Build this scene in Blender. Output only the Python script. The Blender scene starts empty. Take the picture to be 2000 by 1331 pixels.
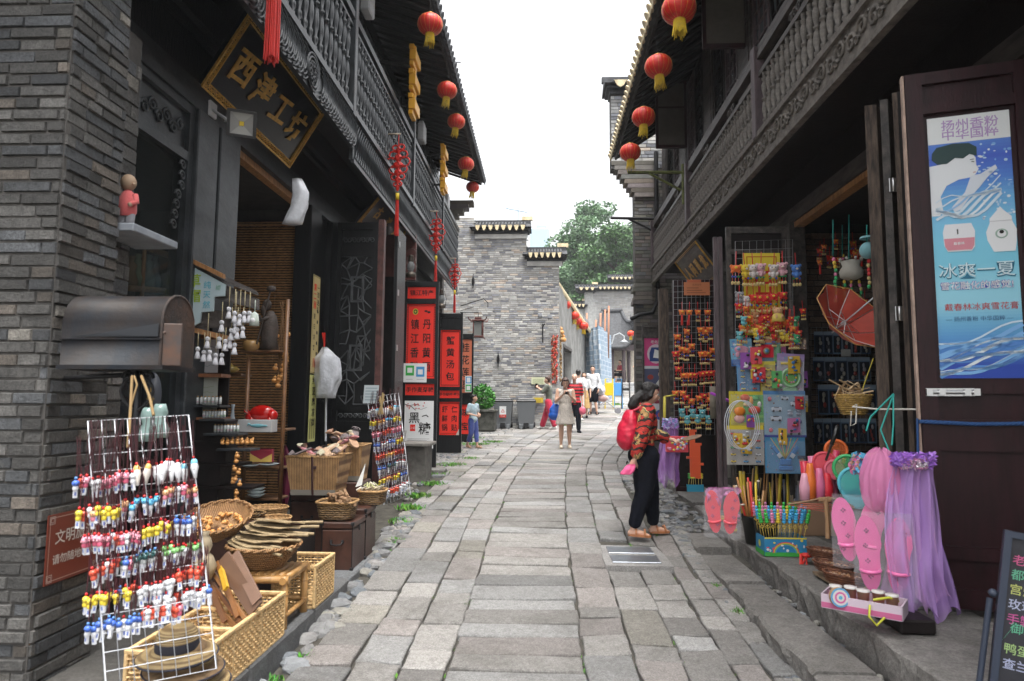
import bpy,bmesh,math,random
from math import sin,cos,pi,radians,atan,atan2,sqrt,hypot
from mathutils import Vector,Matrix,noise,Euler
V=Vector
random.seed(7)
S=bpy.context.scene
COL=S.collection
# camera, sky, sun, exposure
FPX=1300.0
PITCH=atan(123.5/FPX);YAW=atan(62/hypot(FPX,123.5));ROLL=0.007
cam_d=bpy.data.cameras.new('camera');cam=bpy.data.objects.new('camera',cam_d);COL.objects.link(cam)
cam_d.sensor_width=36;cam_d.lens=36*FPX/2000;cam_d.clip_start=0.05;cam_d.clip_end=3000
cam.location=(0,0,1.6)
RC=Matrix.Rotation(YAW,3,'Z')@Matrix.Rotation(pi/2+PITCH,3,'X')@Matrix.Rotation(ROLL,3,'Z')
cam.rotation_euler=RC.to_euler()
S.camera=cam
cam_d.dof.use_dof=True;cam_d.dof.focus_distance=10.0;cam_d.dof.aperture_fstop=3.2
w=bpy.data.worlds.new('World');S.world=w;w.use_nodes=True
nt=w.node_tree;nt.nodes.clear()
SUN_EL,SUN_AZ=radians(74),radians(165)
sky=nt.nodes.new('ShaderNodeTexSky');sky.sky_type='NISHITA';sky.sun_disc=False
sky.sun_elevation=SUN_EL;sky.sun_rotation=SUN_AZ;sky.dust_density=6.0;sky.air_density=1.2;sky.altitude=0
hs=nt.nodes.new('ShaderNodeHueSaturation');hs.inputs['Saturation'].default_value=0.12
bg=nt.nodes.new('ShaderNodeBackground');bg.inputs['Strength'].default_value=0.15
out=nt.nodes.new('ShaderNodeOutputWorld')
nt.links.new(sky.outputs[0],hs.inputs['Color']);nt.links.new(hs.outputs[0],bg.inputs[0]);nt.links.new(bg.outputs[0],out.inputs[0])
sd=bpy.data.lights.new('sun','SUN');sd.energy=1.1;sd.angle=radians(18);sd.color=(1,.965,.91)
sun=bpy.data.objects.new('sun',sd);COL.objects.link(sun)
sv=V((sin(SUN_AZ)*cos(SUN_EL),cos(SUN_AZ)*cos(SUN_EL),sin(SUN_EL)))
sun.rotation_euler=sv.to_track_quat('Z','Y').to_euler()
S.view_settings.view_transform='Standard';S.view_settings.look='None'
S.view_settings.exposure=1.68;S.view_settings.gamma=1
S.cycles.max_bounces=6;S.cycles.diffuse_bounces=4;S.cycles.transparent_max_bounces=12
S.cycles.use_denoising=True
# pixel -> point helpers (photo pixels, 2000 wide)
def ray(px,py):
 return RC@V(((px-1000)/FPX,-(py-665.5)/FPX,-1))
def W(px,py,Y):
 r=ray(px,py);return V((0,0,1.6))+r*(Y/r.y)
def WX(px,py,X):
 r=ray(px,py);return V((0,0,1.6))+r*(X/r.x)
def WZ(px,py,Z):
 r=ray(px,py);return V((0,0,1.6))+r*((Z-1.6)/r.z)
def lerp(a,b,t):return a+(b-a)*t
def interp(tab,y):
 if y<=tab[0][0]:return tab[0][1]
 for(a,b),(c,d)in zip(tab,tab[1:]):
  if y<=c:return b+(d-b)*(y-a)/(c-a)
 return tab[-1][1]
GT=[(-8,-.12),(4,0),(5.5,.07),(6.6,.15),(7.3,.23),(10,.36),(15.3,.58),(21,.86),(24.5,1.24),(28,1.62),(30,1.86),(33,2.05),(38,2.2),(400,2.2)]
CT=[(-8,-.165),(7,-.165),(10,-.1),(12,0),(15.4,.32),(18,.8),(22.5,1.75),(26,2.6),(30,3.6),(36,5)]
def smooth(tab,y,h=.8):return(interp(tab,y-h)+2*interp(tab,y)+interp(tab,y+h))/4
def g(y):return smooth(GT,y)
def cx(y):return smooth(CT,y,1.5)
# materials
MATS={}
def mat(name,col=(.5,.5,.5),rough=.7,tint=False,var=.0,vscale=8,bump=0,bscale=40,metal=0,alpha=1,emit=0,stretch=(1,1,1),col2=None,spec=.5,sheen=0,trans=0):
 """one procedural material: base colour (optionally times the 'tint' attribute), noise variation and bump"""
 if name in MATS:return MATS[name]
 m=bpy.data.materials.new(name);m.use_nodes=True;n=m.node_tree.nodes;l=m.node_tree.links
 b=n['Principled BSDF'];MATS[name]=m
 b.inputs['Roughness'].default_value=rough;b.inputs['Metallic'].default_value=metal
 b.inputs['Specular IOR Level'].default_value=spec
 if sheen:b.inputs['Sheen Weight'].default_value=sheen
 if trans:b.inputs['Transmission Weight'].default_value=trans
 c4=(*col,1)
 cur=None
 if var or bump or col2:
  tc=n.new('ShaderNodeTexCoord');mp=n.new('ShaderNodeMapping');mp.inputs['Scale'].default_value=stretch
  l.new(tc.outputs['Object'],mp.inputs[0])
 if var or col2:
  nz=n.new('ShaderNodeTexNoise');nz.inputs['Scale'].default_value=vscale;nz.inputs['Detail'].default_value=6;nz.inputs['Roughness'].default_value=.65
  l.new(mp.outputs[0],nz.inputs['Vector'])
  cr=n.new('ShaderNodeValToRGB');l.new(nz.outputs[0],cr.inputs[0])
  cr.color_ramp.elements[0].position=.35;cr.color_ramp.elements[1].position=.65
  a=col2 if col2 else tuple(max(0,x*(1-var))for x in col)
  bb=col if col2 else tuple(min(1,x*(1+var))for x in col)
  cr.color_ramp.elements[0].color=(*a,1);cr.color_ramp.elements[1].color=(*bb,1)
  cur=cr.outputs[0]
 if tint:
  at=n.new('ShaderNodeAttribute');at.attribute_name='tint'
  if cur is None and col==(1,1,1):cur=at.outputs['Color']
  else :
   mx=n.new('ShaderNodeMix');mx.data_type='RGBA';mx.blend_type='MULTIPLY';mx.inputs[0].default_value=1
   if cur is not None:l.new(cur,mx.inputs[6])
   else :mx.inputs[6].default_value=c4
   l.new(at.outputs['Color'],mx.inputs[7]);cur=mx.outputs[2]
 if cur is not None:l.new(cur,b.inputs['Base Color'])
 else :b.inputs['Base Color'].default_value=c4
 if bump:
  nb=n.new('ShaderNodeTexNoise');nb.inputs['Scale'].default_value=bscale;nb.inputs['Detail'].default_value=8;nb.inputs['Roughness'].default_value=.7
  l.new(mp.outputs[0],nb.inputs['Vector'])
  bp=n.new('ShaderNodeBump');bp.inputs['Strength'].default_value=min(1,bump);bp.inputs['Distance'].default_value=.01*max(1,bump)
  l.new(nb.outputs[0],bp.inputs['Height']);l.new(bp.outputs[0],b.inputs['Normal'])
 if alpha<1:b.inputs['Alpha'].default_value=alpha
 if emit:l.new(cur,b.inputs['Emission Color'])if cur else None;b.inputs['Emission Color'].default_value=c4;b.inputs['Emission Strength'].default_value=emit
 return m
def rocky(name,fine=90,cell=30,stain=2.2,rough=.8,bump=1.0,dist=.006,lo=.45,hi=1.45,dirt=(.055,.05,.04),dirtamt=.55):
 """weathered stone or brick: tint attribute x speckle, with broad stains and chisel-rough relief"""
 m=bpy.data.materials.new(name);m.use_nodes=True;n=m.node_tree.nodes;l=m.node_tree.links;b=n['Principled BSDF'];MATS[name]=m
 tc=n.new('ShaderNodeTexCoord');at=n.new('ShaderNodeAttribute');at.attribute_name='tint'
 def nz(sc,det=5,ro=.7):q=n.new('ShaderNodeTexNoise');q.inputs['Scale'].default_value=sc;q.inputs['Detail'].default_value=det;q.inputs['Roughness'].default_value=ro;l.new(tc.outputs['Object'],q.inputs[0]);return q.outputs[0]
 def rng(x,a,b_,c,d):q=n.new('ShaderNodeMapRange');l.new(x,q.inputs[0]);[setattr(q.inputs[k+1],'default_value',v)for k,v in enumerate((a,b_,c,d))];return q.outputs[0]
 def mix(fac,A,B,mode='MIX'):
  q=n.new('ShaderNodeMix');q.data_type='RGBA';q.blend_type=mode
  if hasattr(fac,'links'):l.new(fac,q.inputs[0])
  else :q.inputs[0].default_value=fac
  for k,x in((6,A),(7,B)):
   if hasattr(x,'links'):l.new(x,q.inputs[k])
   else :q.inputs[k].default_value=(*x,1)
  return q.outputs[2]
 f=nz(fine,4,.8);c=nz(cell,6,.75);st=nz(stain,7,.7);s2=nz(stain*4.3,5,.7)
 sp=n.new('ShaderNodeCombineColor');r=rng(f,.3,.7,lo,hi);[l.new(r,sp.inputs[k])for k in range(3)]
 sp2=n.new('ShaderNodeCombineColor');r2=rng(c,.3,.7,.72,1.28);[l.new(r2,sp2.inputs[k])for k in range(3)]
 col=mix(1,mix(1,at.outputs['Color'],sp.outputs[0],'MULTIPLY'),sp2.outputs[0],'MULTIPLY')
 col=mix(rng(st,.48,.72,0,dirtamt),col,dirt);col=mix(rng(s2,.60,.74,0,dirtamt*.6),col,(.16,.15,.135))
 l.new(col,b.inputs['Base Color']);l.new(rng(st,.35,.65,rough-.2,rough+.08),b.inputs['Roughness'])
 ad=n.new('ShaderNodeMath');ad.operation='MULTIPLY_ADD';l.new(c,ad.inputs[0]);ad.inputs[1].default_value=1.6;l.new(f,ad.inputs[2])
 bp=n.new('ShaderNodeBump');bp.inputs['Strength'].default_value=bump;bp.inputs['Distance'].default_value=dist;l.new(ad.outputs[0],bp.inputs['Height']);l.new(bp.outputs[0],b.inputs['Normal'])
 return m
def striped(name,col,col2,scale,axis='Z',rough=.6,bump=.6,wob=1.5,var=.15):
 """slatted / woven surface: wave bands across one axis"""
 if name in MATS:return MATS[name]
 m=mat(name,col,rough);n=m.node_tree.nodes;l=m.node_tree.links;b=n['Principled BSDF']
 tc=n.new('ShaderNodeTexCoord');wv=n.new('ShaderNodeTexWave');wv.bands_direction=axis;wv.inputs['Scale'].default_value=scale
 wv.inputs['Distortion'].default_value=wob;wv.inputs['Detail'].default_value=2;wv.inputs['Detail Scale'].default_value=3
 l.new(tc.outputs['Object'],wv.inputs[0])
 cr=n.new('ShaderNodeValToRGB');l.new(wv.outputs[0],cr.inputs[0])
 cr.color_ramp.elements[0].color=(*col2,1);cr.color_ramp.elements[1].color=(*col,1);cr.color_ramp.elements[0].position=.1;cr.color_ramp.elements[1].position=.5
 nz=n.new('ShaderNodeTexNoise');nz.inputs['Scale'].default_value=14;l.new(tc.outputs['Object'],nz.inputs[0])
 mx=n.new('ShaderNodeMix');mx.data_type='RGBA';mx.blend_type='MULTIPLY';mx.inputs[0].default_value=.7
 l.new(cr.outputs[0],mx.inputs[6]);l.new(nz.outputs[0],mx.inputs[7])
 br=n.new('ShaderNodeBrightContrast');br.inputs['Bright'].default_value=.0;l.new(mx.outputs[2],br.inputs[0]);l.new(br.outputs[0],b.inputs['Base Color'])
 bp=n.new('ShaderNodeBump');bp.inputs['Strength'].default_value=bump;bp.inputs['Distance'].default_value=.01
 l.new(wv.outputs[0],bp.inputs['Height']);l.new(bp.outputs[0],b.inputs['Normal'])
 return m
BRICK=rocky('grey_brick',70,17,1.3,.88,1.0,.010,.5,1.5,dirt=(.02,.02,.02),dirtamt=.6)
BRICKF=mat('grey_brick_far',(1,1,1),.9,tint=True,var=.25,vscale=6,bump=.8,bscale=30)
MORTAR=mat('mortar',(.07,.065,.06),.95,var=.3,bump=.6)
MORTARL=mat('lime_mortar',(.30,.28,.25),.95,var=.25,vscale=4,bump=.6)
STONE=rocky('paving_stone',95,26,1.6,.72,1.0,.010,.5,1.5,dirtamt=.5)
PLINTH=mat('plinth_stone',(.19,.175,.155),.85,var=.45,vscale=5,bump=1.5,bscale=22)
DIRT=mat('joint_soil',(.06,.055,.045),1,var=.4,bump=1,bscale=30)
GRASS=mat('grass',(1,1,1),.8,tint=True)
BLACKWOOD=mat('black_stained_wood',(.006,.0068,.008),.34,spec=.42,var=.45,vscale=6,stretch=(3,3,.4),bump=.5,bscale=18)
BLACKWOOD2=mat('grey_black_wood',(.025,.029,.033),.34,spec=.6,var=.6,vscale=5,stretch=(3,.5,1),bump=.5,bscale=16)
BROWNWOOD=mat('weathered_brown_wood',(.056,.047,.042),.5,var=.6,vscale=7,stretch=(2,.5,2),bump=.7,bscale=20)
DARKBROWN=mat('dark_brown_wood',(.011,.008,.008),.55,spec=.25,var=.4,vscale=6,bump=.4)
MAROON=mat('maroon_lacquer',(.020,.0042,.006),.42,spec=.3,var=.35,vscale=5,stretch=(3,3,.5),bump=.25,bscale=20)
PLUM=mat('plum_painted_wood',(.09,.066,.072),.55,var=.4,vscale=7,stretch=(2,2,.5),bump=.4)
RAWWOOD=mat('raw_orange_wood',(.33,.16,.06),.6,var=.35,vscale=9,stretch=(4,4,.6),bump=.3)
OLDWOOD=mat('worn_wood_edge',(.16,.115,.085),.7,col2=(.03,.022,.02),vscale=6,stretch=(6,6,.8),bump=.8)
IRON=mat('wrought_iron',(.02,.02,.022),.5,metal=.5)
STEEL=mat('mailbox_steel',(.011,.015,.021),.45,spec=.16,col2=(.022,.016,.013),vscale=5,bump=.4,bscale=14)
RUST=mat('rust',(.06,.03,.018),.85,col2=(.02,.018,.018),vscale=10,bump=.6)
CHROME=mat('bright_metal',(.6,.6,.6),.3,metal=1)
WIRE=mat('white_coated_wire',(.62,.64,.68),.4)
WIREG=mat('grey_wire',(.3,.31,.32),.4,metal=.6)
GOLD=mat('gold_leaf',(.62,.36,.07),.38,metal=.55,var=.25,vscale=20)
TILE=mat('roof_tile',(.045,.047,.052),.75,var=.4,vscale=8,bump=.6)
TILEL=mat('lime_tile_end',(.62,.52,.33),.8,var=.3,vscale=12)
PAINT=mat('coloured_paint',(1,1,1),.45,tint=True)
PLASTIC=mat('coloured_plastic',(1,1,1),.28,tint=True)
PAPER=mat('printed_paper',(1,1,1),.55,tint=True,spec=.3)
CLOTH=mat('coloured_cloth',(1,1,1),.85,tint=True,bump=.3,bscale=90,sheen=.2)
SKIN=mat('skin',(.55,.33,.235),.5,var=.06,vscale=5)
HAIR=mat('black_hair',(.010,.008,.008),.38,bump=.8,bscale=60,stretch=(3,3,.3))
GREYHAIR=mat('grey_hair',(.25,.22,.2),.6,bump=.8,bscale=60)
REDSILK=mat('red_silk',(.62,.02,.012),.45,var=.12,vscale=20)
YELLOWSILK=mat('yellow_silk',(.72,.5,.02),.6,var=.15)
GLASS=mat('shop_glass',(.02,.025,.025),.04,alpha=.45)
PGLASS=mat('window_glass',(.10,.12,.13),.06)
PLASTER=mat('white_plaster',(.55,.54,.52),.9,var=.2,vscale=3,bump=.4)
BAMBOO=mat('bamboo',(.42,.23,.08),.42,var=.3,vscale=8,stretch=(2,2,.5))
WICKER=mat('wicker',(.38,.22,.09),.6,tint=False,var=.45,vscale=40,bump=1.2,bscale=60)
RATTAN=mat('pale_rattan',(.62,.42,.2),.55,var=.25,vscale=30,bump=.8,bscale=50)
GOURD=mat('gourd',(.62,.30,.09),.4,var=.2,vscale=14)
BLIND=striped('bamboo_blind',(.52,.27,.10),(.03,.014,.008),9,'Z',var=.3)
BASKETM=striped('bamboo_strip_basket',(.52,.29,.12),(.24,.11,.04),26,'X',wob=.6,bump=.4)
WOVEN=striped('woven_basket',(.42,.25,.10),(.10,.05,.02),16,'Z',wob=4,bump=1)
LEAFM=mat('leaf',(1,1,1),.55,tint=True)
BARK=mat('bark',(.06,.045,.035),.9,var=.4,bump=1)
CERAMIC=mat('ceramic',(1,1,1),.15,tint=True)
TULLE=mat('tulle',(1,1,1),.7,tint=True,alpha=.45)
CELLO=mat('clear_wrap',(.8,.8,.85),.12,alpha=.07)
FLOOR=mat('shop_floor',(.05,.045,.04),.8,var=.3)
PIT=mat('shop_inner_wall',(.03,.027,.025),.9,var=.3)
# mesh builder
UP=V((0,0,1))
def basis(d):
 d=d.normalized();a=V((0,0,1))if abs(d.z)<.9 else V((1,0,0))
 u=d.cross(a).normalized();return u,d.cross(u).normalized()
TXT={}
def glyphs(s,bold=0):
 k=(s,bold)
 if k not in TXT:
  c=bpy.data.curves.new('t','FONT');c.body=s;c.size=1;c.align_x='CENTER';c.resolution_u=2;c.offset=bold
  o=bpy.data.objects.new('t',c);COL.objects.link(o);dg=bpy.context.evaluated_depsgraph_get()
  me=bpy.data.meshes.new_from_object(o.evaluated_get(dg))
  vs=[v.co.xy.copy()for v in me.vertices];fs=[tuple(p.vertices)for p in me.polygons]
  bpy.data.objects.remove(o);bpy.data.curves.remove(c);bpy.data.meshes.remove(me)
  if vs:
   x0=min(v.x for v in vs);x1=max(v.x for v in vs);y0=min(v.y for v in vs);y1=max(v.y for v in vs)
   vs=[V((v.x-(x0+x1)/2,v.y-(y0+y1)/2))for v in vs]
  else :x0=x1=y0=y1=0
  TXT[k]=(vs,fs,x1-x0,y1-y0)
 return TXT[k]
class MB:
 def __init__(s):s.v=[];s.f=[];s.t=[];s.mi=[];s.sm=[];s.c=(1,1,1);s.m=0;s.smooth=False;s.any=False
 def col(s,*c):
  s.c=c[0]if len(c)==1 else c;s.any=True;return s
 def add(s,vs,fs,smooth=None):
  o=len(s.v);s.v+=[V(v)for v in vs]
  for f in fs:
   s.f.append([i+o for i in f]);s.t.append(s.c);s.mi.append(s.m);s.sm.append(s.smooth if smooth is None else smooth)
  return s
 def quad(s,a,b,c,d):return s.add([a,b,c,d],[(0,1,2,3)])
 def box(s,c,size,rot=None,u=None,v=None,w=None):
  c=V(c);x,y,z=[q/2 for q in size]
  A=rot if rot is not None else Matrix.Identity(3)
  if u is not None:A=Matrix((V(u).normalized(),V(v).normalized(),V(w).normalized())).transposed()
  vs=[c+A@V((i*x,j*y,k*z))for k in(-1,1)for j in(-1,1)for i in(-1,1)]
  return s.add(vs,[(0,2,3,1),(4,5,7,6),(0,1,5,4),(2,6,7,3),(0,4,6,2),(1,3,7,5)])
 def bb(s,x0,x1,y0,y1,z0,z1):return s.box(((x0+x1)/2,(y0+y1)/2,(z0+z1)/2),(abs(x1-x0),abs(y1-y0),abs(z1-z0)))
 def bbox(s,c,size,bev=.01,rot=None):
  """box with chamfered edges"""
  c=V(c);hx,hy,hz=[q/2 for q in size];b=min(bev,hx*.9,hy*.9,hz*.9);A=rot if rot is not None else Matrix.Identity(3)
  bm=bmesh.new();bmesh.ops.create_cube(bm,size=2)
  for q in bm.verts:q.co=V((q.co.x*hx,q.co.y*hy,q.co.z*hz))
  bmesh.ops.bevel(bm,geom=bm.edges[:]+bm.verts[:],offset=b,segments=1,profile=.5,affect='EDGES')
  bm.verts.index_update()
  vs=[c+A@q.co for q in bm.verts];fs=[[q.index for q in f.verts]for f in bm.faces];bm.free()
  return s.add(vs,fs)
 def cyl(s,a,b,r0,r1=None,n=8,cap=True,smooth=True):
  a=V(a);b=V(b);r1=r0 if r1 is None else r1;u,w=basis(b-a)
  vs=[a+(u*cos(2*pi*i/n)+w*sin(2*pi*i/n))*r0 for i in range(n)]+[b+(u*cos(2*pi*i/n)+w*sin(2*pi*i/n))*r1 for i in range(n)]
  s.add(vs,[(i,(i+1)%n,n+(i+1)%n,n+i)for i in range(n)],smooth)
  if cap:s.add([],[]);o=len(s.v)-2*n;s.f+=[[o+i for i in range(n)][::-1],[o+n+i for i in range(n)]];s.t+=[s.c]*2;s.mi+=[s.m]*2;s.sm+=[False]*2
  return s
 def tube(s,pts,r,n=6,close=False):
  pts=[V(p)for p in pts];k=len(pts);rs=r if isinstance(r,(list,tuple))else[r]*k
  vs=[];pu=None
  for i,p in enumerate(pts):
   d=(pts[(i+1)%k]-pts[i-1])if close else(pts[min(i+1,k-1)]-pts[max(i-1,0)])
   if d.length<1e-9:d=V((0,0,1))
   d.normalize()
   if pu is None:pu,_=basis(d)
   pu=(pu-d*pu.dot(d));pu=pu.normalized()if pu.length>1e-6 else basis(d)[0];w=d.cross(pu)
   vs+=[p+(pu*cos(2*pi*j/n)+w*sin(2*pi*j/n))*rs[i]for j in range(n)]
  m=k if close else k-1
  return s.add(vs,[(i*n+j,i*n+(j+1)%n,((i+1)%k)*n+(j+1)%n,((i+1)%k)*n+j)for i in range(m)for j in range(n)],True)
 def lathe(s,prof,base=(0,0,0),n=12,axis=None,sx=1,sy=1):
  """prof: (radius, height) pairs turned about the vertical"""
  base=V(base);vs=[]
  for r,h in prof:
   for j in range(n):
    p=V((r*cos(2*pi*j/n)*sx,r*sin(2*pi*j/n)*sy,h))
    if axis is not None:p=axis@p
    vs.append(base+p)
  return s.add(vs,[(i*n+j,i*n+(j+1)%n,(i+1)*n+(j+1)%n,(i+1)*n+j)for i in range(len(prof)-1)for j in range(n)],True)
 def ball(s,c,r,n=8,m=6,rot=None):
  c=V(c);r=(r,r,r)if not isinstance(r,(tuple,list))else r;vs=[]
  for i in range(1,m):
   a=pi*i/m
   for j in range(n):
    b=2*pi*j/n;vs.append(V((sin(a)*cos(b)*r[0],sin(a)*sin(b)*r[1],cos(a)*r[2])))
  vs+=[V((0,0,r[2])),V((0,0,-r[2]))]
  if rot is not None:vs=[rot@p for p in vs]
  vs=[c+p for p in vs];t=len(vs)-2
  fs=[(i*n+j,(i+1)*n+j,(i+1)*n+(j+1)%n,i*n+(j+1)%n)for i in range(m-2)for j in range(n)]
  fs+=[(t,j,(j+1)%n)for j in range(n)]+[(t+1,(m-2)*n+(j+1)%n,(m-2)*n+j)for j in range(n)]
  return s.add(vs,fs,True)
 def prism(s,pts,d):
  """planar outline (3-D points, in order) extruded by vector d"""
  n=len(pts);pts=[V(p)for p in pts];d=V(d)
  return s.add(pts+[p+d for p in pts],[list(range(n))[::-1],list(range(n,2*n))]+[(i,(i+1)%n,n+(i+1)%n,n+i)for i in range(n)])
 def text(s,txt,o,u,v,size,bold=0,wide=None,vert=False,gap=1.08):
  """writing in the plane of unit vectors u (right) and v (up), centred on o; vert stacks the characters downwards"""
  o=V(o);u=V(u).normalized();v=V(v).normalized()
  if vert:
   k=len(txt)
   for i,ch in enumerate(txt):s.text(ch,o-v*size*gap*(i-(k-1)/2),u,v,size,bold,wide)
   return s
  vs,fs,wd,ht=glyphs(txt,bold)
  sc=size*.95;sx=sc*(wide or 1)
  return s.add([o+u*p.x*sx+v*p.y*sc for p in vs],fs)
 def build(s,name,mats,parent=None,base=None):
  me=bpy.data.meshes.new(name)
  if parent is not None:off=WORLD.get(parent.name,V((0,0,0)))
  elif base is not None:off=V(base)
  else :off=V((0,0,0))
  me.from_pydata([v-off for v in s.v],[],s.f)
  mats=mats if isinstance(mats,(list,tuple))else[mats]
  for q in mats:me.materials.append(q)
  me.polygons.foreach_set('material_index',s.mi);me.polygons.foreach_set('use_smooth',s.sm)
  if s.any:
   at=me.color_attributes.new('tint','FLOAT_COLOR','CORNER');buf=[]
   for p,c in zip(me.polygons,s.t):buf+=[c[0],c[1],c[2],1.0]*p.loop_total
   at.data.foreach_set('color',buf)
  me.update()
  o=bpy.data.objects.new(name,me);COL.objects.link(o)
  if parent is not None:o.parent=parent;WORLD[o.name]=off.copy()
  else :o.location=off;WORLD[o.name]=off.copy()
  return o
WORLD={}
def tag(o,label=None,cat=None,group=None,kind=None):
 if label:o['label']=label
 if cat:o['category']=cat
 if group:o['group']=group
 if kind:o['kind']=kind
 return o
def thing(name,loc,label,cat,group=None):
 o=bpy.data.objects.new(name,None);COL.objects.link(o);o.location=loc;o.empty_display_size=.1;WORLD[o.name]=V(loc)
 return tag(o,label,cat,group)
def kids(o):return[c for c in COL.objects if c.parent==o]
def copy_tree(o,parent=None,tree=None):
 c=o.copy();COL.objects.link(c);c.parent=parent
 if tree is None:tree=o
 for ch in list(o.children):copy_tree(ch,c)
 return c
def place(proto,loc,rz=0,label=None,group=None,first=False,scale=1,rot=None):
 o=proto if first else copy_tree(proto)
 o.location=loc;o.rotation_euler=rot if rot is not None else(0,0,rz);o.scale=(scale,)*3 if not isinstance(scale,tuple)else scale
 if label:o['label']=label
 if group:o['group']=group
 return o
class Proto:
 """hands out the first object itself, then copies"""
 def __init__(s,o):s.o=o;s.used=False
 def __call__(s,*a,**k):
  r=place(s.o,*a,first=not s.used,**k)if not s.used else place(s.o,*a,**k);s.used=True;return r
def rnd(a,b):return random.uniform(a,b)
def grey(lo,hi,warm=0.03):
 k=rnd(lo,hi);w_=rnd(-warm,warm);return(k*(1+w_*2),k,k*(1-w_*2))
def brick_face(mb,o,u,v,nrm,Wd,H,inside=None,bh=.068,bl=.24,d=.012,pal=None,jit=.004,gap=.007):
 """courses of single bricks standing proud of a mortar bed on the plane o + u*x + v*z"""
 o=V(o);u=V(u).normalized();v=V(v).normalized();nrm=V(nrm).normalized()
 rows=int(H/bh)
 for r in range(rows):
  z0=r*bh;x=-rnd(0,bl)
  while x<Wd:
   L=bl*random.choice((1,1,.5,.75,1.05));x0=max(0,x);x1=min(Wd,x+L);x+=L
   if x1-x0<.03:continue
   if inside and not inside((x0+x1)/2,z0+bh/2):continue
   mb.c=pal();e=d+rnd(-jit,jit);gp=gap/2*rnd(.6,1.6)
   a0,a1,b0,b1=x0+gp,x1-gp,z0+gp+rnd(0,.004),z0+bh-gp
   bv=.004
   P=lambda X,Z,E:o+u*X+v*Z+nrm*E
   vs=[P(a0,b0,0),P(a1,b0,0),P(a1,b1,0),P(a0,b1,0),P(a0+bv,b0+bv,e),P(a1-bv,b0+bv,e+rnd(-.002,.002)),P(a1-bv,b1-bv,e),P(a0+bv,b1-bv,e)]
   mb.add(vs,[(4,5,6,7),(0,1,5,4),(1,2,6,5),(2,3,7,6),(3,0,4,7)]);mb.any=True
   # ground, paving
def terrain():
 mb=MB();xs=[-400,-60,-12,-6,-3,-1.5,0,1.5,3,6,12,60,400];ys=[-300,-60,-8,0,2,4,5,6,7,8,10,12,14,16,18,20,22,24,26,28,30,33,38,60,150,1500]
 vs=[(x,y,g(y)-.018)for y in ys for x in xs];n=len(xs)
 mb.add(vs,[(j*n+i,j*n+i+1,(j+1)*n+i+1,(j+1)*n+i)for j in range(len(ys)-1)for i in range(n-1)],True)
 return tag(mb.build('ground',DIRT),kind='structure')
terrain()
def slab(mb,a,b,c,d,h=.05,bev=.009,lift=0):
 """paving stone on four ground points a b c d (counter-clockwise), with worn rounded edges and an uneven face"""
 P=[V(p)for p in(a,b,c,d)];ce=sum(P,V((0,0,0)))/4;low=[];mid=[];top=[]
 pts=[]
 for i in range(4):
  A,B=P[i],P[(i+1)%4];k=3 if(B-A).length>.25 else 2
  for j in range(k):
   q=A.lerp(B,j/k)
   if j:q+=(q-ce).normalized()*rnd(-.012,.006)
   else :dd=ce-q;q=q+V((math.copysign(rnd(.0,.006),dd.x),math.copysign(rnd(.003,.009),dd.y),0))
   pts.append(q)
 n=len(pts);tl=(rnd(-.010,.010),rnd(-.010,.010))
 for q in pts:
  z=q.z+lift+rnd(-.002,.002)+tl[0]*(q.x-ce.x)*2+tl[1]*(q.y-ce.y)
  dr=(ce-q);dr.z=0;dr.normalize()
  low.append(V((q.x,q.y,z-h)));mid.append(V((q.x,q.y,z-bev*.9)));top.append(V((q.x,q.y,z))+dr*bev)
 m=V((ce.x,ce.y,sum(q.z for q in top)/n+rnd(-.002,.003)));
 mb.add(low+mid+top+[m],[(i,(i+1)%n,n+(i+1)%n,n+i)for i in range(n)]+[(n+i,n+(i+1)%n,2*n+(i+1)%n,2*n+i)for i in range(n)]+[(2*n+i,2*n+(i+1)%n,3*n)for i in range(n)],False)
def stonecol():
 k=rnd(.18,.285)*random.choice((1,1,1,.82,1.12));t=random.random()
 if t<.18:return(k*1.07,k*.98,k*.93)
 if t<.24:return(k*1.06,k*1.0,k*.88)
 if t<.55:return(k*1.01,k,k*.98)
 return(k*1.04,k*.995,k*.94)
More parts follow.
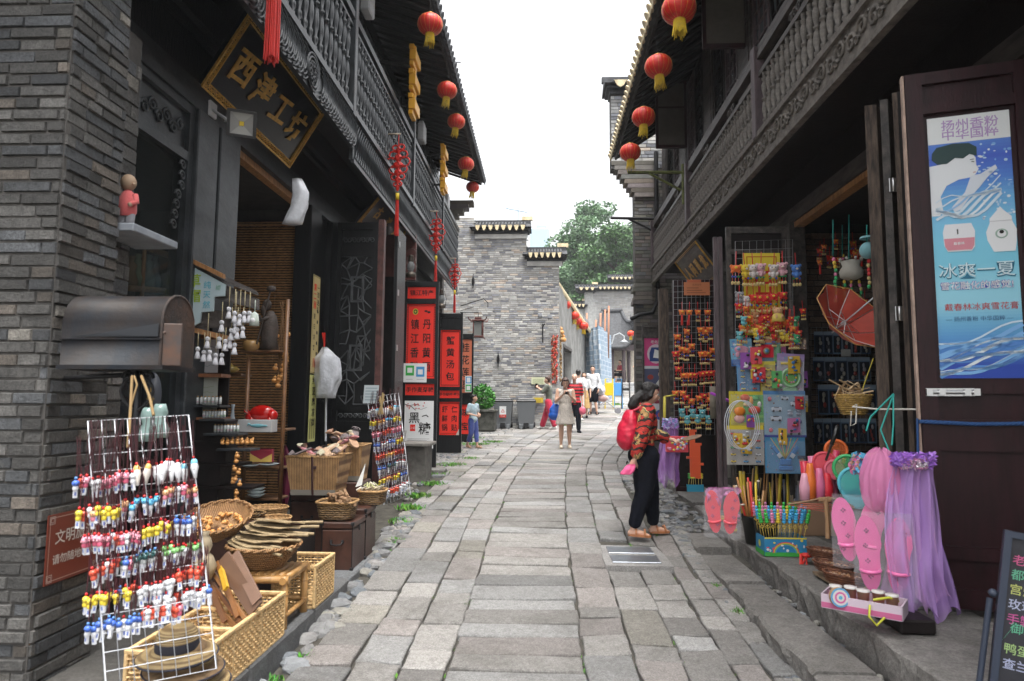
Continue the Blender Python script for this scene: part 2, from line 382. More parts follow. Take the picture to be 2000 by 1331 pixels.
def paving():
 mb=MB();mb.any=True
 bands=[-1.30,-.98,-.69,-.405,.415,.74,1.02,1.30,1.50]
 def edge(k,y):
  b=bands[k];e=.013*noise.noise(V((k*7.3,y*.9,1)))*2+.012*noise.noise(V((k*3.1,y*3,5)))
  s=1.0
  if y>13:s=1+min(.35,(y-13)*.05)
  return cx(y)+b*s+e
 for k in range(len(bands)-1):
  y=-1.5+rnd(0,.3);wide=k==3
  while y<31:
   L=rnd(.2,.33)if wide else rnd(.28,.52)*random.choice((1,1,1,1.25,.75))
   if y>16:L*=1.5
   y1=y+L;gp=.004
   if k in(4,5,6)and 6.08<(y+y1)/2<7.02 and .5<(edge(k,y)+edge(k+1,y))/2<1.15:y=y1;continue
   if k==7 and 7.3<y<10.8:y=y1;continue
   sh=lambda q:(q-cx((y+y1)/2))*(-(cx(y1)-cx(y))/L)if y>12 else 0
   gy=.007;ja,jb=rnd(-.010,.010),rnd(-.010,.010);a=V((edge(k,y)+gp,y+gy,0));b=V((edge(k+1,y)-gp+jb,y+gy,0));c=V((edge(k+1,y1)-gp+jb,y1-gy,0));d=V((edge(k,y1)+gp+ja,y1-gy,0));a.x+=ja
   sk=rnd(-.02,.02)
   for p,s_ in((a,-1),(b,1),(c,1),(d,-1)):
    p.y+=sh(p.x)+s_*sk;p.z=g(p.y)+.02
   mb.c=stonecol();slab(mb,a,b,c,d,lift=rnd(-.006,.008));y=y1
 for side,x0 in((-1,-1.30),(1,1.50)):
  y=-1
  while y<31:
   L=rnd(.3,.5);y1=y+L;yb=(y+y1)/2;far=yb>11
   w1=(.24 if side<0 else .17)if yb<11.5 else rnd(.3,.5)
   if(side>0 and 7.3<yb<11)or(side<0 and yb<6.7):y=y1;continue
   s=1+min(.35,max(0,(yb-13)*.05));e=cx(yb)+x0*s
   n_=1 if not far else(3 if side<0 else 4)
   for q in range(n_):
    ex=e+side*(.012+q*(w1+.012));f=ex+side*w1;lo,hi=min(ex,f),max(ex,f)
    mb.c=stonecol();slab(mb,*[V((x,yy,g(yy)+.012))for x,yy in((lo,y+.01),(hi,y+.01),(hi,y1-.01),(lo,y1-.01))],lift=rnd(-.01,.006))
   y=y1
 tag(mb.build('road',STONE),kind='structure')
paving()
mb=MB();mb.any=True
y=1.2
while y<6.65:
 L=min(rnd(.7,1.1),6.68-y);mb.c=grey(.11,.17);mb.bbox((-1.80,y+L/2,.06),(.4,L-.012,.19),.014);y+=L
 if L<.05:break
mb.c=(.09,.085,.078);mb.bb(-6,-2.0,1.0,9.4,-.1,.148)
mb.bb(-6,-2.15,9.4,18,-.1,.34)
tag(mb.build('platform',PLINTH if 0 else rocky('platform_stone',70,18,1.8,.85,1.0,.010,.6,1.4)),kind='structure')
mb=MB();mb.any=True
for(xa,xb,ztop,ya,yb,h)in((1.90,2.75,.30,-1,10.7,.24),(1.50,1.82,.14,-1,7.4,.20)):
 y=ya
 while y<yb:
  L=min(rnd(.75,1.3),yb-y);
  if L<.1:break
  nx=5;ny=14;zt0=ztop;ztop=max(ztop,g(y+L/2)+(.035 if xa<1.8 else .05));k_=rnd(.12,.20);mb.c=(k_*1.06,k_,k_*.93);x1=xb;zj=rnd(-.008,.008)
  xo=xa+rnd(-.015,.015)
  vs=[]
  for j in range(ny+1):
   yy=y+.008+(L-.016)*j/ny;q=.02*noise.noise(V((yy*3,xa,0)))*2
   vs+=[V((xo+q+.04*noise.noise(V((yy*7,2,1))),yy,ztop-h)),V((xo+q+.035*noise.noise(V((yy*15,7,1))),yy,ztop-h*.55)),V((xo+q+.03*noise.noise(V((yy*21,3,1))),yy,ztop-h*.25)),V((xo+q+.018*noise.noise(V((yy*19,3,1))),yy,ztop-.014)),V((xo+q+.02,yy,ztop+zj+.004*noise.noise(V((yy*4,0,4))))),V(((xo+x1)/2,yy,ztop+zj+.006*noise.noise(V((yy*3,4,4))))),V((x1,yy,ztop+zj)),V((x1,yy,ztop-h))]
  m_=8;mb.add(vs,[(j*m_+i,j*m_+i+1,(j+1)*m_+i+1,(j+1)*m_+i)for j in range(ny)for i in range(m_-1)]+[tuple(range(m_)),tuple(range(ny*m_,ny*m_+m_))[::-1]])
  y+=L;ztop=zt0
mb.c=(.08,.072,.062);mb.bb(2.74,8,-1,18,-.1,.296)
tag(mb.build('steps',rocky('step_stone',60,13,2.0,.85,.9,.010,.55,1.4,dirtamt=.4)),kind='structure')
mb=MB();mb.any=True
def cobble(x,y,r,el=1,z=None):
 mb.c=random.choice((grey(.16,.3),grey(.14,.24),(.15,.165,.18),(.2,.2,.2),(.26,.25,.22)))
 a=rnd(0,pi);R_=Matrix.Rotation(a,3,'Z');z=g(y)if z is None else z
 n0=len(mb.v);mb.ball((x,y,z-.005),(r*rnd(1,1.6)*el,r*rnd(.7,1),r*rnd(.45,.7)),7,5,R_)
 for i in range(n0,len(mb.v)):mb.v[i]+=V((rnd(-1,1),rnd(-1,1),rnd(-1,1)))*r*.12
 for i in range(len(mb.sm)-1,0,-1):
  if mb.f[i][0]<n0:break
  mb.sm[i]=False
for i in range(130):
 y=rnd(2.2,8.2);cobble(rnd(-1.595,-1.44)if y<6.6 else rnd(-1.7,-1.45),y,rnd(.045,.085))
for i in range(420):
 y=rnd(7.0,12);cobble(rnd(1.30,1.86)if y>7.5 else rnd(1.42,1.55),y,rnd(.03,.05),1.3)
for i in range(60):cobble(rnd(1.36,1.5),rnd(2.5,7),rnd(.02,.035),z=None)
for i in range(60):cobble(rnd(1.80,1.90),rnd(2.5,7.2),rnd(.02,.03),z=.06+.05)
for i in range(500):
 y=rnd(9,20);cobble(lerp(-2.6,-1.75,random.random())+max(0,cx(y))*.6,y,rnd(.03,.06))
tag(mb.build('gutter_cobbles',mat('cobble',(1,1,1),.8,tint=True,var=.3,vscale=20,bump=1)),kind='stuff')
mb=MB();mb.any=True
def tuft(x,y,n,r,h,z=None):
 z0=g(y)if z is None else z
 for i in range(n):
  a=rnd(0,2*pi);q=rnd(0,r);p=V((x+cos(a)*q,y+sin(a)*q,z0));b=rnd(0,2*pi);k=rnd(.5,1)
  tip=p+V((cos(b)*h*rnd(.2,.9),sin(b)*h*rnd(.2,.9),h*rnd(.4,1)));s_=V((-sin(b),cos(b),0))*h*.11
  mb.c=(rnd(.06,.14),rnd(.18,.34),rnd(.02,.05));md=p.lerp(tip,.5)+V((0,0,h*.12));mb.add([p-s_,p+s_,md+s_,tip,md-s_],[(0,1,2,3,4)])
for(x,y,n,r,h)in((-1.52,6.9,60,.10,.05),(-1.62,7.7,120,.16,.06),(-1.66,8.4,160,.18,.07),(-1.7,9.2,160,.2,.07),(-1.68,10.2,160,.22,.06),(-1.8,11.3,170,.25,.05),(-1.7,12.4,200,.3,.06),(-1.45,13.4,120,.2,.05),(-2.0,14.5,160,.3,.06),(-1.6,16,240,.35,.07),(-1.2,16.6,200,.3,.06),(-1.9,17.5,200,.4,.07),(-1.53,3.9,26,.06,.045),(-1.48,4.25,26,.05,.04),(-1.5,4.7,20,.05,.04),(-1.5,3.5,30,.08,.045),(1.47,5.2,50,.07,.04),(1.45,5.8,30,.05,.03),(.6,21.5,160,.3,.1),(3.0,27.5,120,.3,.12),(1.2,7.3,20,.1,.05)):
 tuft(x,y,int(n*1.0),r,h)
for k,b in((0,-1.30),(1,-.98),(2,-.69),(3,-.405),(4,.415),(5,.74),(6,1.02),(7,1.28)):
 for i in range(16 if k not in(3,4,0)else 34):
  y=rnd(3.6,16);tuft(cx(y)+b+.022*noise.noise(V((k*7.3,y*.9,1)))*2,y,random.randint(2,7),.03,.025)
tag(mb.build('grass',GRASS),kind='stuff')
t=thing('access_cover',(.87,6.55,g(6.5)+.02),'pair of grey steel access lids in a stone frame under the shopper','access cover')
z=g(6.5)+.024
mb=MB();mb.any=True;mb.c=(.3,.29,.28)
mb.bb(.56,1.16,6.12,6.98,z-.06,z);mb.build('stone_frame',STONE,t)
for yy in(6.22,6.60):
 mb=MB();mb.bbox((.85,yy+.14,z+.004),(.44,.28,.012),.004)
 mb.bb(.66,.69,yy+.02,yy+.05,z+.011,z+.014);mb.build('steel_lid',mat('brushed_steel_lid',(.22,.24,.27),.32,metal=.7,var=.2,vscale=9,bump=.3),t)
 # palettes
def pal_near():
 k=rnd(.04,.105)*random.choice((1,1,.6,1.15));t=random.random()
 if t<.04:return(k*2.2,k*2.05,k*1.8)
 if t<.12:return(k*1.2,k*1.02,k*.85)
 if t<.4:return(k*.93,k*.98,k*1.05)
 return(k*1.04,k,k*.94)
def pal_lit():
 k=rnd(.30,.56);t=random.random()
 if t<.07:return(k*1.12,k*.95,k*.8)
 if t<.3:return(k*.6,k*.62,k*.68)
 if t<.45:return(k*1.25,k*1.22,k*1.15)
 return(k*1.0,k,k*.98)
def pal_mid():
 k=rnd(.10,.22);return(k*rnd(.95,1.2),k,k*rnd(.8,1.05))
 # near brick pier on the left
t=thing('brick_pier',(-3,3.6,0),'weathered grey brick pier with a mailbox fixed to it at the near left corner','brick pier')
mb=MB();mb.bb(-4.6,-2.6,3.38,3.86,-.1,6.2);mb.bb(-4.6,-2.8,3.86,4.3,-.1,4.1);mb.build('core',MORTAR,t)
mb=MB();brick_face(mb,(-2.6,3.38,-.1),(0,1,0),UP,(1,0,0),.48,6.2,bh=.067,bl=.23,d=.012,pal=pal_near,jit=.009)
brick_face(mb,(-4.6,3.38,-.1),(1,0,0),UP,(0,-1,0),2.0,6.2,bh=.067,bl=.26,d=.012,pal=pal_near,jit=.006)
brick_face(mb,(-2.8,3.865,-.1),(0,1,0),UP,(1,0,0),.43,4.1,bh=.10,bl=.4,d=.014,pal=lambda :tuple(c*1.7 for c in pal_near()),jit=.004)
mb.build('brick_facing',BRICK,t)
mb=MB();mb.bbox((-2.78,3.875,2.0),(.06,.022,3.4),.004);mb.build('plaster_strip',PLASTER,t)
mb=MB();p=WX(255,458,-2.72);mb.bbox((-2.66,4.13,p.z-.03),(.3,.5,.05),.006);mb.build('stone_shelf',mat('grey_stone',(.22,.24,.27),.7,var=.2),t)
SHELFZ=p.z-.005
# carpentry helpers
def turned(h,r=.032,n=8):
 """a turned baluster of height h"""
 k=[(.75,0),(.75,.06),(.4,.07),(.95,.12),(.95,.15),(.5,.17),(1.0,.28),(1.05,.34),(.85,.43),(.45,.49),(1.0,.50),(1.0,.53),(.45,.54),(.8,.62),(1.05,.70),(1.0,.76),(.5,.84),(.95,.86),(.95,.89),(.4,.91),(.75,.94),(.75,1)]
 mb=MB();mb.lathe([(r*a,h*b)for a,b in k],n=n);return mb
def scroll(mb,c,u,v,r,turns=1.6,w=.012,d=1,n=16,flip=1):
 """carved scroll in the plane u, v"""
 pts=[]
 for i in range(n):
  a=turns*2*pi*i/(n-1);q=r*(1-.78*i/(n-1));pts.append(V(c)+V(u)*cos(a)*q*flip+V(v)*sin(a)*q)
 mb.tube(pts,[w*(1.2-.6*i/n)for i in range(n)],5)
def window_panel(b,name,parent,x,y0,y1,z0,z1,nx,nz,fm,gm,dx,th=.05,lat=.02):
 """a framed, mullioned sash in the plane X = x; dx = +1 / -1 is the side it faces"""
 f=MB();f.box((x,(y0+y1)/2,z0+.03),(th,y1-y0,.06));f.box((x,(y0+y1)/2,z1-.03),(th,y1-y0,.06))
 f.box((x,y0+.03,(z0+z1)/2),(th,.06,z1-z0-.12));f.box((x,y1-.03,(z0+z1)/2),(th,.06,z1-z0-.12))
 for i in range(1,nx):f.box((x+dx*.002,y0+(y1-y0)*i/nx,(z0+z1)/2),(th*.6,lat,z1-z0-.12))
 for i in range(1,nz):f.box((x,(y0+y1)/2,z0+(z1-z0)*i/nz),(th*.5,y1-y0-.12,lat))
 o=f.build(name,fm,parent)
 gq=MB();gq.box((x-dx*.015,(y0+y1)/2,(z0+z1)/2),(.008,y1-y0-.11,z1-z0-.11));gq.build('pane',gm,o)
 return o
 # LEFT timber house
LB=thing('timber_house',(-3.1,11,.3),'black two-storey timber shop house with a carved balcony along the left of the lane','shop house')
Y0,Y1=3.9,18.0
mb=MB();mb.bb(-3.28,-3.04,4.3,Y1,4.17,4.40);mb.build('lintel_beam',BLACKWOOD2,LB)
mb=MB();mb.bb(-3.22,-3.12,Y0,Y1,4.40,5.15);mb.bb(-3.2,-3.1,8.9,Y1,.3,4.17);mb.build('wall',BLACKWOOD,LB)
for(ya,yb)in((5.50,5.86),(5.90,6.30),(8.35,8.75),(9.2,9.5),(10.6,10.9),(13.1,13.4),(15.4,15.7),(17.6,17.95)):
 mb=MB();mb.bbox((-3.13,(ya+yb)/2,2.16),(.22,yb-ya,4.02),.01);mb.build('post',BLACKWOOD2 if ya<7 else BLACKWOOD,LB)
f=MB();
for(ya,yb,za,zb)in((4.3,4.38,.9,4.17),(5.42,5.5,.9,4.17),(4.38,5.42,3.66,3.74),(4.38,5.42,4.09,4.17),(4.66,4.72,3.74,4.09),(4.38,5.42,.82,.9)):f.bb(-3.16,-3.06,ya,yb,za,zb)
sw=f.build('shop_window',BLACKWOOD2,LB)
f=MB();f.bb(-3.12,-3.112,4.38,5.42,.9,3.66);f.build('pane',GLASS,sw)
f=MB();f.bb(-3.13,-3.10,4.72,5.42,3.74,4.09)
for i in range(6):scroll(f,(-3.09,4.82+i*.1,3.91+(.03 if i%2 else-.03)),(0,1,0),(0,0,1),.06,1.4,.012,flip=1 if i%2 else-1)
for i in range(7):scroll(f,(-3.07,5.36-.015*i*(i>2),3.60-i*.09),(0,1,0),(0,0,1),.045,1.3,.01,flip=-1)
f.build('carved_transom',BLACKWOOD2,sw)
f=MB();f.bb(-3.18,-3.08,4.3,5.5,.1,.82);f.build('sill_panel',BLACKWOOD,LB)
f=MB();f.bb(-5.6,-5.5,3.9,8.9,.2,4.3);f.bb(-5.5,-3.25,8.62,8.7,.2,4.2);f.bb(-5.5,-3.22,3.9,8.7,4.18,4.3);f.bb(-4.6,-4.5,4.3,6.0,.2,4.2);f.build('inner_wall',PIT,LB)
f=MB();f.bb(-4.9,-3.24,8.56,8.59,.35,3.95);f.cyl((-4.9,8.55,3.97),(-3.2,8.55,3.97),.035)
for x in(-4.75,-4.3,-3.9,-3.55):f.cyl((x,8.55,.35),(x,8.55,3.95),.006,n=4)
f.build('bamboo_blind',BLIND,LB)
f=MB();f.bb(-3.2,-3.1,6.32,8.33,4.09,4.165);f.build('opening_trim',RAWWOOD,LB)
for i,y in enumerate((9.55,10.05,10.95,11.5,12.05,12.6,13.5,14.05,14.6,15.1)):
 f=MB();f.bb(-3.10,-3.04,y,y+.47,.36,3.9);f.bb(-3.04,-3.025,y+.06,y+.41,.45,1.3);f.bb(-3.04,-3.025,y+.06,y+.41,3.2,3.8)
 for k in range(5):f.bb(-3.04,-3.03,y+.08+k*.075,y+.1+k*.075,1.45,3.1)
 f.build('door',DARKBROWN if i%3 else MAROON,LB)
BX=-2.35
bal=MB();bal.bb(-3.3,BX-.04,2.6,Y1,5.13,5.19);bal=bal.build('balcony',BLACKWOOD,LB)
f=MB()
f.bb(BX-.05,BX,2.6,7.86,4.73,5.13);f.bb(BX-.07,BX-.02,7.90,Y1,4.60,5.13)
f.bb(BX-.06,BX+.03,2.6,Y1,5.13,5.20)
y=2.7
while y<7.8:
 if abs(y-6.35)>.2:
  for rr in(.17,.13,.085):f.tube([V((BX+.008,y+cos(a)*rr,4.93+sin(a)*rr*1.1))for a in[(-.5+i/8)*pi for i in range(9)]],.013,5)
 y+=.13
for rr in(.19,.15):f.tube([V((BX+.012,6.35+cos(a)*rr*.9,4.93+sin(a)*rr))for a in[i*pi/8 for i in range(16)]],.014,5,close=True)
for i in range(9):
 a=i*2*pi/9;scroll(f,(BX+.012,6.35+cos(a)*.07,4.93+sin(a)*.08),(0,1,0),(0,0,1),.04,1.2,.009,n=9)
y=7.98
while y<17.9:
 f.tube([V((BX-.012,y+.05*sin(i*1.05),4.64+i*.066))for i in range(8)],.014,5);y+=.085
f.bb(BX-.04,BX+.0,7.9,Y1,4.56,4.61)
f.build('carved_fascia',BLACKWOOD2,bal)
f=MB();f.bb(BX-.05,BX+.02,2.6,Y1,6.32,6.41);f.bb(BX-.03,BX+.0,2.6,Y1,6.22,6.26);f.build('top_rail',BLACKWOOD2,bal)
for y in(3.9,7.76,11.5,15.0):
 f=MB();f.bbox((BX-.02,y,6.35),(.11,.11,2.5),.008);f.build('balcony_post',BLACKWOOD2,bal)
bproto=None
def balusters(parent,x,ya,yb,step,z,h,m,skip,r=.03):
 pr=None;y=ya
 while y<yb:
  if all(abs(y-s)>.09 for s in skip):
   if pr is None:pr=turned(h,r).build('baluster',m,parent);o=pr
   else :o=pr.copy();COL.objects.link(o)
   o.location=V((x,y,z))
  y+=step
balusters(bal,BX-.02,4.6,17.85,.155,5.20,1.03,BLACKWOOD2,(7.76,11.5,15.0,17.9),.036)
f=MB();f.bb(-3.3,-3.06,2.6,Y1,4.83,8.2);f.bb(-3.0,-2.93,2.6,Y1,4.83,5.3);f.bb(-3.06,-2.99,2.6,Y1,5.3,8.2);f.bb(-2.98,-2.9,2.6,Y1,7.75,7.9);f.build('upper_wall',BLACKWOOD,LB)
y=3.0;i=0
while y<17.6:
 window_panel(None,'window',LB,-2.94,y,y+.60,5.32,7.74,2,5,BLACKWOOD2,PGLASS,1,.05,.025)
 y+=.63;i+=1
 if i%5==0:
  f=MB();f.bbox((-2.92,y+.06,6.5),(.14,.11,2.5),.01);f.build('post',BLACKWOOD2,LB);y+=.14
def eave(parent,xe,ze,xw,zw,ya,yb,side,lime=True,far=False,name='roof',step=.2):
 """xe, ze: eave edge; xw, zw: where the slope meets the wall; side +1 when the eave points to +X"""
 xr,zr=xw-side*3.0,zw+(zw-ze)/abs(xw-xe)*3.0
 f=MB();u=V((xe-xr,0,ze-zr));L=u.length;u.normalize();nrm=V((-u.z,0,u.x))*(1 if u.x*1>0 else-1)
 if nrm.z<0:nrm=-nrm
 A=V((xr,ya,zr));
 f.prism([A,A+u*L,A+u*L+nrm*.05,A+nrm*.05],(0,yb-ya,0))
 ro=f.build(name,DARKBROWN,parent)
 f=MB();y=ya+.12
 while y<yb:f.cyl(V((xe,y,ze-.035)),V((xw-side*.1,y,zw-.035)),.035,n=6);y+=.26
 f.bb(min(xe,xe-side*.04),max(xe,xe-side*.04),ya,yb,ze-.05,ze+.06)
 f.build('rafter',DARKBROWN,ro)
 t_=MB();y=ya+step/2
 while y<yb:
  a=A+V((0,y-ya,0))+nrm*.09;b=a+u*(L+.05)
  t_.cyl(a,b,.062,n=8);k=0
  y+=step
 t_.build('tile_course',TILE,ro)
 e_=MB();y=ya+step/2
 while y<yb:
  c=A+V((0,y-ya,0))+nrm*.09+u*(L+.05);e_.cyl(c,c+u*.03,.07,n=10)
  e_.prism([c+V((0,-.09,-.02)),c+V((0,.09,-.02)),c+V((0,.06,-.09)),c+V((0,0,-.13)),c+V((0,-.06,-.09))],u*.02)
  y+=step
 e_.build('tile_end',TILEL if lime else TILE,ro)
 return ro
eave(LB,-1.74,7.74,-2.95,8.2,2.6,18.1,1,lime=False)
f=MB();f.bb(-5,-3.0,18.05,18.4,0,9);f.build('end_wall',MORTAR,LB)
f=MB()
for k in range(8):
 f.c=pal_mid();f.any=True;x=-2.15+.07*k*0
 f.bb(-3.1,-2.95+k*.14,18.08,18.42,6.3+k*.12,6.42+k*.12)
f.c=(.15,.14,.13);f.bb(-3.1,-2.8,18.1,18.4,.3,6.3)
f.build('corbelled_brickwork',BRICKF,LB)
# RIGHT timber house
RB=thing('timber_house',(3.3,9,.3),'brown two-storey timber shop house with a turned railing along the right of the lane','shop house')
f=MB();f.bb(3.22,3.45,3.0,15.3,3.97,4.16);f.build('lintel_beam',BROWNWOOD,RB)
f=MB();f.bb(3.3,3.4,1.0,15.3,4.16,4.75);f.bb(3.3,3.4,10.2,15.3,.3,3.97);f.bb(3.3,3.4,8.9,9.2,.3,3.97);f.bb(3.3,3.4,1,4.3,.3,4.16);f.build('wall',DARKBROWN,RB)
for y in(8.72,9.3,11.42,13.3,15.15):
 f=MB();f.bbox((3.28,y,2.14),(.2,.24,3.66),.01);f.build('post',BROWNWOOD,RB)
f=MB();f.bb(3.24,3.36,4.5,8.6,3.90,3.965);f.build('opening_trim',RAWWOOD,RB)
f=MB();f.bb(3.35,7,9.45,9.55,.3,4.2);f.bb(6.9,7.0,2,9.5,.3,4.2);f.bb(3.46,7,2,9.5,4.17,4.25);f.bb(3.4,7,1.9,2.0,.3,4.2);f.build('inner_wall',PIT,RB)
f=MB();brick_face(f,(3.35,9.45,.3),(1,0,0),UP,(0,-1,0),2.2,3.8,bh=.085,bl=.26,pal=lambda :tuple(c*k for c,k in zip(grey(.10,.2),(1.35,.95,.75))),jit=.004);f.build('inner_brickwork',BRICK,RB)
RX=2.5
bal2=MB();bal2.bb(RX+.03,3.3,-1,15.3,4.62,4.70);bal2=bal2.build('balcony',DARKBROWN,RB)
f=MB();f.bb(RX,RX+.04,-1,15.3,4.40,4.70);f.bb(RX-.02,RX+.05,-1,15.3,4.36,4.41);f.bb(RX-.035,RX+.06,-1,15.3,4.70,4.76)
y=3.0;k=0
while y<15.1:
 sc=1 if k%2 else-1
 scroll(f,(RX-.008,y,4.555+sc*.02),(0,1,0),(0,0,1),.085,1.35,.017,n=12,flip=sc)
 scroll(f,(RX-.008,y+.09,4.555-sc*.055),(0,1,0),(0,0,1),.045,1.1,.012,n=8,flip=-sc)
 y+=.19;k+=1
f.build('carved_fascia',mat('weathered_carving',(.125,.11,.095),.75,var=.4,vscale=12,bump=.6),bal2)
f=MB();f.bb(RX,RX+.06,-1,15.3,5.42,5.48);f.bb(RX-.01,RX+.09,-1,15.3,5.64,5.72);f.bb(RX,RX+.06,-1,15.3,5.74,5.80)
f.build('top_rail',BROWNWOOD,bal2)
for y in(4.0,7.65,11.42,15.1):
 f=MB();f.bbox((RX+.02,y,5.26),(.13,.13,1.1),.008);f.build('balcony_post',PLUM,bal2)
pr=None
for y in(5.1,6.5,8.8,10.2,12.5,14.0):
 f=MB();
 for s_ in(-1,0,1):scroll(f,(RX+.03,y+s_*.1,5.56),(0,1,0),(0,0,1),.06,1.3,.014,n=9,flip=s_ or 1)
 f.build('railing_ornament',BROWNWOOD,bal2)
balusters(bal2,RX+.03,3.4,15.2,.145,4.76,.66,mat('grey_baluster',(.15,.135,.12),.7,var=.35,vscale=20,bump=.5),(4.0,7.65,11.42,15.1),.036)
f=MB();f.bb(2.78,2.85,-1,15.3,4.76,7.95);f.build('upper_wall',DARKBROWN,RB)
y=3.2;i=0
while y<14.6:
 if i%3!=2:window_panel(None,'window',RB,2.75,y,y+.62,5.85,7.7,3,9,PLUM if i%2 else DARKBROWN,PGLASS,-1,.05,.02)
 else :
  f=MB();f.bbox((2.74,y+.31,6.75),(.05,.6,1.9),.006);f.bb(2.705,2.73,y+.1,y+.52,6.0,6.7);f.bb(2.705,2.73,y+.1,y+.52,6.8,7.6);f.build('shutter',BROWNWOOD,RB)
 y+=.66;i+=1
for(px0,py0,px1,py1,Y,ztop)in((1372,0,1462,95,8.7,7.75),(1281,140,1342,290,12.3,7.75)):
 a=W(px0,py1,Y);b=W(px1,py1,Y);z0=(a.z+b.z)/2
 f=MB();x0,x1=a.x,b.x
 for(xa,xb,za,zb)in((x0,x0+.05,z0,ztop),(x1-.05,x1,z0,ztop),(x0+.05,x1-.05,z0,z0+.06),(x0+.05,x1-.05,ztop-.06,ztop),(x0+.05,x1-.05,z0+.78,z0+.81)):f.bb(xa,xb,Y-.025,Y+.025,za,zb)
 o=f.build('open_casement',MAROON,RB)
 f=MB();f.bb(x0+.05,x1-.05,Y-.008,Y+.008,z0+.06,ztop-.06);f.build('pane',mat('dusty_glass',(.11,.10,.085),.25,var=.1),o)
eave(RB,1.58,7.08,2.8,7.95,-1,14.5,-1,lime=True)
GY=15.4
gl=W(1240,500,GY).x;hl=W(1193,220,GY).x;hz0=W(1200,330,GY).z;hz1=W(1200,185,GY).z
f=MB();f.bb(gl,7,GY,GY+.35,0,hz0);f.bb(hl,3.2,GY,GY+.35,hz0,hz1);f.build('gable_wall',MORTAR,RB)
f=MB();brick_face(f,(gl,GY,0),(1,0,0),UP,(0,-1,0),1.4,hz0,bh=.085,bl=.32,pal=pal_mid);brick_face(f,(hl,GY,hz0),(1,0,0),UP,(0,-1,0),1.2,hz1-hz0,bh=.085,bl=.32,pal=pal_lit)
for k in range(8):
 f.c=pal_mid();f.bb(lerp(gl,hl,k/7),2.6,GY-.06,GY+.36,hz0-.7+k*.11,hz0-.6+k*.11)
zc_=W(1240,595,GY).z
for k in range(6):
 f.c=pal_mid();f.bb(gl-.06+(k%3)*.03,2.5,GY-.08,GY+.35,zc_+k*.1,zc_+.09+k*.1)
f.build('gable_brickwork',BRICKF,RB)
def cap(parent,x0,x1,y0,y1,z,n,yf=-1,name='wall_coping',lip=.16,tip=True):
 """tiled coping on a stepped wall, seen from the front (towards -Y)"""
 f=MB();f.bb(x0-.03,x1+.03,y0-.06,y1+.06,z-.10,z-.02);f.bb(x0-.1,x1+.1,y0-.16,y1+.16,z,z+.07)
 f.prism([(x0-.16,y0-.26,z+.08),(x0-.16,(y0+y1)/2,z+.30),(x0-.16,y1+.26,z+.08)],(x1-x0+.32,0,0))
 f.bb(x0-.2,x1+.14,(y0+y1)/2-.06,(y0+y1)/2+.06,z+.27,z+.40)
 for i in range(n*2):
  x=x0+(i+.5)*(x1-x0)/n/2;f.cyl((x,y0-.29,z+.10),(x,(y0+y1)/2,z+.33),.04,n=6)
 o=f.build(name,TILE,parent)
 f=MB();f.bb(x1-.15,x1+.2,(y0+y1)/2-.07,(y0+y1)/2+.07,z+.40,z+.52);f.build('ridge_end',TILEL,parent);f=MB()
 for i in range(n):
  x=x0+(i+.5)*(x1-x0)/n;w_=.36*(x1-x0)/n
  f.prism([(x-w_,y0-.30,z+.12),(x+w_,y0-.30,z+.12),(x+w_*.6,y0-.30,z+.0),(x,y0-.30,z-.06),(x-w_*.6,y0-.30,z+.0)],(0,.03,0))
 f.build('lime_tile_end',TILEL,o);return o
cap(RB,hl,3.2,GY,GY+.35,hz1+.1,4)
f=MB();f.tube([(2.62,15.25,7.5),(2.62,15.25,4.9),(2.62,15.25,4.0),(2.5,15.25,3.7),(2.2,15.25,3.65),(2.0,15.25,3.55)],.05,8);f.build('drainpipe',IRON,RB)
# lit brick gable house at the bend
GH=thing('brick_house',(-1,21,g(21)),'pale grey brick house with a stepped tiled gable where the lane bends','house')
gx0,gx1=-4.2,W(1092,700,21).x
zc1=W(980,452,21).z;zc2=W(1065,505,21).z;xa=W(928,460,21).x;xb=W(1028,460,21).x;xc=W(1098,505,21).x
f=MB();f.bb(gx0,gx1,21.0,21.4,.5,zc2);f.bb(gx0,xb,21.0,21.4,zc2,zc1);f.bb(gx0,xa-.05,21.0,21.4,zc1,zc1+.45);f.build('wall',MORTARL,GH)
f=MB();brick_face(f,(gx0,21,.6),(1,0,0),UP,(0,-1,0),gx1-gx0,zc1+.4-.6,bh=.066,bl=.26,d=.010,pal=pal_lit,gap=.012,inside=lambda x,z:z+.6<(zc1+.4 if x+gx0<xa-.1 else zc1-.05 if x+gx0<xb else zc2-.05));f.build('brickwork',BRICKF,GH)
f=MB();f.bb(xa,xb+.02,20.95,21.0,zc1-.25,zc1-.02);f.bb(xb+.03,xc,20.95,21.0,zc2-.25,zc2-.02);f.build('plaster_band',PLASTER,GH)
cap(GH,xa,xb,20.98,21.4,zc1,8);cap(GH,xb+.05,xc,20.98,21.4,zc2,6)
p0=V((gx1,21.2,0));p1=V((2.15,31,0));dv=(p1-p0).normalized();nv=V((dv.y,-dv.x,0))
def along(s,h,off=0):q=p0+dv*s+nv*off;q.z=h;return q
Lw=(p1-p0).length
def wallbox(f,s0,s1,z0,z1,o0,o1):
 f.prism([along(s0,z0,o0),along(s1,z0,o0),along(s1,z0,o1),along(s0,z0,o1)],(0,0,z1-z0))
f=MB();wallbox(f,0,1.0,.8,5.4,-.3,0);wallbox(f,3.2,Lw,.8,5.4,-.3,0);wallbox(f,1.0,3.2,3.6,5.4,-.3,0);f.build('front_wall',mat('grey_plaster',(.25,.25,.24),.9,var=.25,vscale=2),GH)
f=MB();wallbox(f,1.0,3.2,.8,3.6,-1.0,-.9);wallbox(f,1.7,1.78,.8,3.6,-.2,-.05);wallbox(f,1.0,3.2,3.5,3.6,-.25,.02);f.build('doorway',BROWNWOOD,GH)
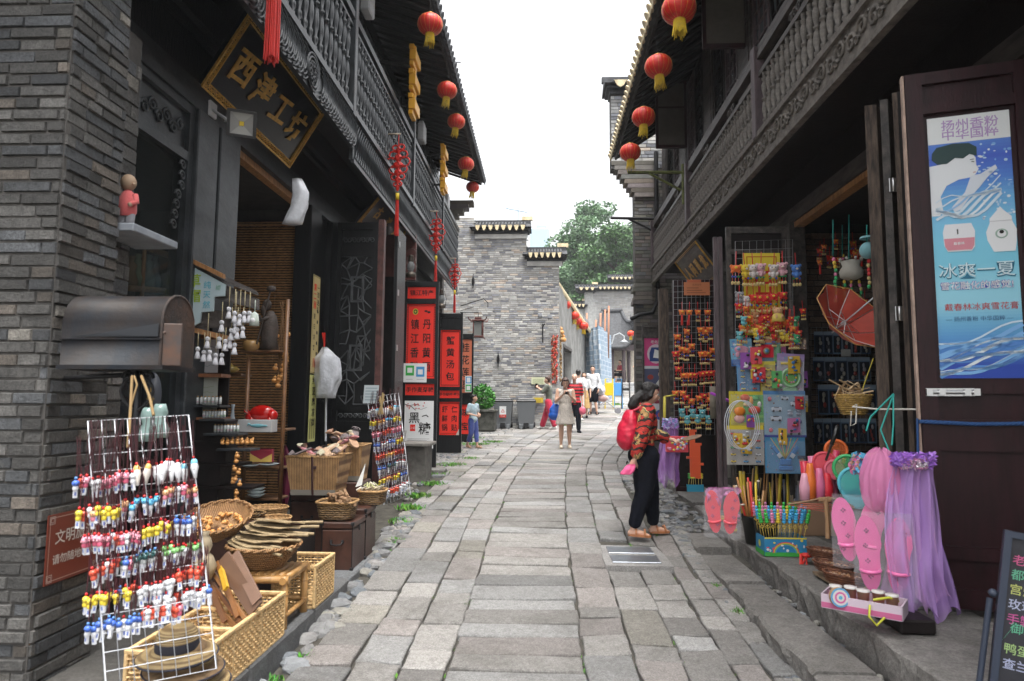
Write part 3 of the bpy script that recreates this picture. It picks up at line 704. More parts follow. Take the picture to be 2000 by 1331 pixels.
ea,eb=W(1088,560,21.45),W(1154,656,29.5);ra,rb_=V((ea.x-2.2,ea.y+.1,ea.z+.95)),V((eb.x-2.2,eb.y+.6,eb.z+1.1))
f=MB();f.prism([ea,eb,rb_,ra],(0,0,.07));rf=f.build('roof',DARKBROWN,GH)
f=MB();g_=MB();d_=(eb-ea).normalized();n_v=V((d_.y,-d_.x,0)).normalized()
for i in range(58):
 q=i/57;a=ea.lerp(eb,q)+UP*.10;b=ra.lerp(rb_,q)+UP*.10;f.cyl(a+(a-b).normalized()*.05,b,.055,n=6)
 c=a+(a-b).normalized()*.06;g_.cyl(c,c+n_v*.03,.065,n=8);g_.prism([c-d_*.08-UP*.03,c+d_*.08-UP*.03,c-UP*.14],n_v*.02)
f.build('tile_course',TILE,rf);g_.build('lime_tile_end',TILEL,rf)
# far buildings
FH=thing('brick_house',(6,44,2.2),'far pale brick house with a tiled coping behind the pavilion','house')
def P3(px,py,Y):return W(px,py,Y)
a=P3(1152,566,44);b=P3(1300,760,44)
f=MB();f.bb(a.x,a.x+7,44,44.5,2,a.z);f.build('wall',MORTARL,FH)
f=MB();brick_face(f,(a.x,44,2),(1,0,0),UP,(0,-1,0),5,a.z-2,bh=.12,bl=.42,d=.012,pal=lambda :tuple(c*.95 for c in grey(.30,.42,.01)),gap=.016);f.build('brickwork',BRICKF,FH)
cap(FH,a.x,a.x+7,43.9,44.5,a.z,26);cap(FH,a.x+1.4,a.x+7,44.4,44.9,a.z+.75,20,name='upper_coping')
SG=thing('tiled_gatehouse',(4.5,40,2.2),'small tiled gate building with a stepped white edged gable left of the pavilion','gatehouse')
c=P3(1122,600,40);d_=P3(1152,640,40)
f=MB();f.bb(c.x,d_.x+.4,40,40.6,2,c.z);f.bb(d_.x-.3,d_.x+.2,39.9,40.5,2,c.z+1.0);f.build('wall',mat('pale_gate_wall',(.35,.35,.34),.9,var=.2),SG)
cap(SG,c.x-.5,d_.x-.3,39.9,40.5,c.z,5);cap(SG,d_.x-.7,d_.x+.3,39.8,40.4,c.z+1.0,3,name='upper_coping')
PV=thing('pavilion',(5.6,36,2.4),'open pavilion with purple-brown columns and upswept grey tile roof closing the lane','pavilion')
e0=P3(1145,655,36);e1=P3(1252,640,34.5);rz=P3(1180,612,37).z;base=2.55
ez=P3(1200,682,35).z
cxp,cyp=(e0.x+e1.x)/2+.12,37.0;hw=(e1.x-e0.x)/2
f=MB();N=14;rows=[]
tipz=P3(1250,585,34.5).z
for j in range(7):
 t_=j/6;row=[]
 for i in range(N+1):
  s=i/N*2-1;x=cxp+s*(hw*(1-.62*t_));y=cyp-2.3*(1-t_)
  z=lerp(ez,rz,t_**1.5)+(abs(s)**3.5)*(1 if s>0 else .25)*(tipz-ez)*(1-t_)**2
  row.append(V((x,y,z)))
 rows.append(row)
for rr in(rows,[[V((q.x,2*cyp-q.y,q.z))for q in row]for row in rows]):
 vs=[q for row in rr for q in row];f.add(vs,[(j*(N+1)+i,j*(N+1)+i+1,(j+1)*(N+1)+i+1,(j+1)*(N+1)+i)for j in range(6)for i in range(N)],True)
for s in(-1,1):
 vs=[]
 for j in range(7):
  t_=j/6
  for i in range(7):
   q=i/6*2-1;yy=cyp+q*2.3*(1-t_);z=lerp(ez,rz,t_**1.5)+(abs(q)**3.5)*(1 if s>0 else .25)*(tipz-ez)*(1-t_)**2
   vs.append(V((cxp+s*hw*(1-.62*t_),yy,z)))
 f.add(vs,[(j*7+i,j*7+i+1,(j+1)*7+i+1,(j+1)*7+i)for j in range(6)for i in range(6)],True)
pr_=f.build('roof',TILE,PV)
f=MB()
for i in range(0,4*N+1):
 s=i/(4*N)*2-1
 pts=[]
 for j in range(7):
  t_=j/6;pts.append(V((cxp+s*(hw*(1-.62*t_)),cyp-2.3*(1-t_)-.02,lerp(ez,rz,t_**1.5)+(abs(s)**3.5)*(1 if s>0 else .25)*(tipz-ez)*(1-t_)**2+.05)))
 f.tube(pts,.055,5);f.ball(pts[0],.085,6,4)
for s in(-1,1):
 pts=[V((cxp+s*(hw*(1-.62*j/6)),cyp-2.3*(1-j/6),lerp(ez,rz,(j/6)**1.5)+(1 if s>0 else .25)*(tipz-ez)*(1-j/6)**2+.12))for j in range(7)]
 f.tube(pts,.12,6)
f.tube([(cxp-hw*.42,cyp,rz+.15),(cxp,cyp,rz+.1),(cxp+hw*.42,cyp,rz+.15)],.17,6);f.build('ridge_tiles',TILE,pr_)
for px in(1218,1228,1196,1252):
 c=P3(px,700,35.4 if px!=1228 else 36.6);f=MB();f.cyl((c.x,c.y,base-.3),(c.x,c.y,ez+.4),.1,n=10);f.build('column',PLUM,PV)
f=MB();f.bb(cxp-hw+.6,cxp+hw-.3,35.3,35.45,ez-.05,ez+.25);f.build('beam',PLUM,PV)
f=MB();f.bb(cxp-hw+.3,cxp+hw,38.2,38.4,2.4,ez+.4);f.build('back_wall',mat('cream_wall',(.42,.38,.32),.9,var=.2),PV)
a=P3(1190,722,35.4);b=P3(1222,700,35.4)
f=MB();f.bb(a.x,b.x,35.36,35.44,base+.75,base+.85);f.bb(a.x,b.x,35.36,35.44,base+.3,base+.38)
for i in range(6):f.bb(a.x+i*(b.x-a.x)/5-.02,a.x+i*(b.x-a.x)/5+.02,35.38,35.42,base+.38,base+.75)
f.build('bench_rail',DARKBROWN,PV)
mb=MB();mb.any=True
for k in range(5):
 mb.c=grey(.3,.4);mb.bbox((6.0-.0*k,31.2+k*.42,1.86+k*.14),(4.6-.1*k,.42,.15),.01)
tag(mb.build('stair',STONE),kind='structure')
mb=MB();mb.any=True
for i in range(9):
 for j in range(3):mb.c=grey(.22,.36);mb.bbox((4.0+i*.5+rnd(-.04,.04),33.6+rnd(-.02,.02),2.1+j*.24),(.48,.5,.22),.04)
mb.c=(.33,.32,.3);mb.bbox((6.5,36,2.45),(6,4.4,.5),.02)
tag(mb.build('terrace',STONE),kind='structure')
# flat faces carrying print
class Face:
 """a plane with origin o (lower left as read), u to the right, v up; layers stand 1.5 mm proud of one another"""
 def __init__(s,o,u,v,Wd,H):s.o=V(o);s.u=V(u).normalized();s.v=V(v).normalized();s.n=s.u.cross(s.v).normalized();s.W=Wd;s.H=H
 def P(s,x,y,k=0):return s.o+s.u*x+s.v*y+s.n*(.0015*k)
 def rect(s,mb,x0,y0,x1,y1,c,k=1):mb.col(c).quad(s.P(x0,y0,k),s.P(x1,y0,k),s.P(x1,y1,k),s.P(x0,y1,k))
 def poly(s,mb,pts,c,k=1):mb.col(c).add([s.P(x,y,k)for x,y in pts],[tuple(range(len(pts)))])
 def disc(s,mb,x,y,rx,ry,c,k=1,n=16):s.poly(mb,[(x+cos(2*pi*i/n)*rx,y+sin(2*pi*i/n)*ry)for i in range(n)],c,k)
 def line(s,mb,pts,w_,c,k=1):
  mb.col(c)
  for(a,b),(d,e)in zip(pts,pts[1:]):
   L=hypot(d-a,e-b)or 1;px,py=-(e-b)/L*w_/2,(d-a)/L*w_/2
   mb.quad(s.P(a+px,b+py,k),s.P(a-px,b-py,k),s.P(d-px,e-py,k),s.P(d+px,e+py,k))
 def text(s,mb,t,x,y,size,c,k=2,bold=0,wide=None,vert=False,gap=1.08):mb.col(c).text(t,s.P(x,y,k),s.u,s.v,size,bold,wide,vert,gap)
 def sheet(s,mb,c,th=.004):mb.col(c).prism([s.P(0,0),s.P(s.W,0),s.P(s.W,s.H),s.P(0,s.H)],s.n*-th)
 def frame(s,mb,m0,m1,m2,m3,c,k=1,w_=.004):
  for a in((m0,m1,m2,m1+w_),(m0,m3-w_,m2,m3),(m0,m1,m0+w_,m3),(m2-w_,m1,m2,m3)):s.rect(mb,*a,c,k)
def bars(mb,F,x0,y0,x1,y1,th,d0=0,d1=.04):
 """solid bar on face F from depth d0 to d1 in front of it"""
 mb.prism([F.P(x0,y0)+F.n*d0,F.P(x1,y0)+F.n*d0,F.P(x1,y1)+F.n*d0,F.P(x0,y1)+F.n*d0],F.n*(d1-d0))
def door_leaf(parent,F,m,rails,stile=.07,th=.05,name='door_leaf',back=True,bm=None):
 """stiles and rails in front of a recessed board; rails = list of (y0, y1)"""
 mb=MB();bars(mb,F,0,0,stile,F.H,0,0,th);bars(mb,F,F.W-stile,0,F.W,F.H,0,0,th)
 for a,b in rails:bars(mb,F,stile,a,F.W-stile,b,0,.002,th-.002)
 o=mb.build(name,m,parent)
 if back:mb=MB();bars(mb,F,stile*.5,.01,F.W-stile*.5,F.H-.01,0,.012,.024);mb.build('board',bm or m,o)
 return o
RED=(.80,.035,.022);INK=(.012,.01,.01);WHITE=(.75,.76,.76)
# LEFT: lattice door standing open into the lane
a=W(645,965,9.5);b=W(727,965,9.5)
F=Face((a.x,9.5,a.z),(1,0,0),UP,b.x-a.x,3.93)
o=door_leaf(LB,F,BLACKWOOD,((0,.1),(.95,1.03),(1.18,1.26),(3.42,3.5),(3.83,3.93)),name='lattice_door')
tag(o,'tall black door leaf with cracked-ice lattice')
mb=MB();random.seed(3)
y=1.3
for k in range(64):
 pass
NXL,NYL=4,14
nd=[[(lerp(.07,F.W-.07,i/NXL)+(rnd(-.045,.045)if 0<i<NXL else 0),lerp(1.27,3.42,j/NYL)+(rnd(-.06,.06)if 0<j<NYL else 0))for j in range(NYL+1)]for i in range(NXL+1)]
for i in range(NXL+1):
 for j in range(NYL+1):
  for(di,dj,pr_)in((1,0,.75),(0,1,.7),(1,1,.28),(1,-1,.28)):
   if 0<=i+di<=NXL and 0<=j+dj<=NYL and rnd(0,1)<pr_ and not(di==0 and i in(0,NXL)):
    mb.tube([F.P(*nd[i][j])+F.n*.035,F.P(*nd[i+di][j+dj])+F.n*.035],.010,4)
mb.build('lattice',mat('worn_lattice',(.075,.08,.085),.5,var=.4),o)
for y in(1.75,2.75):
 mb=MB()
 for(x0,y0,x1,y1)in((.22,y,.25,y+.38),(.38,y,.41,y+.38),(.25,y,.38,y+.03),(.25,y+.35,.38,y+.38)):bars(mb,F,x0,y0,x1,y1,0,.025,.05)
 mb.build('lattice_square',MATS['worn_lattice'],o)
mb=MB()
for i in range(7):scroll(mb,F.P(.12+i*.066,3.66)+F.n*.05,F.u,F.v,.045,1.3,.009,n=9,flip=1 if i%2 else-1)
for i in range(6):scroll(mb,F.P(.13+i*.07,1.105)+F.n*.05,F.u,F.v,.04,1.3,.009,n=9,flip=1 if i%2 else-1)
mb.build('carved_band',MATS['worn_lattice'],o);mb=MB()
for r in(.15,.11,.06):mb.tube([F.P(.3+cos(i*pi/8)*r,.5+sin(i*pi/8)*r)+F.n*.03 for i in range(16)],.012,5,close=True)
for i in range(8):scroll(mb,F.P(.3+cos(i*pi/4)*.085,.5+sin(i*pi/4)*.085)+F.n*.03,F.u,F.v,.03,1.2,.007,n=7)
mb.build('carved_medallion',BLACKWOOD2,o)
random.seed(11)
mb=MB();mb.bb(b.x+.005,b.x+.09,9.44,9.56,a.z,a.z+3.97);mb.build('door_edge',OLDWOOD if 0 else mat('reddish_edge',(.09,.035,.03),.55,var=.5,vscale=8),LB)
mb=MB();mb.bb(b.x+.12,b.x+.17,10.0,10.6,a.z,a.z+4.0);o=mb.build('door',BLACKWOOD,LB)
mb=MB()
for z_ in(1.3,2.2,3.1,3.9):mb.bb(b.x+.172,b.x+.185,10.05,10.1,a.z+z_*.95,a.z+z_*.95+.09)
mb.build('hinge',CHROME,o)
def poster_door(px0,py0,px1,py1,Y,ang,name_l):
 a=W(px0,py1,Y);b=W(px1,py1,Y);t_=W(px1,py0,Y);Wd=(b.x-a.x);
 u=V((cos(ang),-sin(ang),0));Wd=Wd/cos(ang)*(1 if ang==0 else .98)
 return Face((a.x,Y,min(a.z,b.z)),u,UP,Wd,t_.z-min(a.z,b.z))
FB=poster_door(783,551,852,912,11.9,0,'')
o=door_leaf(LB,FB,BLACKWOOD,((0,.32),(.32,.40),(1.18,1.26),(1.48,1.56),(2.93,3.01),(3.24,3.33)),stile=.055,name='painted_door');tag(o,'open door leaf carrying red posters and a white one')
mb=MB();mb.bb(FB.o.x-.09,FB.o.x-.005,11.82,11.95,.45,3.85);mb.build('door_edge',RAWWOOD,LB)
mb=MB();mb.bb(FB.o.x-.62,FB.o.x-.1,11.9,11.95,.35,3.9);mb.build('door',DARKBROWN,LB)
def on(F,x0,y0,x1,y1,d=.026):return Face(F.P(x0,y0)+F.n*d,F.u,F.v,x1-x0,y1-y0)
def poster(name,F,label,cat,draw,group=None,m=None,c=WHITE):
 mb=MB();F.sheet(mb,c);draw(mb,F);o=mb.build(name,m or PAPER,base=F.P(F.W/2,0));return tag(o,label,cat,group)
W_=FB.W
def d1(mb,f):f.text(mb,'镇江特产',f.W/2,f.H/2,.115,INK,bold=.01)
poster('red_banner',on(FB,.06,3.02,W_-.06,3.23),'short red banner with four black characters above the red vinegar poster','banner',d1,c=RED)
def d2(mb,f):
 f.frame(mb,.03,.03,f.W-.03,f.H-.03,INK,1,.006)
 for i in range(40):f.rect(mb,.012,.04+i*(f.H-.08)/40,.024,.04+(i+.5)*(f.H-.08)/40,INK);f.rect(mb,f.W-.024,.04+i*(f.H-.08)/40,f.W-.012,.04+(i+.5)*(f.H-.08)/40,INK)
 f.text(mb,'镇江香醋',f.W*.29,f.H*.44,.205,INK,vert=True,gap=1.25,bold=.012,wide=.8);f.text(mb,'丹阳黄酒',f.W*.70,f.H*.44,.205,INK,vert=True,gap=1.25,bold=.012,wide=.8)
 f.disc(mb,f.W*.3,f.H-.14,.05,.06,(.5,.45,.05),1);f.disc(mb,f.W*.3,f.H-.14,.034,.04,INK,2);f.disc(mb,f.W*.3,f.H-.14,.018,.02,(.5,.45,.05),3)
 f.disc(mb,f.W*.66,f.H-.13,.03,.018,INK);f.disc(mb,f.W*.76,f.H-.15,.03,.02,INK)
poster('red_poster',on(FB,.05,1.57,W_-.05,2.92),'tall red poster with two columns of black characters above the black sugar advert','poster',d2,c=RED)
def d3(mb,f):f.text(mb,'手作麦芽糖',f.W/2,f.H/2,.105,INK,bold=.012)
poster('red_banner',on(FB,.05,1.27,W_-.05,1.47),'short red banner between the vinegar poster and the white black sugar advert','banner',d3,c=RED)
def d4(mb,f):
 f.line(mb,[(.0,f.H*.93),(.12,f.H*.88),(.2,f.H*.8)],.012,(.05,.03,.03));f.line(mb,[(.1,f.H*.9),(.2,f.H*.93),(.28,f.H*.9)],.007,(.05,.03,.03));f.line(mb,[(.2,f.H*.84),(.3,f.H*.82),(.4,f.H*.86)],.005,(.05,.03,.03))
 for i in range(16):f.disc(mb,rnd(.03,.36),f.H*rnd(.83,.96),.012,.012,(.6,.08,.06),2,8)
 f.text(mb,'黑',f.W*.34,f.H*.64,.22,INK,bold=.008);f.text(mb,'糖',f.W*.70,f.H*.42,.24,INK,bold=.008)
 f.rect(mb,f.W*.2,f.H*.36,f.W*.38,f.H*.5,RED);f.text(mb,'上记',f.W*.29,f.H*.43,.05,WHITE,3)
 f.line(mb,[(f.W*.6,f.H*.67),(f.W*.75,f.H*.7),(f.W*.82,f.H*.66)],.016,INK)
 for i in range(5):f.rect(mb,f.W*.12,.06+i*.026,f.W*(.88-.1*(i%2)),.066+i*.026,(.25,.25,.25))
poster('advert_board',on(FB,.055,.33,W_-.055,1.17,.054),'white advert board reading black sugar in brushed characters with plum blossom','advert',d4)
def d5(mb,f):
 f.rect(mb,.04,.12,.19,.3,(.05,.42,.08));f.rect(mb,.07,.17,.16,.26,WHITE,2);f.rect(mb,.23,.1,.38,.28,(.06,.3,.62));f.rect(mb,.26,.14,.35,.23,WHITE,2)
 f.rect(mb,.05,.05,.17,.056,(.3,.3,.3));f.rect(mb,.24,.05,.37,.056,(.3,.3,.3))
poster('payment_card',on(FB,.02,1.5,.44,1.84,.056),'white payment card with a green and a blue square taped on the vinegar poster','card',d5)
FC=poster_door(853,612,901,884,14.2,0,'')
o=door_leaf(LB,FC,BLACKWOOD,((0,.3),(.3,.36),(1.08,1.14),(1.32,1.38),(2.62,2.68),(2.88,2.97)),stile=.05,name='painted_door');tag(o,'open door leaf carrying the crab soup dumpling posters')
mb=MB();mb.bb(FC.o.x-.8,FC.o.x-.01,14.2,14.25,.5,3.6);mb.build('door',BLACKWOOD,LB)
def d6(mb,f):f.frame(mb,.025,.03,f.W-.025,f.H-.03,INK,1,.012);f.text(mb,'蟹黄汤包',f.W/2,f.H/2,.2,INK,vert=True,gap=1.28,bold=.012)
poster('red_poster',on(FC,.04,1.39,FC.W-.04,2.61),'tall red poster with a single column reading crab soup dumplings','poster',d6,c=RED)
def d7(mb,f):f.text(mb,'手作酸梅·莓汁',f.W/2,f.H/2,.075,INK,bold=.01)
poster('red_banner',on(FC,.04,1.15,FC.W-.04,1.31),'short red banner under the crab soup dumpling poster','banner',d7,c=RED)
def d8(mb,f):
 f.frame(mb,.02,.03,f.W-.02,f.H-.03,INK,1,.005);f.text(mb,'虾鲜锅',f.W*.27,f.H/2,.16,INK,vert=True,bold=.012,wide=.85,gap=1.2);f.text(mb,'仁肉贴',f.W*.73,f.H/2,.16,INK,vert=True,bold=.012,wide=.85,gap=1.2)
 f.poly(mb,[(f.W-.08,0),(f.W,0),(f.W,.16)],(.6,.55,.52),2)
poster('red_poster',on(FC,.04,.37,FC.W-.04,1.07),'squarish red poster with six characters and a torn white corner','poster',d8,c=RED)
FD=poster_door(900,652,923,868,16.5,0,'')
FD.o.x-=.2;FD.W+=.2
o=door_leaf(LB,FD,BLACKWOOD,((0,.2),(.98,1.03),(1.2,1.25),(2.6,2.7)),stile=.04,name='painted_door');tag(o,'farthest open door leaf with a faded orange poster')
OR_=(.62,.17,.09)
def d9(mb,f):f.text(mb,'桂花莲圆',f.W*.6,f.H*.5,.26,INK,vert=True,bold=.012,wide=.85,gap=1.2)
poster('orange_poster',on(FD,.04,1.26,FD.W-.04,2.59),'faded orange poster with a column of characters on the farthest door leaf','poster',d9,c=OR_)
def d10(mb,f):f.text(mb,'味宝',f.W*.62,f.H*.5,.22,INK,vert=True,bold=.012,wide=.8,gap=1.5)
poster('red_poster',on(FD,.04,.25,FD.W-.04,.97),'small red poster low on the farthest door leaf behind the boy','poster',d10,c=RED)
def d11(mb,f):f.rect(mb,.015,.02,f.W-.015,f.H*.46,(.05,.42,.1));f.rect(mb,.04,.05,f.W-.04,f.H*.38,WHITE,2);f.rect(mb,.015,f.H*.54,f.W-.015,f.H-.02,(.06,.3,.62));f.rect(mb,.04,f.H*.6,f.W-.04,f.H*.9,WHITE,2)
poster('payment_card',on(FD,FD.W-.2,1.28,FD.W-.03,1.68,.05),'narrow payment card with blue over green square on the faded orange poster','card',d11)
p=WX(592,522,-3.01);q=WX(600,862,-3.01)
F=Face((-2.998,8.43,1.2),(0,1,0),UP,.25,3.35)
ys0,ys1,ys2=WX(597,865,-3.0).z,WX(597,728,-3.0).z,WX(592,524,-3.0).z
f1=Face((-2.998,8.44,ys1),(0,1,0),UP,.27,ys2-ys1);f0=Face((-2.998,8.44,ys0),(0,1,0),UP,.26,ys1-ys0-.02)
def e1(mb,f):
 f.frame(mb,.01,.01,f.W-.01,f.H-.01,(.2,.15,.05),1,.008)
 f.text(mb,'第二届',f.W*.28,f.H-.28,.11,RED,vert=True,bold=.015);f.text(mb,'一双送礼',f.W*.72,f.H-.3,.09,INK,vert=True,bold=.01);f.text(mb,'夏日凉爽',f.W*.3,f.H*.42,.08,INK,vert=True,gap=1.7,bold=.01);f.text(mb,'●●●●●',f.W*.7,f.H*.42,.07,INK,vert=True,gap=2)
 for i in range(3):f.rect(mb,.07+i*.05,.08,.1+i*.05,.2,(.5,.1,.05))
poster('paper_notice',f1,'long yellow paper notice with red and black characters on the dark door post','notice',e1,c=(.62,.50,.24))
def e2(mb,f):
 f.text(mb,'纯亚麻凉鞋',f.W*.55,f.H*.6,.12,INK,vert=True,bold=.02,gap=1.15)
 for i in range(3):f.rect(mb,.03+i*.075,.04,.075+i*.075,.3,(.3,.28,.1))
poster('paper_notice',f0,'shorter greenish yellow notice with bold characters below the long one','notice',e2,c=(.58,.58,.22))
# plaques
def plaque(y0,y1,z0,z1,xb,xt,label,txt,size,gold=True,boardm=None,side=1):
 t=thing('shop_plaque',(xb,(y0+y1)/2,z0),label,'plaque')
 u=V((0,1,0))if side>0 else V((0,-1,0));o=V((xb,y0 if side>0 else y1,z0));v=V((xt-xb,0,z1-z0));H=v.length
 F=Face(o,u,v,abs(y1-y0),H)
 mb=MB();mb.prism([F.P(0,0),F.P(F.W,0),F.P(F.W,F.H),F.P(0,F.H)],F.n*-.04);mb.build('board',boardm or mat('black_lacquer',(.008,.008,.01),.25),t)
 mb=MB();b_=.075 if gold else .03
 for(x0,y0_,x1,y1_)in((0,0,F.W,b_*.25),(0,F.H-b_*.25,F.W,F.H),(0,b_*.25,b_*.25,F.H-b_*.25),(F.W-b_*.25,b_*.25,F.W,F.H-b_*.25),(b_,b_*.85,F.W-b_,b_),(b_,F.H-b_,F.W-b_,F.H-b_*.85),(b_*.85,b_*.85,b_,F.H-b_*.85),(F.W-b_,b_*.85,F.W-b_*.85,F.H-b_*.85)):bars(mb,F,x0,y0_,x1,y1_,0,-.0,.02)
 if gold:
  n=int(F.W/.045)
  for i in range(n):
   for yy in(b_/2,F.H-b_/2):scroll(mb,F.P(.04+i*(F.W-.08)/n,yy)+F.n*.008,F.u,F.v,.026,1.2,.006,n=7,flip=1 if i%2 else-1)
  n=int(F.H/.05)
  for i in range(n):
   for xx in(b_/2,F.W-b_/2):scroll(mb,F.P(xx,.04+i*(F.H-.08)/n)+F.n*.008,F.u,F.v,.026,1.2,.006,n=7,flip=1 if i%2 else-1)
 mb.build('gilt_frame',GOLD,t)
 for i,ch in enumerate(txt):
  mb=MB();k=len(txt);c=F.P(F.W*(i+.5+(.15 if k>2 else 0)*(0))/k*.86+F.W*.07,F.H*(.5))+F.n*.004
  m0=len(mb.v);vs,fs,wd,ht=glyphs(ch,.022)
  for q_ in(0.0,.006,.012):mb.add([c+F.u*p.x*size+F.v*(p.y*size+p.x*size*.12)+F.n*q_ for p in vs],fs)
  mb.build('gilt_character',GOLD,t)
 return t
plaque(5.53,7.59,4.39,5.09,-3.05,-2.63,'large black plaque with a gilt carved frame and four gilt characters over the first shop','西津工坊',.36)
plaque(10.42,12.6,4.50,5.1,-3.03,-2.55,'plain dark plaque with thin gilt edge and small gilt writing over the second shop','古渡坊',.24,gold=True,boardm=mat('grey_lacquer',(.03,.028,.03),.3))
a=WX(1275,555,2.75);
plaque(10.9,12.6,3.75,4.3,2.9,2.5,'dark plaque with small gold brushed writing hung under the right hand balcony','人间灵龙',.26,gold=False,boardm=BROWNWOOD,side=-1)
# lanterns
def lantern_proto(R_=.19,H=.3,name='red_lantern'):
 t=thing(name,(0,0,0),None,'lantern')
 mb=MB();n=48;prof=[(.0,.0)]
 vs=[];rows=11
 for i in range(rows):
  a=pi*(.07+.86*i/(rows-1));
  for j in range(n):
   b=2*pi*j/n;rr=R_*sin(a)**.8*(1-.035*abs(cos(b*8))**4);vs.append(V((rr*cos(b),rr*sin(b),-cos(a)*H/2)))
 mb.add(vs,[(i*n+j,i*n+(j+1)%n,(i+1)*n+(j+1)%n,(i+1)*n+j)for i in range(rows-1)for j in range(n)],True)
 mb.build('silk_body',REDSILK,t)
 mb=MB()
 for j in range(16):
  b=2*pi*j/16+pi/16*0;mb.tube([V((R_*1.0*sin(pi*(.07+.86*i/8))**.8*cos(b),R_*sin(pi*(.07+.86*i/8))**.8*sin(b),-cos(pi*(.07+.86*i/8))*H/2))for i in range(9)],.0022,3)
 mb.lathe([(.0,H*.47),(R_*.33,H*.47),(R_*.36,H*.53),(0,H*.55)],n=16);mb.lathe([(0,-H*.55),(R_*.33,-H*.53),(R_*.36,-H*.47),(0,-H*.46)],n=16);mb.build('gilt_cap',GOLD,t)
 mb=MB()
 for j in range(34):
  b=2*pi*j/34;q=V((cos(b),sin(b),0))*R_*.33;mb.tube([q+V((0,0,-H*.5)),q*1.08+V((0,0,-H*.5-R_*.5)),q*rnd(.85,1.35)+V((0,0,-H*.5-R_*rnd(.7,1.05)))],.005,3)
 mb.build('yellow_fringe',YELLOWSILK,t)
 mb=MB();mb.tube([(0,0,H*.5),(0,0,H*.5+.3)],.004,4);mb.build('hanging_wire',IRON,t)
 return t
LP=Proto(lantern_proto());ranks=['nearest','second','third','fourth','last']
def dia_pt(px,py,d,D):return V((0,0,1.6))+ray(px,py)*(D*FPX/d)
for i,(x,y,d)in enumerate([(840,48,50),(873,177,41),(891,238,36),(910,321,31),(923,366,27)]):
 LP(dia_pt(x,y,d,.38),rot=(rnd(-.09,.09),rnd(-.09,.09),rnd(0,3)),scale=rnd(.95,1.05),label=f'{ranks[i]} round red lantern with yellow fringe under the left eave',group='lanterns under the left eave')
for i,(x,y,d)in enumerate([(1326,18,66),(1286,130,55),(1257,229,47),(1231,298,42)]):
 LP(dia_pt(x,y,d,.38),rot=(rnd(-.09,.09),rnd(-.09,.09),rnd(0,3)),scale=rnd(.95,1.05),label=f'{ranks[i]} bright red lantern with gold fringe under the right eave',group='lanterns under the right eave')
for i,(x,y,d)in enumerate([(1105,596,21),(1122,617,20),(1128,628,19),(1140,637,19)]):
 LP(dia_pt(x,y,d,.38),rnd(0,3),label=f'{ranks[i]} of the small red lanterns along the brick house eave',group='lanterns on the brick house')
for i,(x,y,d)in enumerate([(1191,646,15),(1232,652,16),(1243,660,14)]):
 LP(dia_pt(x,y,d,.42),rnd(0,3),label=['small red lantern hanging left of the pavilion column','brighter small red lantern at the pavilion corner','dimmer small lantern behind the pavilion corner one'][i],group='lanterns at the pavilion')
 # red knots
def knot(px,py0,pyt,py1,Y,label,dx=0):
 top=W(px,py0,Y);bot=W(px+dx,py1,Y);tas=W(px,pyt,Y).z
 t=thing('red_knot',top,label,'knot decoration','red knots along the balcony')
 L=top.z-tas;r=L*.085
 mb=MB();c=top
 mb.tube([c,c-UP*L*.2],.008,5)
 for k in range(6):
  z=c.z-L*(.22+.12*k);rr=r*(1.0,1.5,1.9,1.5,1.1,.7)[k]
  for s in(-1,1):mb.tube([V((c.x,c.y,z))+V((s*rr*(1-cos(a))/2*1.2,-.02*s,rr*.5*sin(a)))for a in[i*pi/4 for i in range(8)]],.014,5,close=True)
  mb.ball((c.x,c.y,z-L*.05),(rr*.5,.03,L*.065),8,5)
 mb.build('knotted_cord',REDSILK,t)
 mb=MB();mb.cyl((c.x,c.y,tas+.03),(c.x,c.y,tas-.07),.028,n=8);mb.build('gold_band',YELLOWSILK,t)
 mb=MB()
 for j in range(26):
  b=j*2.4;q=.032*sqrt(j/26);mb.tube([V((c.x+cos(b)*q*.6,c.y+sin(b)*q*.6,tas-.06)),V((c.x+cos(b)*q,c.y+sin(b)*q,bot.z+rnd(0,.03)))],.006,3)
 mb.build('silk_tassel',REDSILK,t)
 mb=MB();mb.cyl(c+V((-.16,0,0)),c+V((.03,0,0)),.014);mb.build('hanger_peg',mat('beige_peg',(.5,.42,.32),.5),t)
kY=[WX(533,0,-2.25).y,8.3,11.2,14.0]
c0=WX(545,0,-2.2)
t=thing('red_knot',c0,'nearest red silk tassel, cut off above, in front of the carved cloud board','knot decoration','red knots along the balcony')
tb=W(530,125,c0.y);mb=MB()
for j in range(60):
 b=j*2.4;q=.062*sqrt(j/60);mb.tube([V((c0.x-.04+cos(b)*q*.8,c0.y+sin(b)*q,c0.z+.5)),V((c0.x-.045+cos(b)*q,c0.y+sin(b)*q,tb.z+rnd(0,.06)))],.006,3)
mb.build('silk_tassel',REDSILK,t)
knot(779,262,382,462,WX(779,262,-2.2).y,'long red knot and tassel hanging second along the balcony')
knot(853,413,503,575,WX(853,413,-2.2).y,'red knot and tassel hanging third along the balcony')
knot(889,505,570,612,WX(889,505,-2.2).y,'smallest and farthest red knot hanging from the balcony')
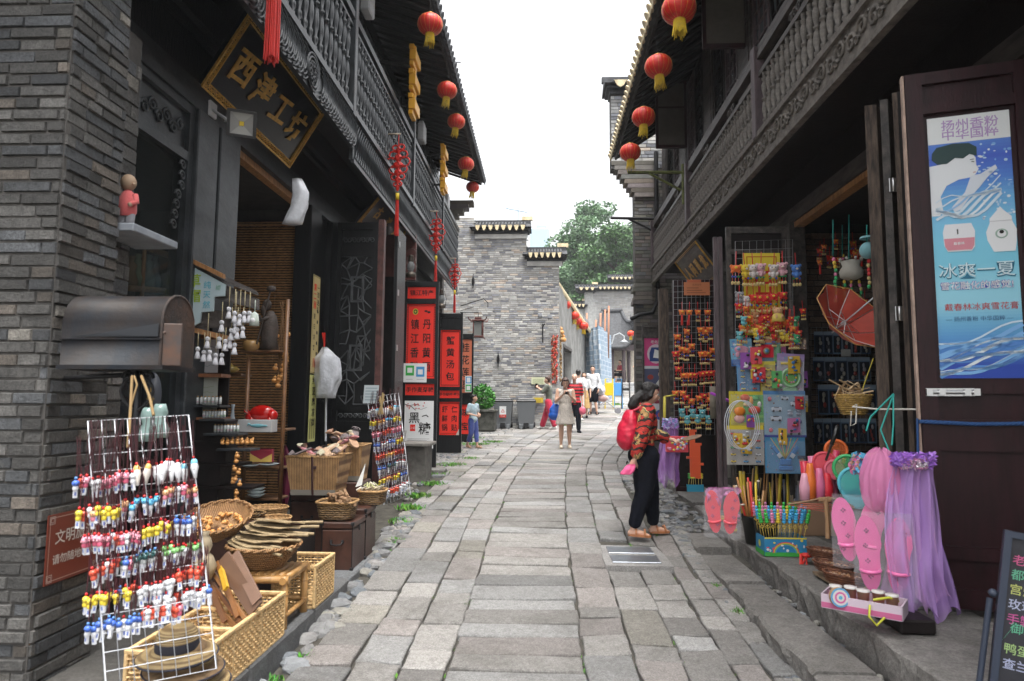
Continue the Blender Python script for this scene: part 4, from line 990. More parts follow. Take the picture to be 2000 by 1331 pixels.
# yellow character signs fixed to the upper wall
YB=mat('yellow_sign_enamel',(.72,.36,.02),.4)
def ysign(px,py0,py1,label,X=-2.15):
 a=WX(px,py0,X);b=WX(px,py1,X);h=W(px,py1,a.y).z;H=a.z-h
 t=thing('yellow_sign',(X,a.y,h),label,'sign','yellow character signs on the upper wall')
 k=3
 for i in range(k):
  mb=MB();z=h+H*(i+.02)/k;hh=H/k*.9
  mb.bbox((X,a.y,z+hh*.12),(.07,.30,hh*.2),.006);mb.bbox((X+.02,a.y+.05,z+hh*.48),(.11,.42,hh*.46),.008);mb.bbox((X,a.y,z+hh*.84),(.08,.34,hh*.22),.006);mb.bbox((X+.045,a.y-.12,z+hh*.62),(.05,.06,hh*.5),.006)
  mb.build('boxed_character',YB,t)
 mb=MB();mb.bb(X-.8,X-.04,a.y+.06,a.y+.1,h+H*.2,h+H*.23);mb.build('bracket',IRON,t);mb=MB();mb.bb(X-.8,X-.04,a.y+.06,a.y+.1,h+H*.8,h+H*.83);mb.build('bracket',IRON,t)
ysign(808,90,232,'nearer stack of three yellow boxed characters on the upper wall')
ysign(866,282,380,'farther stack of yellow boxed characters on the upper wall')
for(px,py,sc,l)in((718,6,1,'white junction box at the top edge beside the upper windows'),(824,262,1,'white junction box under the nearer yellow sign'),(872,395,1,'small white junction box under the farther yellow sign')):
 c=WX(px,py,-2.5);mb=MB();mb.bbox(c,(.14,.3,.36),.02);mb.bbox(c+V((.0,0,.21)),(.1,.24,.05),.01)
 tag(mb.build('junction_box',mat('white_box',(.55,.56,.57),.5,var=.1),base=c-UP*.2),l,'junction box')
def arm(px0,py0,px1,py1,Y,px2,py2,label,m,th=.03):
 a,b,c=W(px0,py0,Y),W(px1,py1,Y),W(px2,py2,Y);mb=MB();mb.tube([a,b],th,4);mb.tube([V((a.x+(b.x-a.x)*.35,Y,a.z)),c],th*.8,4)
 mb.tube([b+UP*(.15),V((b.x,Y,c.z-.25))],th,4)
 tag(mb.build('banner_bracket',m,base=b),label,'bracket')
arm(1226,337,1334,337,11.6,1330,372,'long yellow-green iron bracket sticking out below the lanterns',mat('green_paint',(.14,.16,.05),.6,var=.4))
arm(1193,426,1281,428,15.1,1276,452,'short black iron bracket near the end of the right house',IRON,.035)
c=WX(818,130,-2.4);mb=MB();q=W(900,122,c.y);q2=W(822,158,c.y);mb.tube([W(815,122,c.y),q],.012,5);mb.tube([q2,W(850,135,c.y),W(885,124,c.y)],.01,5)
tag(mb.build('banner_bracket',IRON,base=c),'thin curved iron arm reaching towards the sky under the left eave','bracket')
# flood lamp on the lintel
fc=W(472,242,5.35)
t=thing('flood_lamp',fc,'square black framed flood lamp on a white arm in front of the large plaque','lamp')
d_=(V((.45,-1,-.55))).normalized();u_=d_.cross(UP).normalized()*-1;u_=UP.cross(d_).normalized();v_=d_.cross(u_).normalized()
A=Matrix((u_,v_,d_)).transposed()
mb=MB();mb.bbox(fc-d_*.03,(.235,.22,.05),.01,A);
for s_ in(-1,1):mb.box(fc+u_*s_*.105+d_*.004,(.025,.22,.03),A);mb.box(fc+v_*s_*.1+d_*.004,(.185,.022,.03),A)
mb.build('housing',mat('lamp_black',(.03,.03,.032),.4),t)
mb=MB();mb.any=True;mb.c=(.42,.42,.40)
cc=fc-d_*.0
for i in range(4):
 an=i*pi/2;p,q=cc+(u_*cos(an-pi/4)+v_*sin(an-pi/4))*.128+d_*.004,cc+(u_*cos(an+pi/4)+v_*sin(an+pi/4))*.128+d_*.004
 mb.c=(.40,.40,.38)if i%2 else(.3,.3,.29);mb.quad(p,q,cc+(u_*cos(an+pi/4)+v_*sin(an+pi/4))*.028-d_*.004,cc+(u_*cos(an-pi/4)+v_*sin(an-pi/4))*.028-d_*.004)
mb.c=(.75,.55,.05);mb.box(cc-d_*.003,(.036,.036,.006),A);mb.build('reflector',PAINT,t)
e_=WX(415,215,-3.03)
mb=MB();mb.tube([e_,fc-d_*.06+u_*-.1],.014,6);mb.bbox(e_,(.03,.12,.14),.006);mb.tube([fc-u_*.13,fc-u_*.13+v_*.0-d_*.08,fc-d_*.1],.01,5);mb.build('white_arm',mat('white_metal',(.6,.6,.62),.4),t)
def oil_lamp(c,label,s=1):
 t=thing('oil_lamp',c,label,'lamp','old hurricane lamps under the balcony')
 mb=MB();mb.lathe([(0,0),(.085,0),(.09,.05),(.07,.08),(.04,.1)],c,12);mb.lathe([(.05,.27),(.06,.29),(.035,.36),(.05,.38),(.0,.4)],c,12)
 for s_ in(-1,1):mb.tube([c+V((s_*.085,0,.05)),c+V((s_*.1,0,.2)),c+V((s_*.06,0,.36))],.008,5)
 mb.tube([c+V((cos(a)*.1,0,.38+sin(a)*.13))for a in[i*pi/8 for i in range(9)]],.004,4);mb.build('metal_frame',mat('tarnished_metal',(.10,.085,.07),.45,metal=.6,var=.4),t)
 mb=MB();mb.lathe([(.04,.1),(.07,.16),(.065,.22),(.045,.27)],c,12);mb.build('glass_chimney',mat('lamp_glass',(.25,.27,.27),.1,alpha=.6),t)
c=W(802,542,11.3);oil_lamp(c,'old hurricane oil lamp hanging above the vinegar poster door')
c=W(862,602,13.6);oil_lamp(c,'second hurricane oil lamp hanging above the dumpling poster door')
mb=MB();a_=W(790,470,11.6);mb.bb(-3.05,-2.35,11.95,12.02,3.85,4.7);mb.build('end_board',mat('dark_red_board',(.10,.03,.025),.5,var=.5,vscale=4),LB)
# RIGHT: folding doors and the poster door
ptl=W(1808,237,4.5);ptr=WZ(1967,218,ptl.z);pbl_z=W(1848,740,4.5).z
u=(ptr-ptl);u.z=0;pw=u.length;u.normalize()
dtop=W(1775,150,4.5).z;dbot=.34
m_l=.125
F=Face(ptl-u*m_l-UP*(ptl.z-dbot),u,UP,pw+m_l+.13,dtop-dbot);F.n=V((u.y,-u.x,0)).normalized()
if F.n.y>0:F.n=-F.n
py0,py1=pbl_z-dbot,ptl.z-dbot
o=door_leaf(RB,F,MAROON,((0,.12),(.30,.38),(.98,1.18),(py0-.10,py0-.03),(py1+.03,py1+.10),(F.H-.08,F.H)),stile=.10,th=.055,name='maroon_door');tag(o,'open maroon door leaf carrying the tall blue beauty poster')
mb=MB();bars(mb,F,F.W+.01,0,F.W+.07,F.H+.05,0,-.03,.05);mb.build('door_edge',mat('stripped_wood',(.34,.17,.06),.7,col2=(.04,.02,.02),vscale=5,stretch=(6,6,.7),bump=.5),RB)
mb=MB();bars(mb,F,F.W+.08,-.04,F.W+.8,F.H+.3,0,-.06,.03);mb.build('door',DARKBROWN,RB)
mb=MB();bars(mb,F,-.018,0,-.004,F.H,0,.0,.05);mb.build('door_edge',mat('bare_edge',(.35,.25,.2),.7,var=.3,vscale=9),RB)
mb=MB();yb=py0-.09;mb.tube([F.P(.05,yb)+F.n*.075,F.P(.30,yb)+F.n*.075],.011,8);
for x in(.03,.1,.24,.29):bars(mb,F,x,yb-.022,x+.035,yb+.022,0,.056,.09)
bars(mb,F,.03,yb-.025,.3,yb+.025,0,.055,.06);mb.build('door_bolt',CHROME,o)
SKY1,SKY2,SKY3=(.03,.08,.42),(.10,.36,.62),(.20,.52,.68)
def beauty(mb,f):
 Wd,H=f.W,f.H;X=lambda x:x*Wd;Yv=lambda y:(1-y)*H
 bandc=[(.10,.16,(.10,.22,.60)),(.16,.24,(.07,.13,.55)),(.24,.32,(.09,.22,.62)),(.32,.40,(.15,.40,.68)),(.40,.48,(.2,.5,.72)),(.48,.56,(.2,.55,.72)),(.56,.64,(.2,.55,.70)),(.64,.72,(.28,.60,.72)),(.72,.78,(.28,.58,.70)),(.78,.84,(.16,.42,.62)),(.84,.90,(.1,.30,.58)),(.90,.95,(.07,.2,.52)),(.95,1.0,(.03,.07,.38))]
 for k,(a,b,c)in enumerate(bandc):
  c2=bandc[min(k+1,len(bandc)-1)][2]
  for j in range(5):f.rect(mb,0,Yv(a+(b-a)*(j+1)/5),Wd,Yv(a+(b-a)*j/5),tuple(lerp(p,q,j/5)for p,q in zip(c,c2)),1)
 f.rect(mb,0,Yv(.105),Wd,H,(.70,.72,.72),2)
 f.text(mb,'扬州香粉',X(.52),Yv(.035),.082,(.42,.28,.52),3,.01,1.05);f.text(mb,'中华国粹',X(.52),Yv(.073),.082,(.42,.28,.52),3,.01,1.05)
 sk=(.70,.72,.74)
 f.poly(mb,[(X(0),Yv(.19)),(X(.15),Yv(.185)),(X(.35),Yv(.15)),(X(.5),Yv(.14)),(X(.57),Yv(.17)),(X(.575),Yv(.2)),(X(.60),Yv(.215)),(X(.56),Yv(.235)),(X(.5),Yv(.245)),(X(.35),Yv(.25)),(X(.2),Yv(.27)),(X(.12),Yv(.31)),(X(.14),Yv(.36)),(X(.1),Yv(.385)),(X(0),Yv(.385))],sk,2)
 f.poly(mb,[(X(.25),Yv(.355)),(X(.42),Yv(.30)),(X(.5),Yv(.24)),(X(.62),Yv(.235)),(X(.80),Yv(.205)),(X(.82),Yv(.22)),(X(.7),Yv(.25)),(X(.6),Yv(.285)),(X(.45),Yv(.33)),(X(.36),Yv(.365)),(X(.28),Yv(.375))],(.62,.66,.72),3)
 f.poly(mb,[(X(.04),Yv(.14)),(X(.1),Yv(.118)),(X(.3),Yv(.108)),(X(.5),Yv(.112)),(X(.59),Yv(.13)),(X(.585),Yv(.165)),(X(.5),Yv(.155)),(X(.42),Yv(.17)),(X(.32),Yv(.165)),(X(.22),Yv(.185)),(X(.1),Yv(.185)),(X(.03),Yv(.165))],(.03,.06,.06),3)
 f.line(mb,[(X(.515),Yv(.185)),(X(.55),Yv(.187))],.005,INK,4);f.line(mb,[(X(.50),Yv(.177)),(X(.55),Yv(.176))],.004,INK,4);f.line(mb,[(X(.53),Yv(.228)),(X(.56),Yv(.226))],.005,(.5,.2,.2),4)
 for i in range(60):
  x,y=rnd(.6,.98),rnd(.12,.42);f.disc(mb,X(x),Yv(y),rnd(.003,.014),rnd(.003,.012),random.choice(((.45,.62,.78),(.68,.75,.8),(.2,.4,.7))),3,6)
 for i in range(7):
  pts=[(X(.05+.1*t_),Yv(.40-.012*i-.02*sin(t_*.9+i)-.014*max(0,t_-3)))for t_ in range(9)];f.line(mb,pts,rnd(.006,.02),random.choice(((.6,.7,.78),(.3,.5,.75),(.72,.78,.82))),4)
 for i in range(16):
  a_=rnd(.84,.965);pts=[(X(.0+.125*t_),Yv(a_-.014*sin(t_*.8+i)-.010*(t_-4)))for t_ in range(9)];f.line(mb,pts,rnd(.006,.026),random.choice(((.55,.68,.78),(.2,.42,.72),(.7,.77,.8),(.1,.25,.6))),3)
 f.poly(mb,[(X(.15),Yv(.42)),(X(.47),Yv(.42)),(X(.51),Yv(.45)),(X(.50),Yv(.51)),(X(.46),Yv(.525)),(X(.17),Yv(.525)),(X(.13),Yv(.50)),(X(.12),Yv(.45))],(.72,.72,.74),4);f.poly(mb,[(X(.13),Yv(.475)),(X(.50),Yv(.475)),(X(.49),Yv(.505)),(X(.46),Yv(.52)),(X(.17),Yv(.52)),(X(.14),Yv(.505))],(.62,.25,.3),5)
 f.text(mb,'戴春林',X(.31),Yv(.495),.022,WHITE,6,.01);f.line(mb,[(X(.3),Yv(.44)),(X(.3),Yv(.46))],.008,(.1,.1,.1),5)
 f.poly(mb,[(X(.72),Yv(.535)),(X(.97),Yv(.535)),(X(.99),Yv(.5)),(X(1.0),Yv(.455)),(X(.95),Yv(.42)),(X(.95),Yv(.405)),(X(.86),Yv(.38)),(X(.82),Yv(.365)),(X(.78),Yv(.38)),(X(.69),Yv(.41)),(X(.69),Yv(.425)),(X(.64),Yv(.46)),(X(.65),Yv(.49))],(.74,.75,.76),4)
 f.disc(mb,X(.82),Yv(.468),.035,.032,(.3,.42,.35),5);f.disc(mb,X(.82),Yv(.468),.025,.024,(.74,.75,.76),6);f.disc(mb,X(.82),Yv(.462),.013,.012,INK,7)
 f.line(mb,[(X(.68),Yv(.42)),(X(.96),Yv(.42))],.004,(.5,.5,.52),5)
 f.text(mb,'冰爽一夏',X(.505),Yv(.600),.112,(.03,.16,.26),3,.03,1.0);f.text(mb,'冰爽一夏',X(.50),Yv(.597),.112,(.62,.76,.80),5,.0,1.0)
 f.text(mb,'雪花融化的感觉!',X(.49),Yv(.655),.059,(.08,.08,.42),3,.04);f.text(mb,'雪花融化的感觉!',X(.49),Yv(.655),.059,WHITE,5,.005)
 f.text(mb,'戴春林冰爽雪花膏',X(.53),Yv(.735),.054,(.50,.05,.04),3,.0);f.text(mb,'— 扬州香粉 中华国粹 —',X(.5),Yv(.78),.036,(.05,.12,.25),3)
PF=Face(F.P(m_l,py0)+F.n*.028,F.u,UP,pw,py1-py0);PF.n=F.n
poster('beauty_poster',PF,'tall blue cosmetics poster of a face and splashing water on the maroon door','poster',beauty,c=(.6,.65,.7))
for i,(px,py0_,Y,wd,m,xw)in enumerate(((1688,207,5.35,.085,OLDWOOD,.5),(1718,196,5.15,.05,BROWNWOOD,.5),(1742,182,5.02,.06,OLDWOOD,.55),(1752,180,4.9,.05,DARKBROWN,.55),(1762,155,4.75,.035,MAROON,.5))):
 a=W(px,py0_,Y);mb=MB();Aq=Matrix.Rotation(radians(-40),3,'Z')
 mb.prism([a+V((0,0,0)),a+V((wd,-.02,0)),a+V((wd+xw*.6,.32,0)),a+V((xw*.6,.36,0))],(0,0,.33-a.z));o=mb.build('folded_door',m,RB)
 if i in(1,2):
  for zz in(3.3,2.3):
   mb=MB();mb.bbox((a.x+wd+.01,a.y-.022,zz),(.06,.012,.11),.003);mb.cyl((a.x+wd+.01,a.y-.03,zz-.055),(a.x+wd+.01,a.y-.03,zz+.055),.007);mb.build('hinge',CHROME,o)
zr=W(1900,825,4.4).z
mb=MB();pts=[F.P(-.02,zr-dbot+.0)+F.n*.08,F.P(.3,zr-dbot-.012)+F.n*.075,F.P(.65,zr-dbot+.0)+F.n*.08,F.P(F.W+.6,zr-dbot+.03)+F.n*.08]
for ph in(0,2.1,4.2):
 q=[]
 for i in range(90):
  t_=i/89*3;k=min(2,int(t_));p=pts[k].lerp(pts[k+1],t_-k);q.append(p+UP*.007*sin(i*.9+ph)+F.n*.007*cos(i*.9+ph))
 mb.tube(q,.0075,5)
for k in range(5):mb.tube([F.P(-.03,zr-dbot-.02+.01*k)+F.n*.08,F.P(-.035,zr-dbot-.3-.03*k)+F.n*.06],.008,5)
tag(mb.build('blue_rope',mat('blue_rope_fibre',(.02,.07,.20),.8),base=pts[0]),'twisted blue rope tied across the maroon door','rope')
mb=MB();a=W(1665,795,5.0);b=W(1800,800,4.55);mb.tube([a,a.lerp(b,.4)-UP*.01,b],.006,5);mb.tube([a,a+V((.03,0,.02)),a+V((.02,0,-.12)),a+V((-.02,0,-.14)),a+V((-.01,0,-.03))],.005,5)
tag(mb.build('tie_rope',mat('white_cord_fibre',(.6,.58,.52),.8),base=a),'white cord stretched from the folded doors to the maroon door','cord')
mb=MB();a=W(1745,770,4.7);mb.tube([a,W(1720,840,4.6),W(1738,885,4.5)],.006,5);mb.tube([a,W(1745,830,4.6),W(1742,870,4.5)],.006,5);mb.tube([a,W(1700,815,4.6),W(1692,842,4.6)],.006,5)
tag(mb.build('teal_string',mat('teal_cord',(.02,.30,.26),.7),base=a),'teal cord the tulle dress hangs from','cord')
# red notice plaque on the brick pier
a=WX(85,1147,-2.575);b=WX(178,1118,-2.575);c=WX(92,1045,-2.575)
f=Face((-2.575,a.y,a.z),(0,1,0),UP,.42,.36)
def pl(mb,f):
 f.frame(mb,.015,.015,f.W-.015,f.H-.015,(.45,.30,.25),1,.004)
 f.text(mb,'文明旅游',f.W*.5,f.H*.66,.082,(.6,.55,.5),2,.008);f.text(mb,'请勿随地吐痰',f.W*.5,f.H*.34,.058,(.6,.55,.5),2,.006)
 for(x,y)in((.03,.03),(f.W-.03,.03),(.03,f.H-.03),(f.W-.03,f.H-.03)):
  for r in(.02,.012):f.frame(mb,x-r,y-r,x+r,y+r,(.5,.42,.38),2,.003)
poster('notice_plaque',f,'brown-red plaque with pale characters screwed to the brick pier behind the charm rack','plaque',pl,m=PAINT,c=(.17,.035,.02))
# chalkboard lower right
a=W(1962,1035,3.35);b=W(1925,1400,3.35)
ax=(a-b);H=ax.length;ax.normalize();u=V((1,-.35,-.12)).normalized();u=(u-ax*u.dot(ax)).normalized()
t=thing('chalkboard',b,'leaning black chalkboard with coloured chalk writing at the lower right corner','chalkboard')
f=Face(b,u,ax,.62,H);
if f.n.y>0:f.n=-f.n
mb=MB();mb.prism([f.P(0,0),f.P(f.W,0),f.P(f.W,f.H),f.P(0,f.H)],f.n*-.02);mb.build('slate',mat('slate_black',(.022,.022,.028),.6,var=.4,vscale=5),t)
mb=MB();
for q in((0,0,.03,f.H),(f.W-.03,0,f.W,f.H),(.03,0,f.W-.03,.03),(.03,f.H-.03,f.W-.03,f.H)):bars(mb,f,*q,0,-.022,.014)
mb.tube([f.P(-.04,.0),f.P(-.03,f.H*.62)],.014,5);mb.ball(f.P(-.02,f.H*.65),.02);mb.build('frame',mat('navy_frame',(.03,.04,.065),.5),t)
mb=MB();x=.22
for i,(s_,c_)in enumerate((('上海',(.55,.06,.06)),('老上海香',(.5,.10,.22)),('都市香粉',(.12,.38,.24)),('宫灯丽人',(.45,.48,.15)),('玫瑰晨露',(.42,.45,.6)),('手製美',(.5,.1,.28)),('御裝美',(.12,.4,.25)),('鸭蛋香粉',(.35,.5,.2)),('查兰面膜',(.42,.45,.62)))):
 if i==0:f.text(mb,s_,.14,f.H-.065,.05,c_,2,.006)
 else :f.text(mb,s_,.038+.027*len(s_),f.H-.08-(i-.3)*.068,.055,c_,2,.006)
mb.build('chalk_writing',PAPER,t)
# poster stand by the far right door, tall grid sign etc.
a=W(1256,862,13);b=W(1300,862,13);zt=W(1256,645,13).z
t=thing('poster_board',(a.x,13,a.z),'upright board with a pink and white food poster beside the end of the right house','advert')
f=Face((a.x,13,g(13)+.1),(1,0,0),UP,.52,zt-g(13))
mb=MB();bars(mb,f,0,0,.035,f.H,0,0,.05);bars(mb,f,f.W-.035,0,f.W,f.H,0,0,.05);bars(mb,f,.035,f.H-.05,f.W-.035,f.H,0,.0,.048);bars(mb,f,.035,f.H-.25,f.W-.035,f.H-.22,0,.0,.045);bars(mb,f,.02,0,f.W-.02,f.H-.01,0,-.02,.01);mb.build('wooden_frame',BROWNWOOD,t)
mb=MB();f2=on(f,.04,.5,f.W-.03,f.H-.26,.012);Hh=f2.H;f2.sheet(mb,(.6,.6,.64))
f2.rect(mb,0,Hh*.70,f2.W,Hh,(.6,.06,.22));f2.disc(mb,f2.W*.5,Hh*.83,.17,.19,(.62,.5,.56),2);f2.poly(mb,[(.1,Hh*.75),(.36,Hh*.75),(.36,Hh*.85),(.3,Hh*.9),(.14,Hh*.9),(.1,Hh*.84)],(.03,.06,.2),3);f2.poly(mb,[(.17,Hh*.79),(.3,Hh*.78),(.31,Hh*.86),(.2,Hh*.88)],WHITE,4);f2.text(mb,'老北京',f2.W/2,Hh*.96,.07,WHITE,2,.01)
f2.rect(mb,0,Hh*.50,f2.W,Hh*.67,(.08,.09,.16),2);f2.disc(mb,f2.W*.68,Hh*.61,.045,.055,(.5,.34,.26),3);f2.poly(mb,[(f2.W*.45,Hh*.5),(f2.W,Hh*.5),(f2.W*.95,Hh*.57),(f2.W*.7,Hh*.585)],(.6,.6,.58),3);f2.disc(mb,f2.W*.25,Hh*.58,.06,.05,(.3,.05,.04),3);f2.disc(mb,f2.W*.68,Hh*.64,.045,.025,INK,4)
f2.disc(mb,f2.W*.5,Hh*.38,.2,.15,(.25,.04,.07),2);f2.disc(mb,f2.W*.33,Hh*.37,.075,.08,(.5,.55,.5),3);f2.disc(mb,f2.W*.68,Hh*.37,.075,.08,(.5,.55,.5),3)
f2.disc(mb,f2.W*.65,Hh*.18,.10,.1,(.05,.08,.35),2);f2.disc(mb,f2.W*.65,Hh*.18,.05,.05,(.5,.1,.1),3)
mb.build('food_poster',PAPER,t)
# goods: shared makers
random.seed(21)
def wire_grid(c00,c10,c11,c01,nu,nv,r,m,label,group=None,name='wire_rack',th=2.2):
 """grid of wires on the quad lower-left, lower-right, upper-right, upper-left"""
 c00,c10,c11,c01=map(V,(c00,c10,c11,c01));t=thing(name,c00.lerp(c10,.5),label,'display rack',group)
 Q=lambda a,b:c00.lerp(c10,a).lerp(c01.lerp(c11,a),b)
 mb=MB();mb.tube([Q(0,0),Q(1,0),Q(1,1),Q(0,1)],r*th,6,close=True);mb.build('outer_frame',m,t)
 mb=MB()
 for i in range(1,nu):mb.cyl(Q(i/nu,0),Q(i/nu,1),r,n=4)
 for j in range(1,nv):mb.cyl(Q(0,j/nv),Q(1,j/nv),r,n=4)
 mb.build('wire_mesh',m,t);return t,Q
def basket(c,rx,ry,h,label,m,rim=.012,fl=.75,cat='basket',name='basket',group=None,rz=0,handle=False,weave=True):
 c=V(c);t=thing(name,c,label,cat,group);A=Matrix.Rotation(rz,3,'Z')
 mb=MB();n=28;prof=[(0,.004),(fl*.96,.004),(fl,.02)]+[(lerp(fl,1,(k/6)**.8),lerp(.02,h,k/6))for k in range(1,7)]
 prof+=[(.97,h),(.93,h*.8),(fl*.93,.03),(0,.02)];vs=[]
 for r,z in prof:
  for j in range(n):a=2*pi*j/n;k=1+(.012 if j%2 else-.012);vs.append(c+A@V((r*rx*cos(a)*k,r*ry*sin(a)*k,z)))
 mb.add(vs,[(i*n+j,i*n+(j+1)%n,(i+1)*n+(j+1)%n,(i+1)*n+j)for i in range(len(prof)-1)for j in range(n)],True)
 mb.build('woven_side',m,t)
 mb=MB()
 for ph in(0,pi):mb.tube([c+A@V(((rx+rim*.5*cos(12*a+ph))*cos(a),(ry+rim*.5*cos(12*a+ph))*sin(a),h+rim*.5*sin(12*a+ph)))for a in[2*pi*i/72 for i in range(72)]],rim*.6,5,close=True)
 if weave:
  for k in range(1,int(h/.016)):
   q=k*.016/h;rr=lerp(fl,1,q**.8)*1.02;mb.tube([c+A@V((rr*rx*cos(a)*(1+.018*(1 if(i+k)%2 else-1)),rr*ry*sin(a)*(1+.018*(1 if(i+k)%2 else-1)),k*.016))for i,a in enumerate([2*pi*i/40 for i in range(40)])],.0045,4,close=True)
 if handle:mb.tube([c+A@V((rx*cos(a),0,h+h*1.1*sin(a)))for a in[pi*i/10 for i in range(11)]],rim*.6,5)
 mb.build('rim',m,t);return t
def crate(c,sx,sy,h,label,m=RATTAN,rz=0,group=None,divs=0,th=.016):
 c=V(c);t=thing('rattan_crate',c,label,'crate',group);A=Matrix.Rotation(rz,3,'Z')
 mb=MB();X,Y_=sx/2,sy/2
 def B(x,y,z,a,b,d):mb.bbox(c+A@V((x,y,z)),(a,b,d),.004,A)
 for s in(-1,1):
  B(s*X,0,h,th*1.5,sy+th,th*1.3);B(0,s*Y_,h,sx-th,th*1.5,th*1.3);B(s*X,0,.01,th,sy,th);B(0,s*Y_,.01,sx-th,th,th)
  for q in(-1,1):B(s*X,q*Y_,h/2,th*1.2,th*1.2,h-th)
 for i in range(1,divs+1):B(0,-Y_+sy*i/(divs+1),h,sx-th,th*1.5,th*1.25);B(X,-Y_+sy*i/(divs+1),h/2,th,th,h-th*1.5)
 mb.build('rattan_frame',m,t)
 mb=MB()
 def panel(ax,off,L):
  for i in range(int(L/.026)):
   u=-L/2+(i+.5)*.026;p=(lambda z,e:c+A@(V((off+e,u,z))if ax==0 else V((u,off+e,z))))
   mb.tube([p(z,.005*sin(z/.026*pi+i*pi))for z in[h*k/8 for k in range(9)]],.0045,4)
  for k in range(int(h/.021)):
   z=.018+k*.021;n=max(4,int(L/.026))
   mb.tube([(c+A@(V((off+.006*(1 if(j+k)%2 else-1),-L/2+L*j/n,z))if ax==0 else V((-L/2+L*j/n,off+.006*(1 if(j+k)%2 else-1),z))))for j in range(n+1)],.0065,4)
 panel(0,X,sy-th);panel(0,-X,sy-th);panel(1,Y_,sx-th);panel(1,-Y_,sx-th)
 for i in range(1,divs+1):panel(1,-Y_+sy*i/(divs+1),sx-th)
 mb.build('woven_side',m,t)
 mb=MB();mb.box(c+V((0,0,.012)),(sx-th,sy-th,.006),A);mb.build('base_board',m,t);return t
def chest(c,sx,sy,h,label,m,group=None,face='x'):
 c=V(c);t=thing('storage_chest',c,label,'chest',group);mb=MB()
 mb.bbox(c+V((0,0,h*.42)),(sx,sy,h*.84),.008);mb.build('body',m,t)
 mb=MB();mb.bbox(c+V((0,0,h*.93)),(sx+.008,sy+.008,h*.14),.01);mb.build('lid',m,t)
 mb=MB()
 for s in(-1,1):
  for q in(-1,1):
   for z in(h*.03,h*.97):mb.bbox(c+V((s*sx/2,q*sy/2,z)),(.03,.03,.03),.004)
  mb.bbox(c+V((s*sx/2,-sy/2,h*.5)),(.008,.008,h*.96),.002)
 mb.build('corner_iron',IRON,t)
 mb=MB();hc=c+V((0,-sy/2-.006,h*.6));mb.tube([hc+V((-.05,0,0)),hc+V((-.045,-.02,-.02)),hc+V((0,-.026,-.028)),hc+V((.045,-.02,-.02)),hc+V((.05,0,0))],.007,5)
 for s in(-1,1):mb.bbox(hc+V((s*.05,0,0)),(.025,.01,.03),.003)
 mb.build('handle',IRON,t);mb=MB()
 if face=='x':mb.bbox(c+V((sx/2+.005,0,h*.82)),(.008,.04,.05),.003)
 mb.build('lock_plate',IRON,t);return t
CHESTM=mat('chest_leather',(.055,.022,.014),.45,var=.35,vscale=6,bump=.3)
# LEFT: mailbox
c=V(W(210,717,3.25));x0,x1=W(116,717,3.25).x,W(312,717,3.25).x;zb=W(210,717,3.25).z;zt=W(210,570,3.25).z;H=zt-zb;D=.30
t=thing('mailbox',(x0,3.25,zb),'rusty dark steel mailbox with a rounded top and open end door on scroll bracket','mailbox')
mb=MB();n=10;prof=[(3.25,zb),(3.25,zb+H*.6)]+[(3.25+D/2-cos(a)*D/2,zb+H*.6+sin(a)*H*.4)for a in[pi*i/n for i in range(1,n)]]+[(3.25+D,zb+H*.6),(3.25+D,zb)]
vs=[(x,y,z)for x in(x0,x1)for y,z in prof];k=len(prof);mb.add(vs,[(i,i+1,k+i+1,k+i)for i in range(k-1)]+[list(range(k))]+[(0,k-1,2*k-1,k)],False)
mb.bb(x0-.004,x1+.004,3.238,3.249,zb+H*.36,zb+H*.375);mb.bb(x0-.01,x1+.02,3.24,3.25+D,zb-.012,zb+.01)
for i in range(len(mb.sm)):mb.sm[i]=i<k-1
mb.build('body',STEEL,t)
mb=MB();vs=[(x1+.004,y,z)for y,z in prof];mb.add(vs,[list(range(k))]);mb.tube([(x1+.0,y,z)for y,z in prof],.008,5);mb.build('end_rim',RUST,t)
mb=MB();mb.bbox((x1+.045,3.25+.02,zb+H*.30),(.095,.012,H*.56),.004,Matrix.Rotation(.25,3,'Z'));mb.ball((x1+.02,3.24,zb+H*.45),.008);mb.build('door_flap',mat('door_steel',(.03,.03,.032),.5,col2=(.09,.04,.02),vscale=7),t)
mb=MB();mb.prism([(x0+.05,3.243,zb+H*.40),(x1-.01,3.236,zb+H*.40),(x1-.01,3.236,zb+H*.57),(x0+.2,3.24,zb+H*.44)],(0,.004,0));mb.build('dented_flap',mat('dark_flap',(.012,.014,.018),.3),t)
mb=MB();pc=V((x0+(x1-x0)*.62,3.4,zb))
mb.cyl(pc,pc-UP*.55,.016);mb.tube([pc-UP*.03,V((-2.62,3.5,zb-.05))],.014,5)
for s in(-1,1):
 mb.tube([pc+V((s*(.012+.075*sin(a)*1.0),-.01,-.02-.20*a/pi))for a in[pi*i/12 for i in range(13)]],.008,5)
 scroll(mb,pc+V((s*.05,-.01,-.05)),(1,0,0),(0,0,1),.035,1.4,.008,n=12,flip=s)
mb.build('scroll_bracket',IRON,t)
mb=MB();a=W(247,735,3.2);mb.tube([W(258,735,3.2),W(255,800,3.1),W(250,875,2.95)],.007,5);mb.tube([W(276,735,3.2),W(292,775,3.1),W(300,812,3.02)],.007,5);mb.tube([W(262,735,3.2),W(268,752,3.15),W(262,772,3.15),W(254,800,3.1)],.005,5)
tag(mb.build('hemp_rope',mat('hemp',(.20,.13,.055),.9),base=a),'hemp rope tying the charm rack to the mailbox bracket','rope')
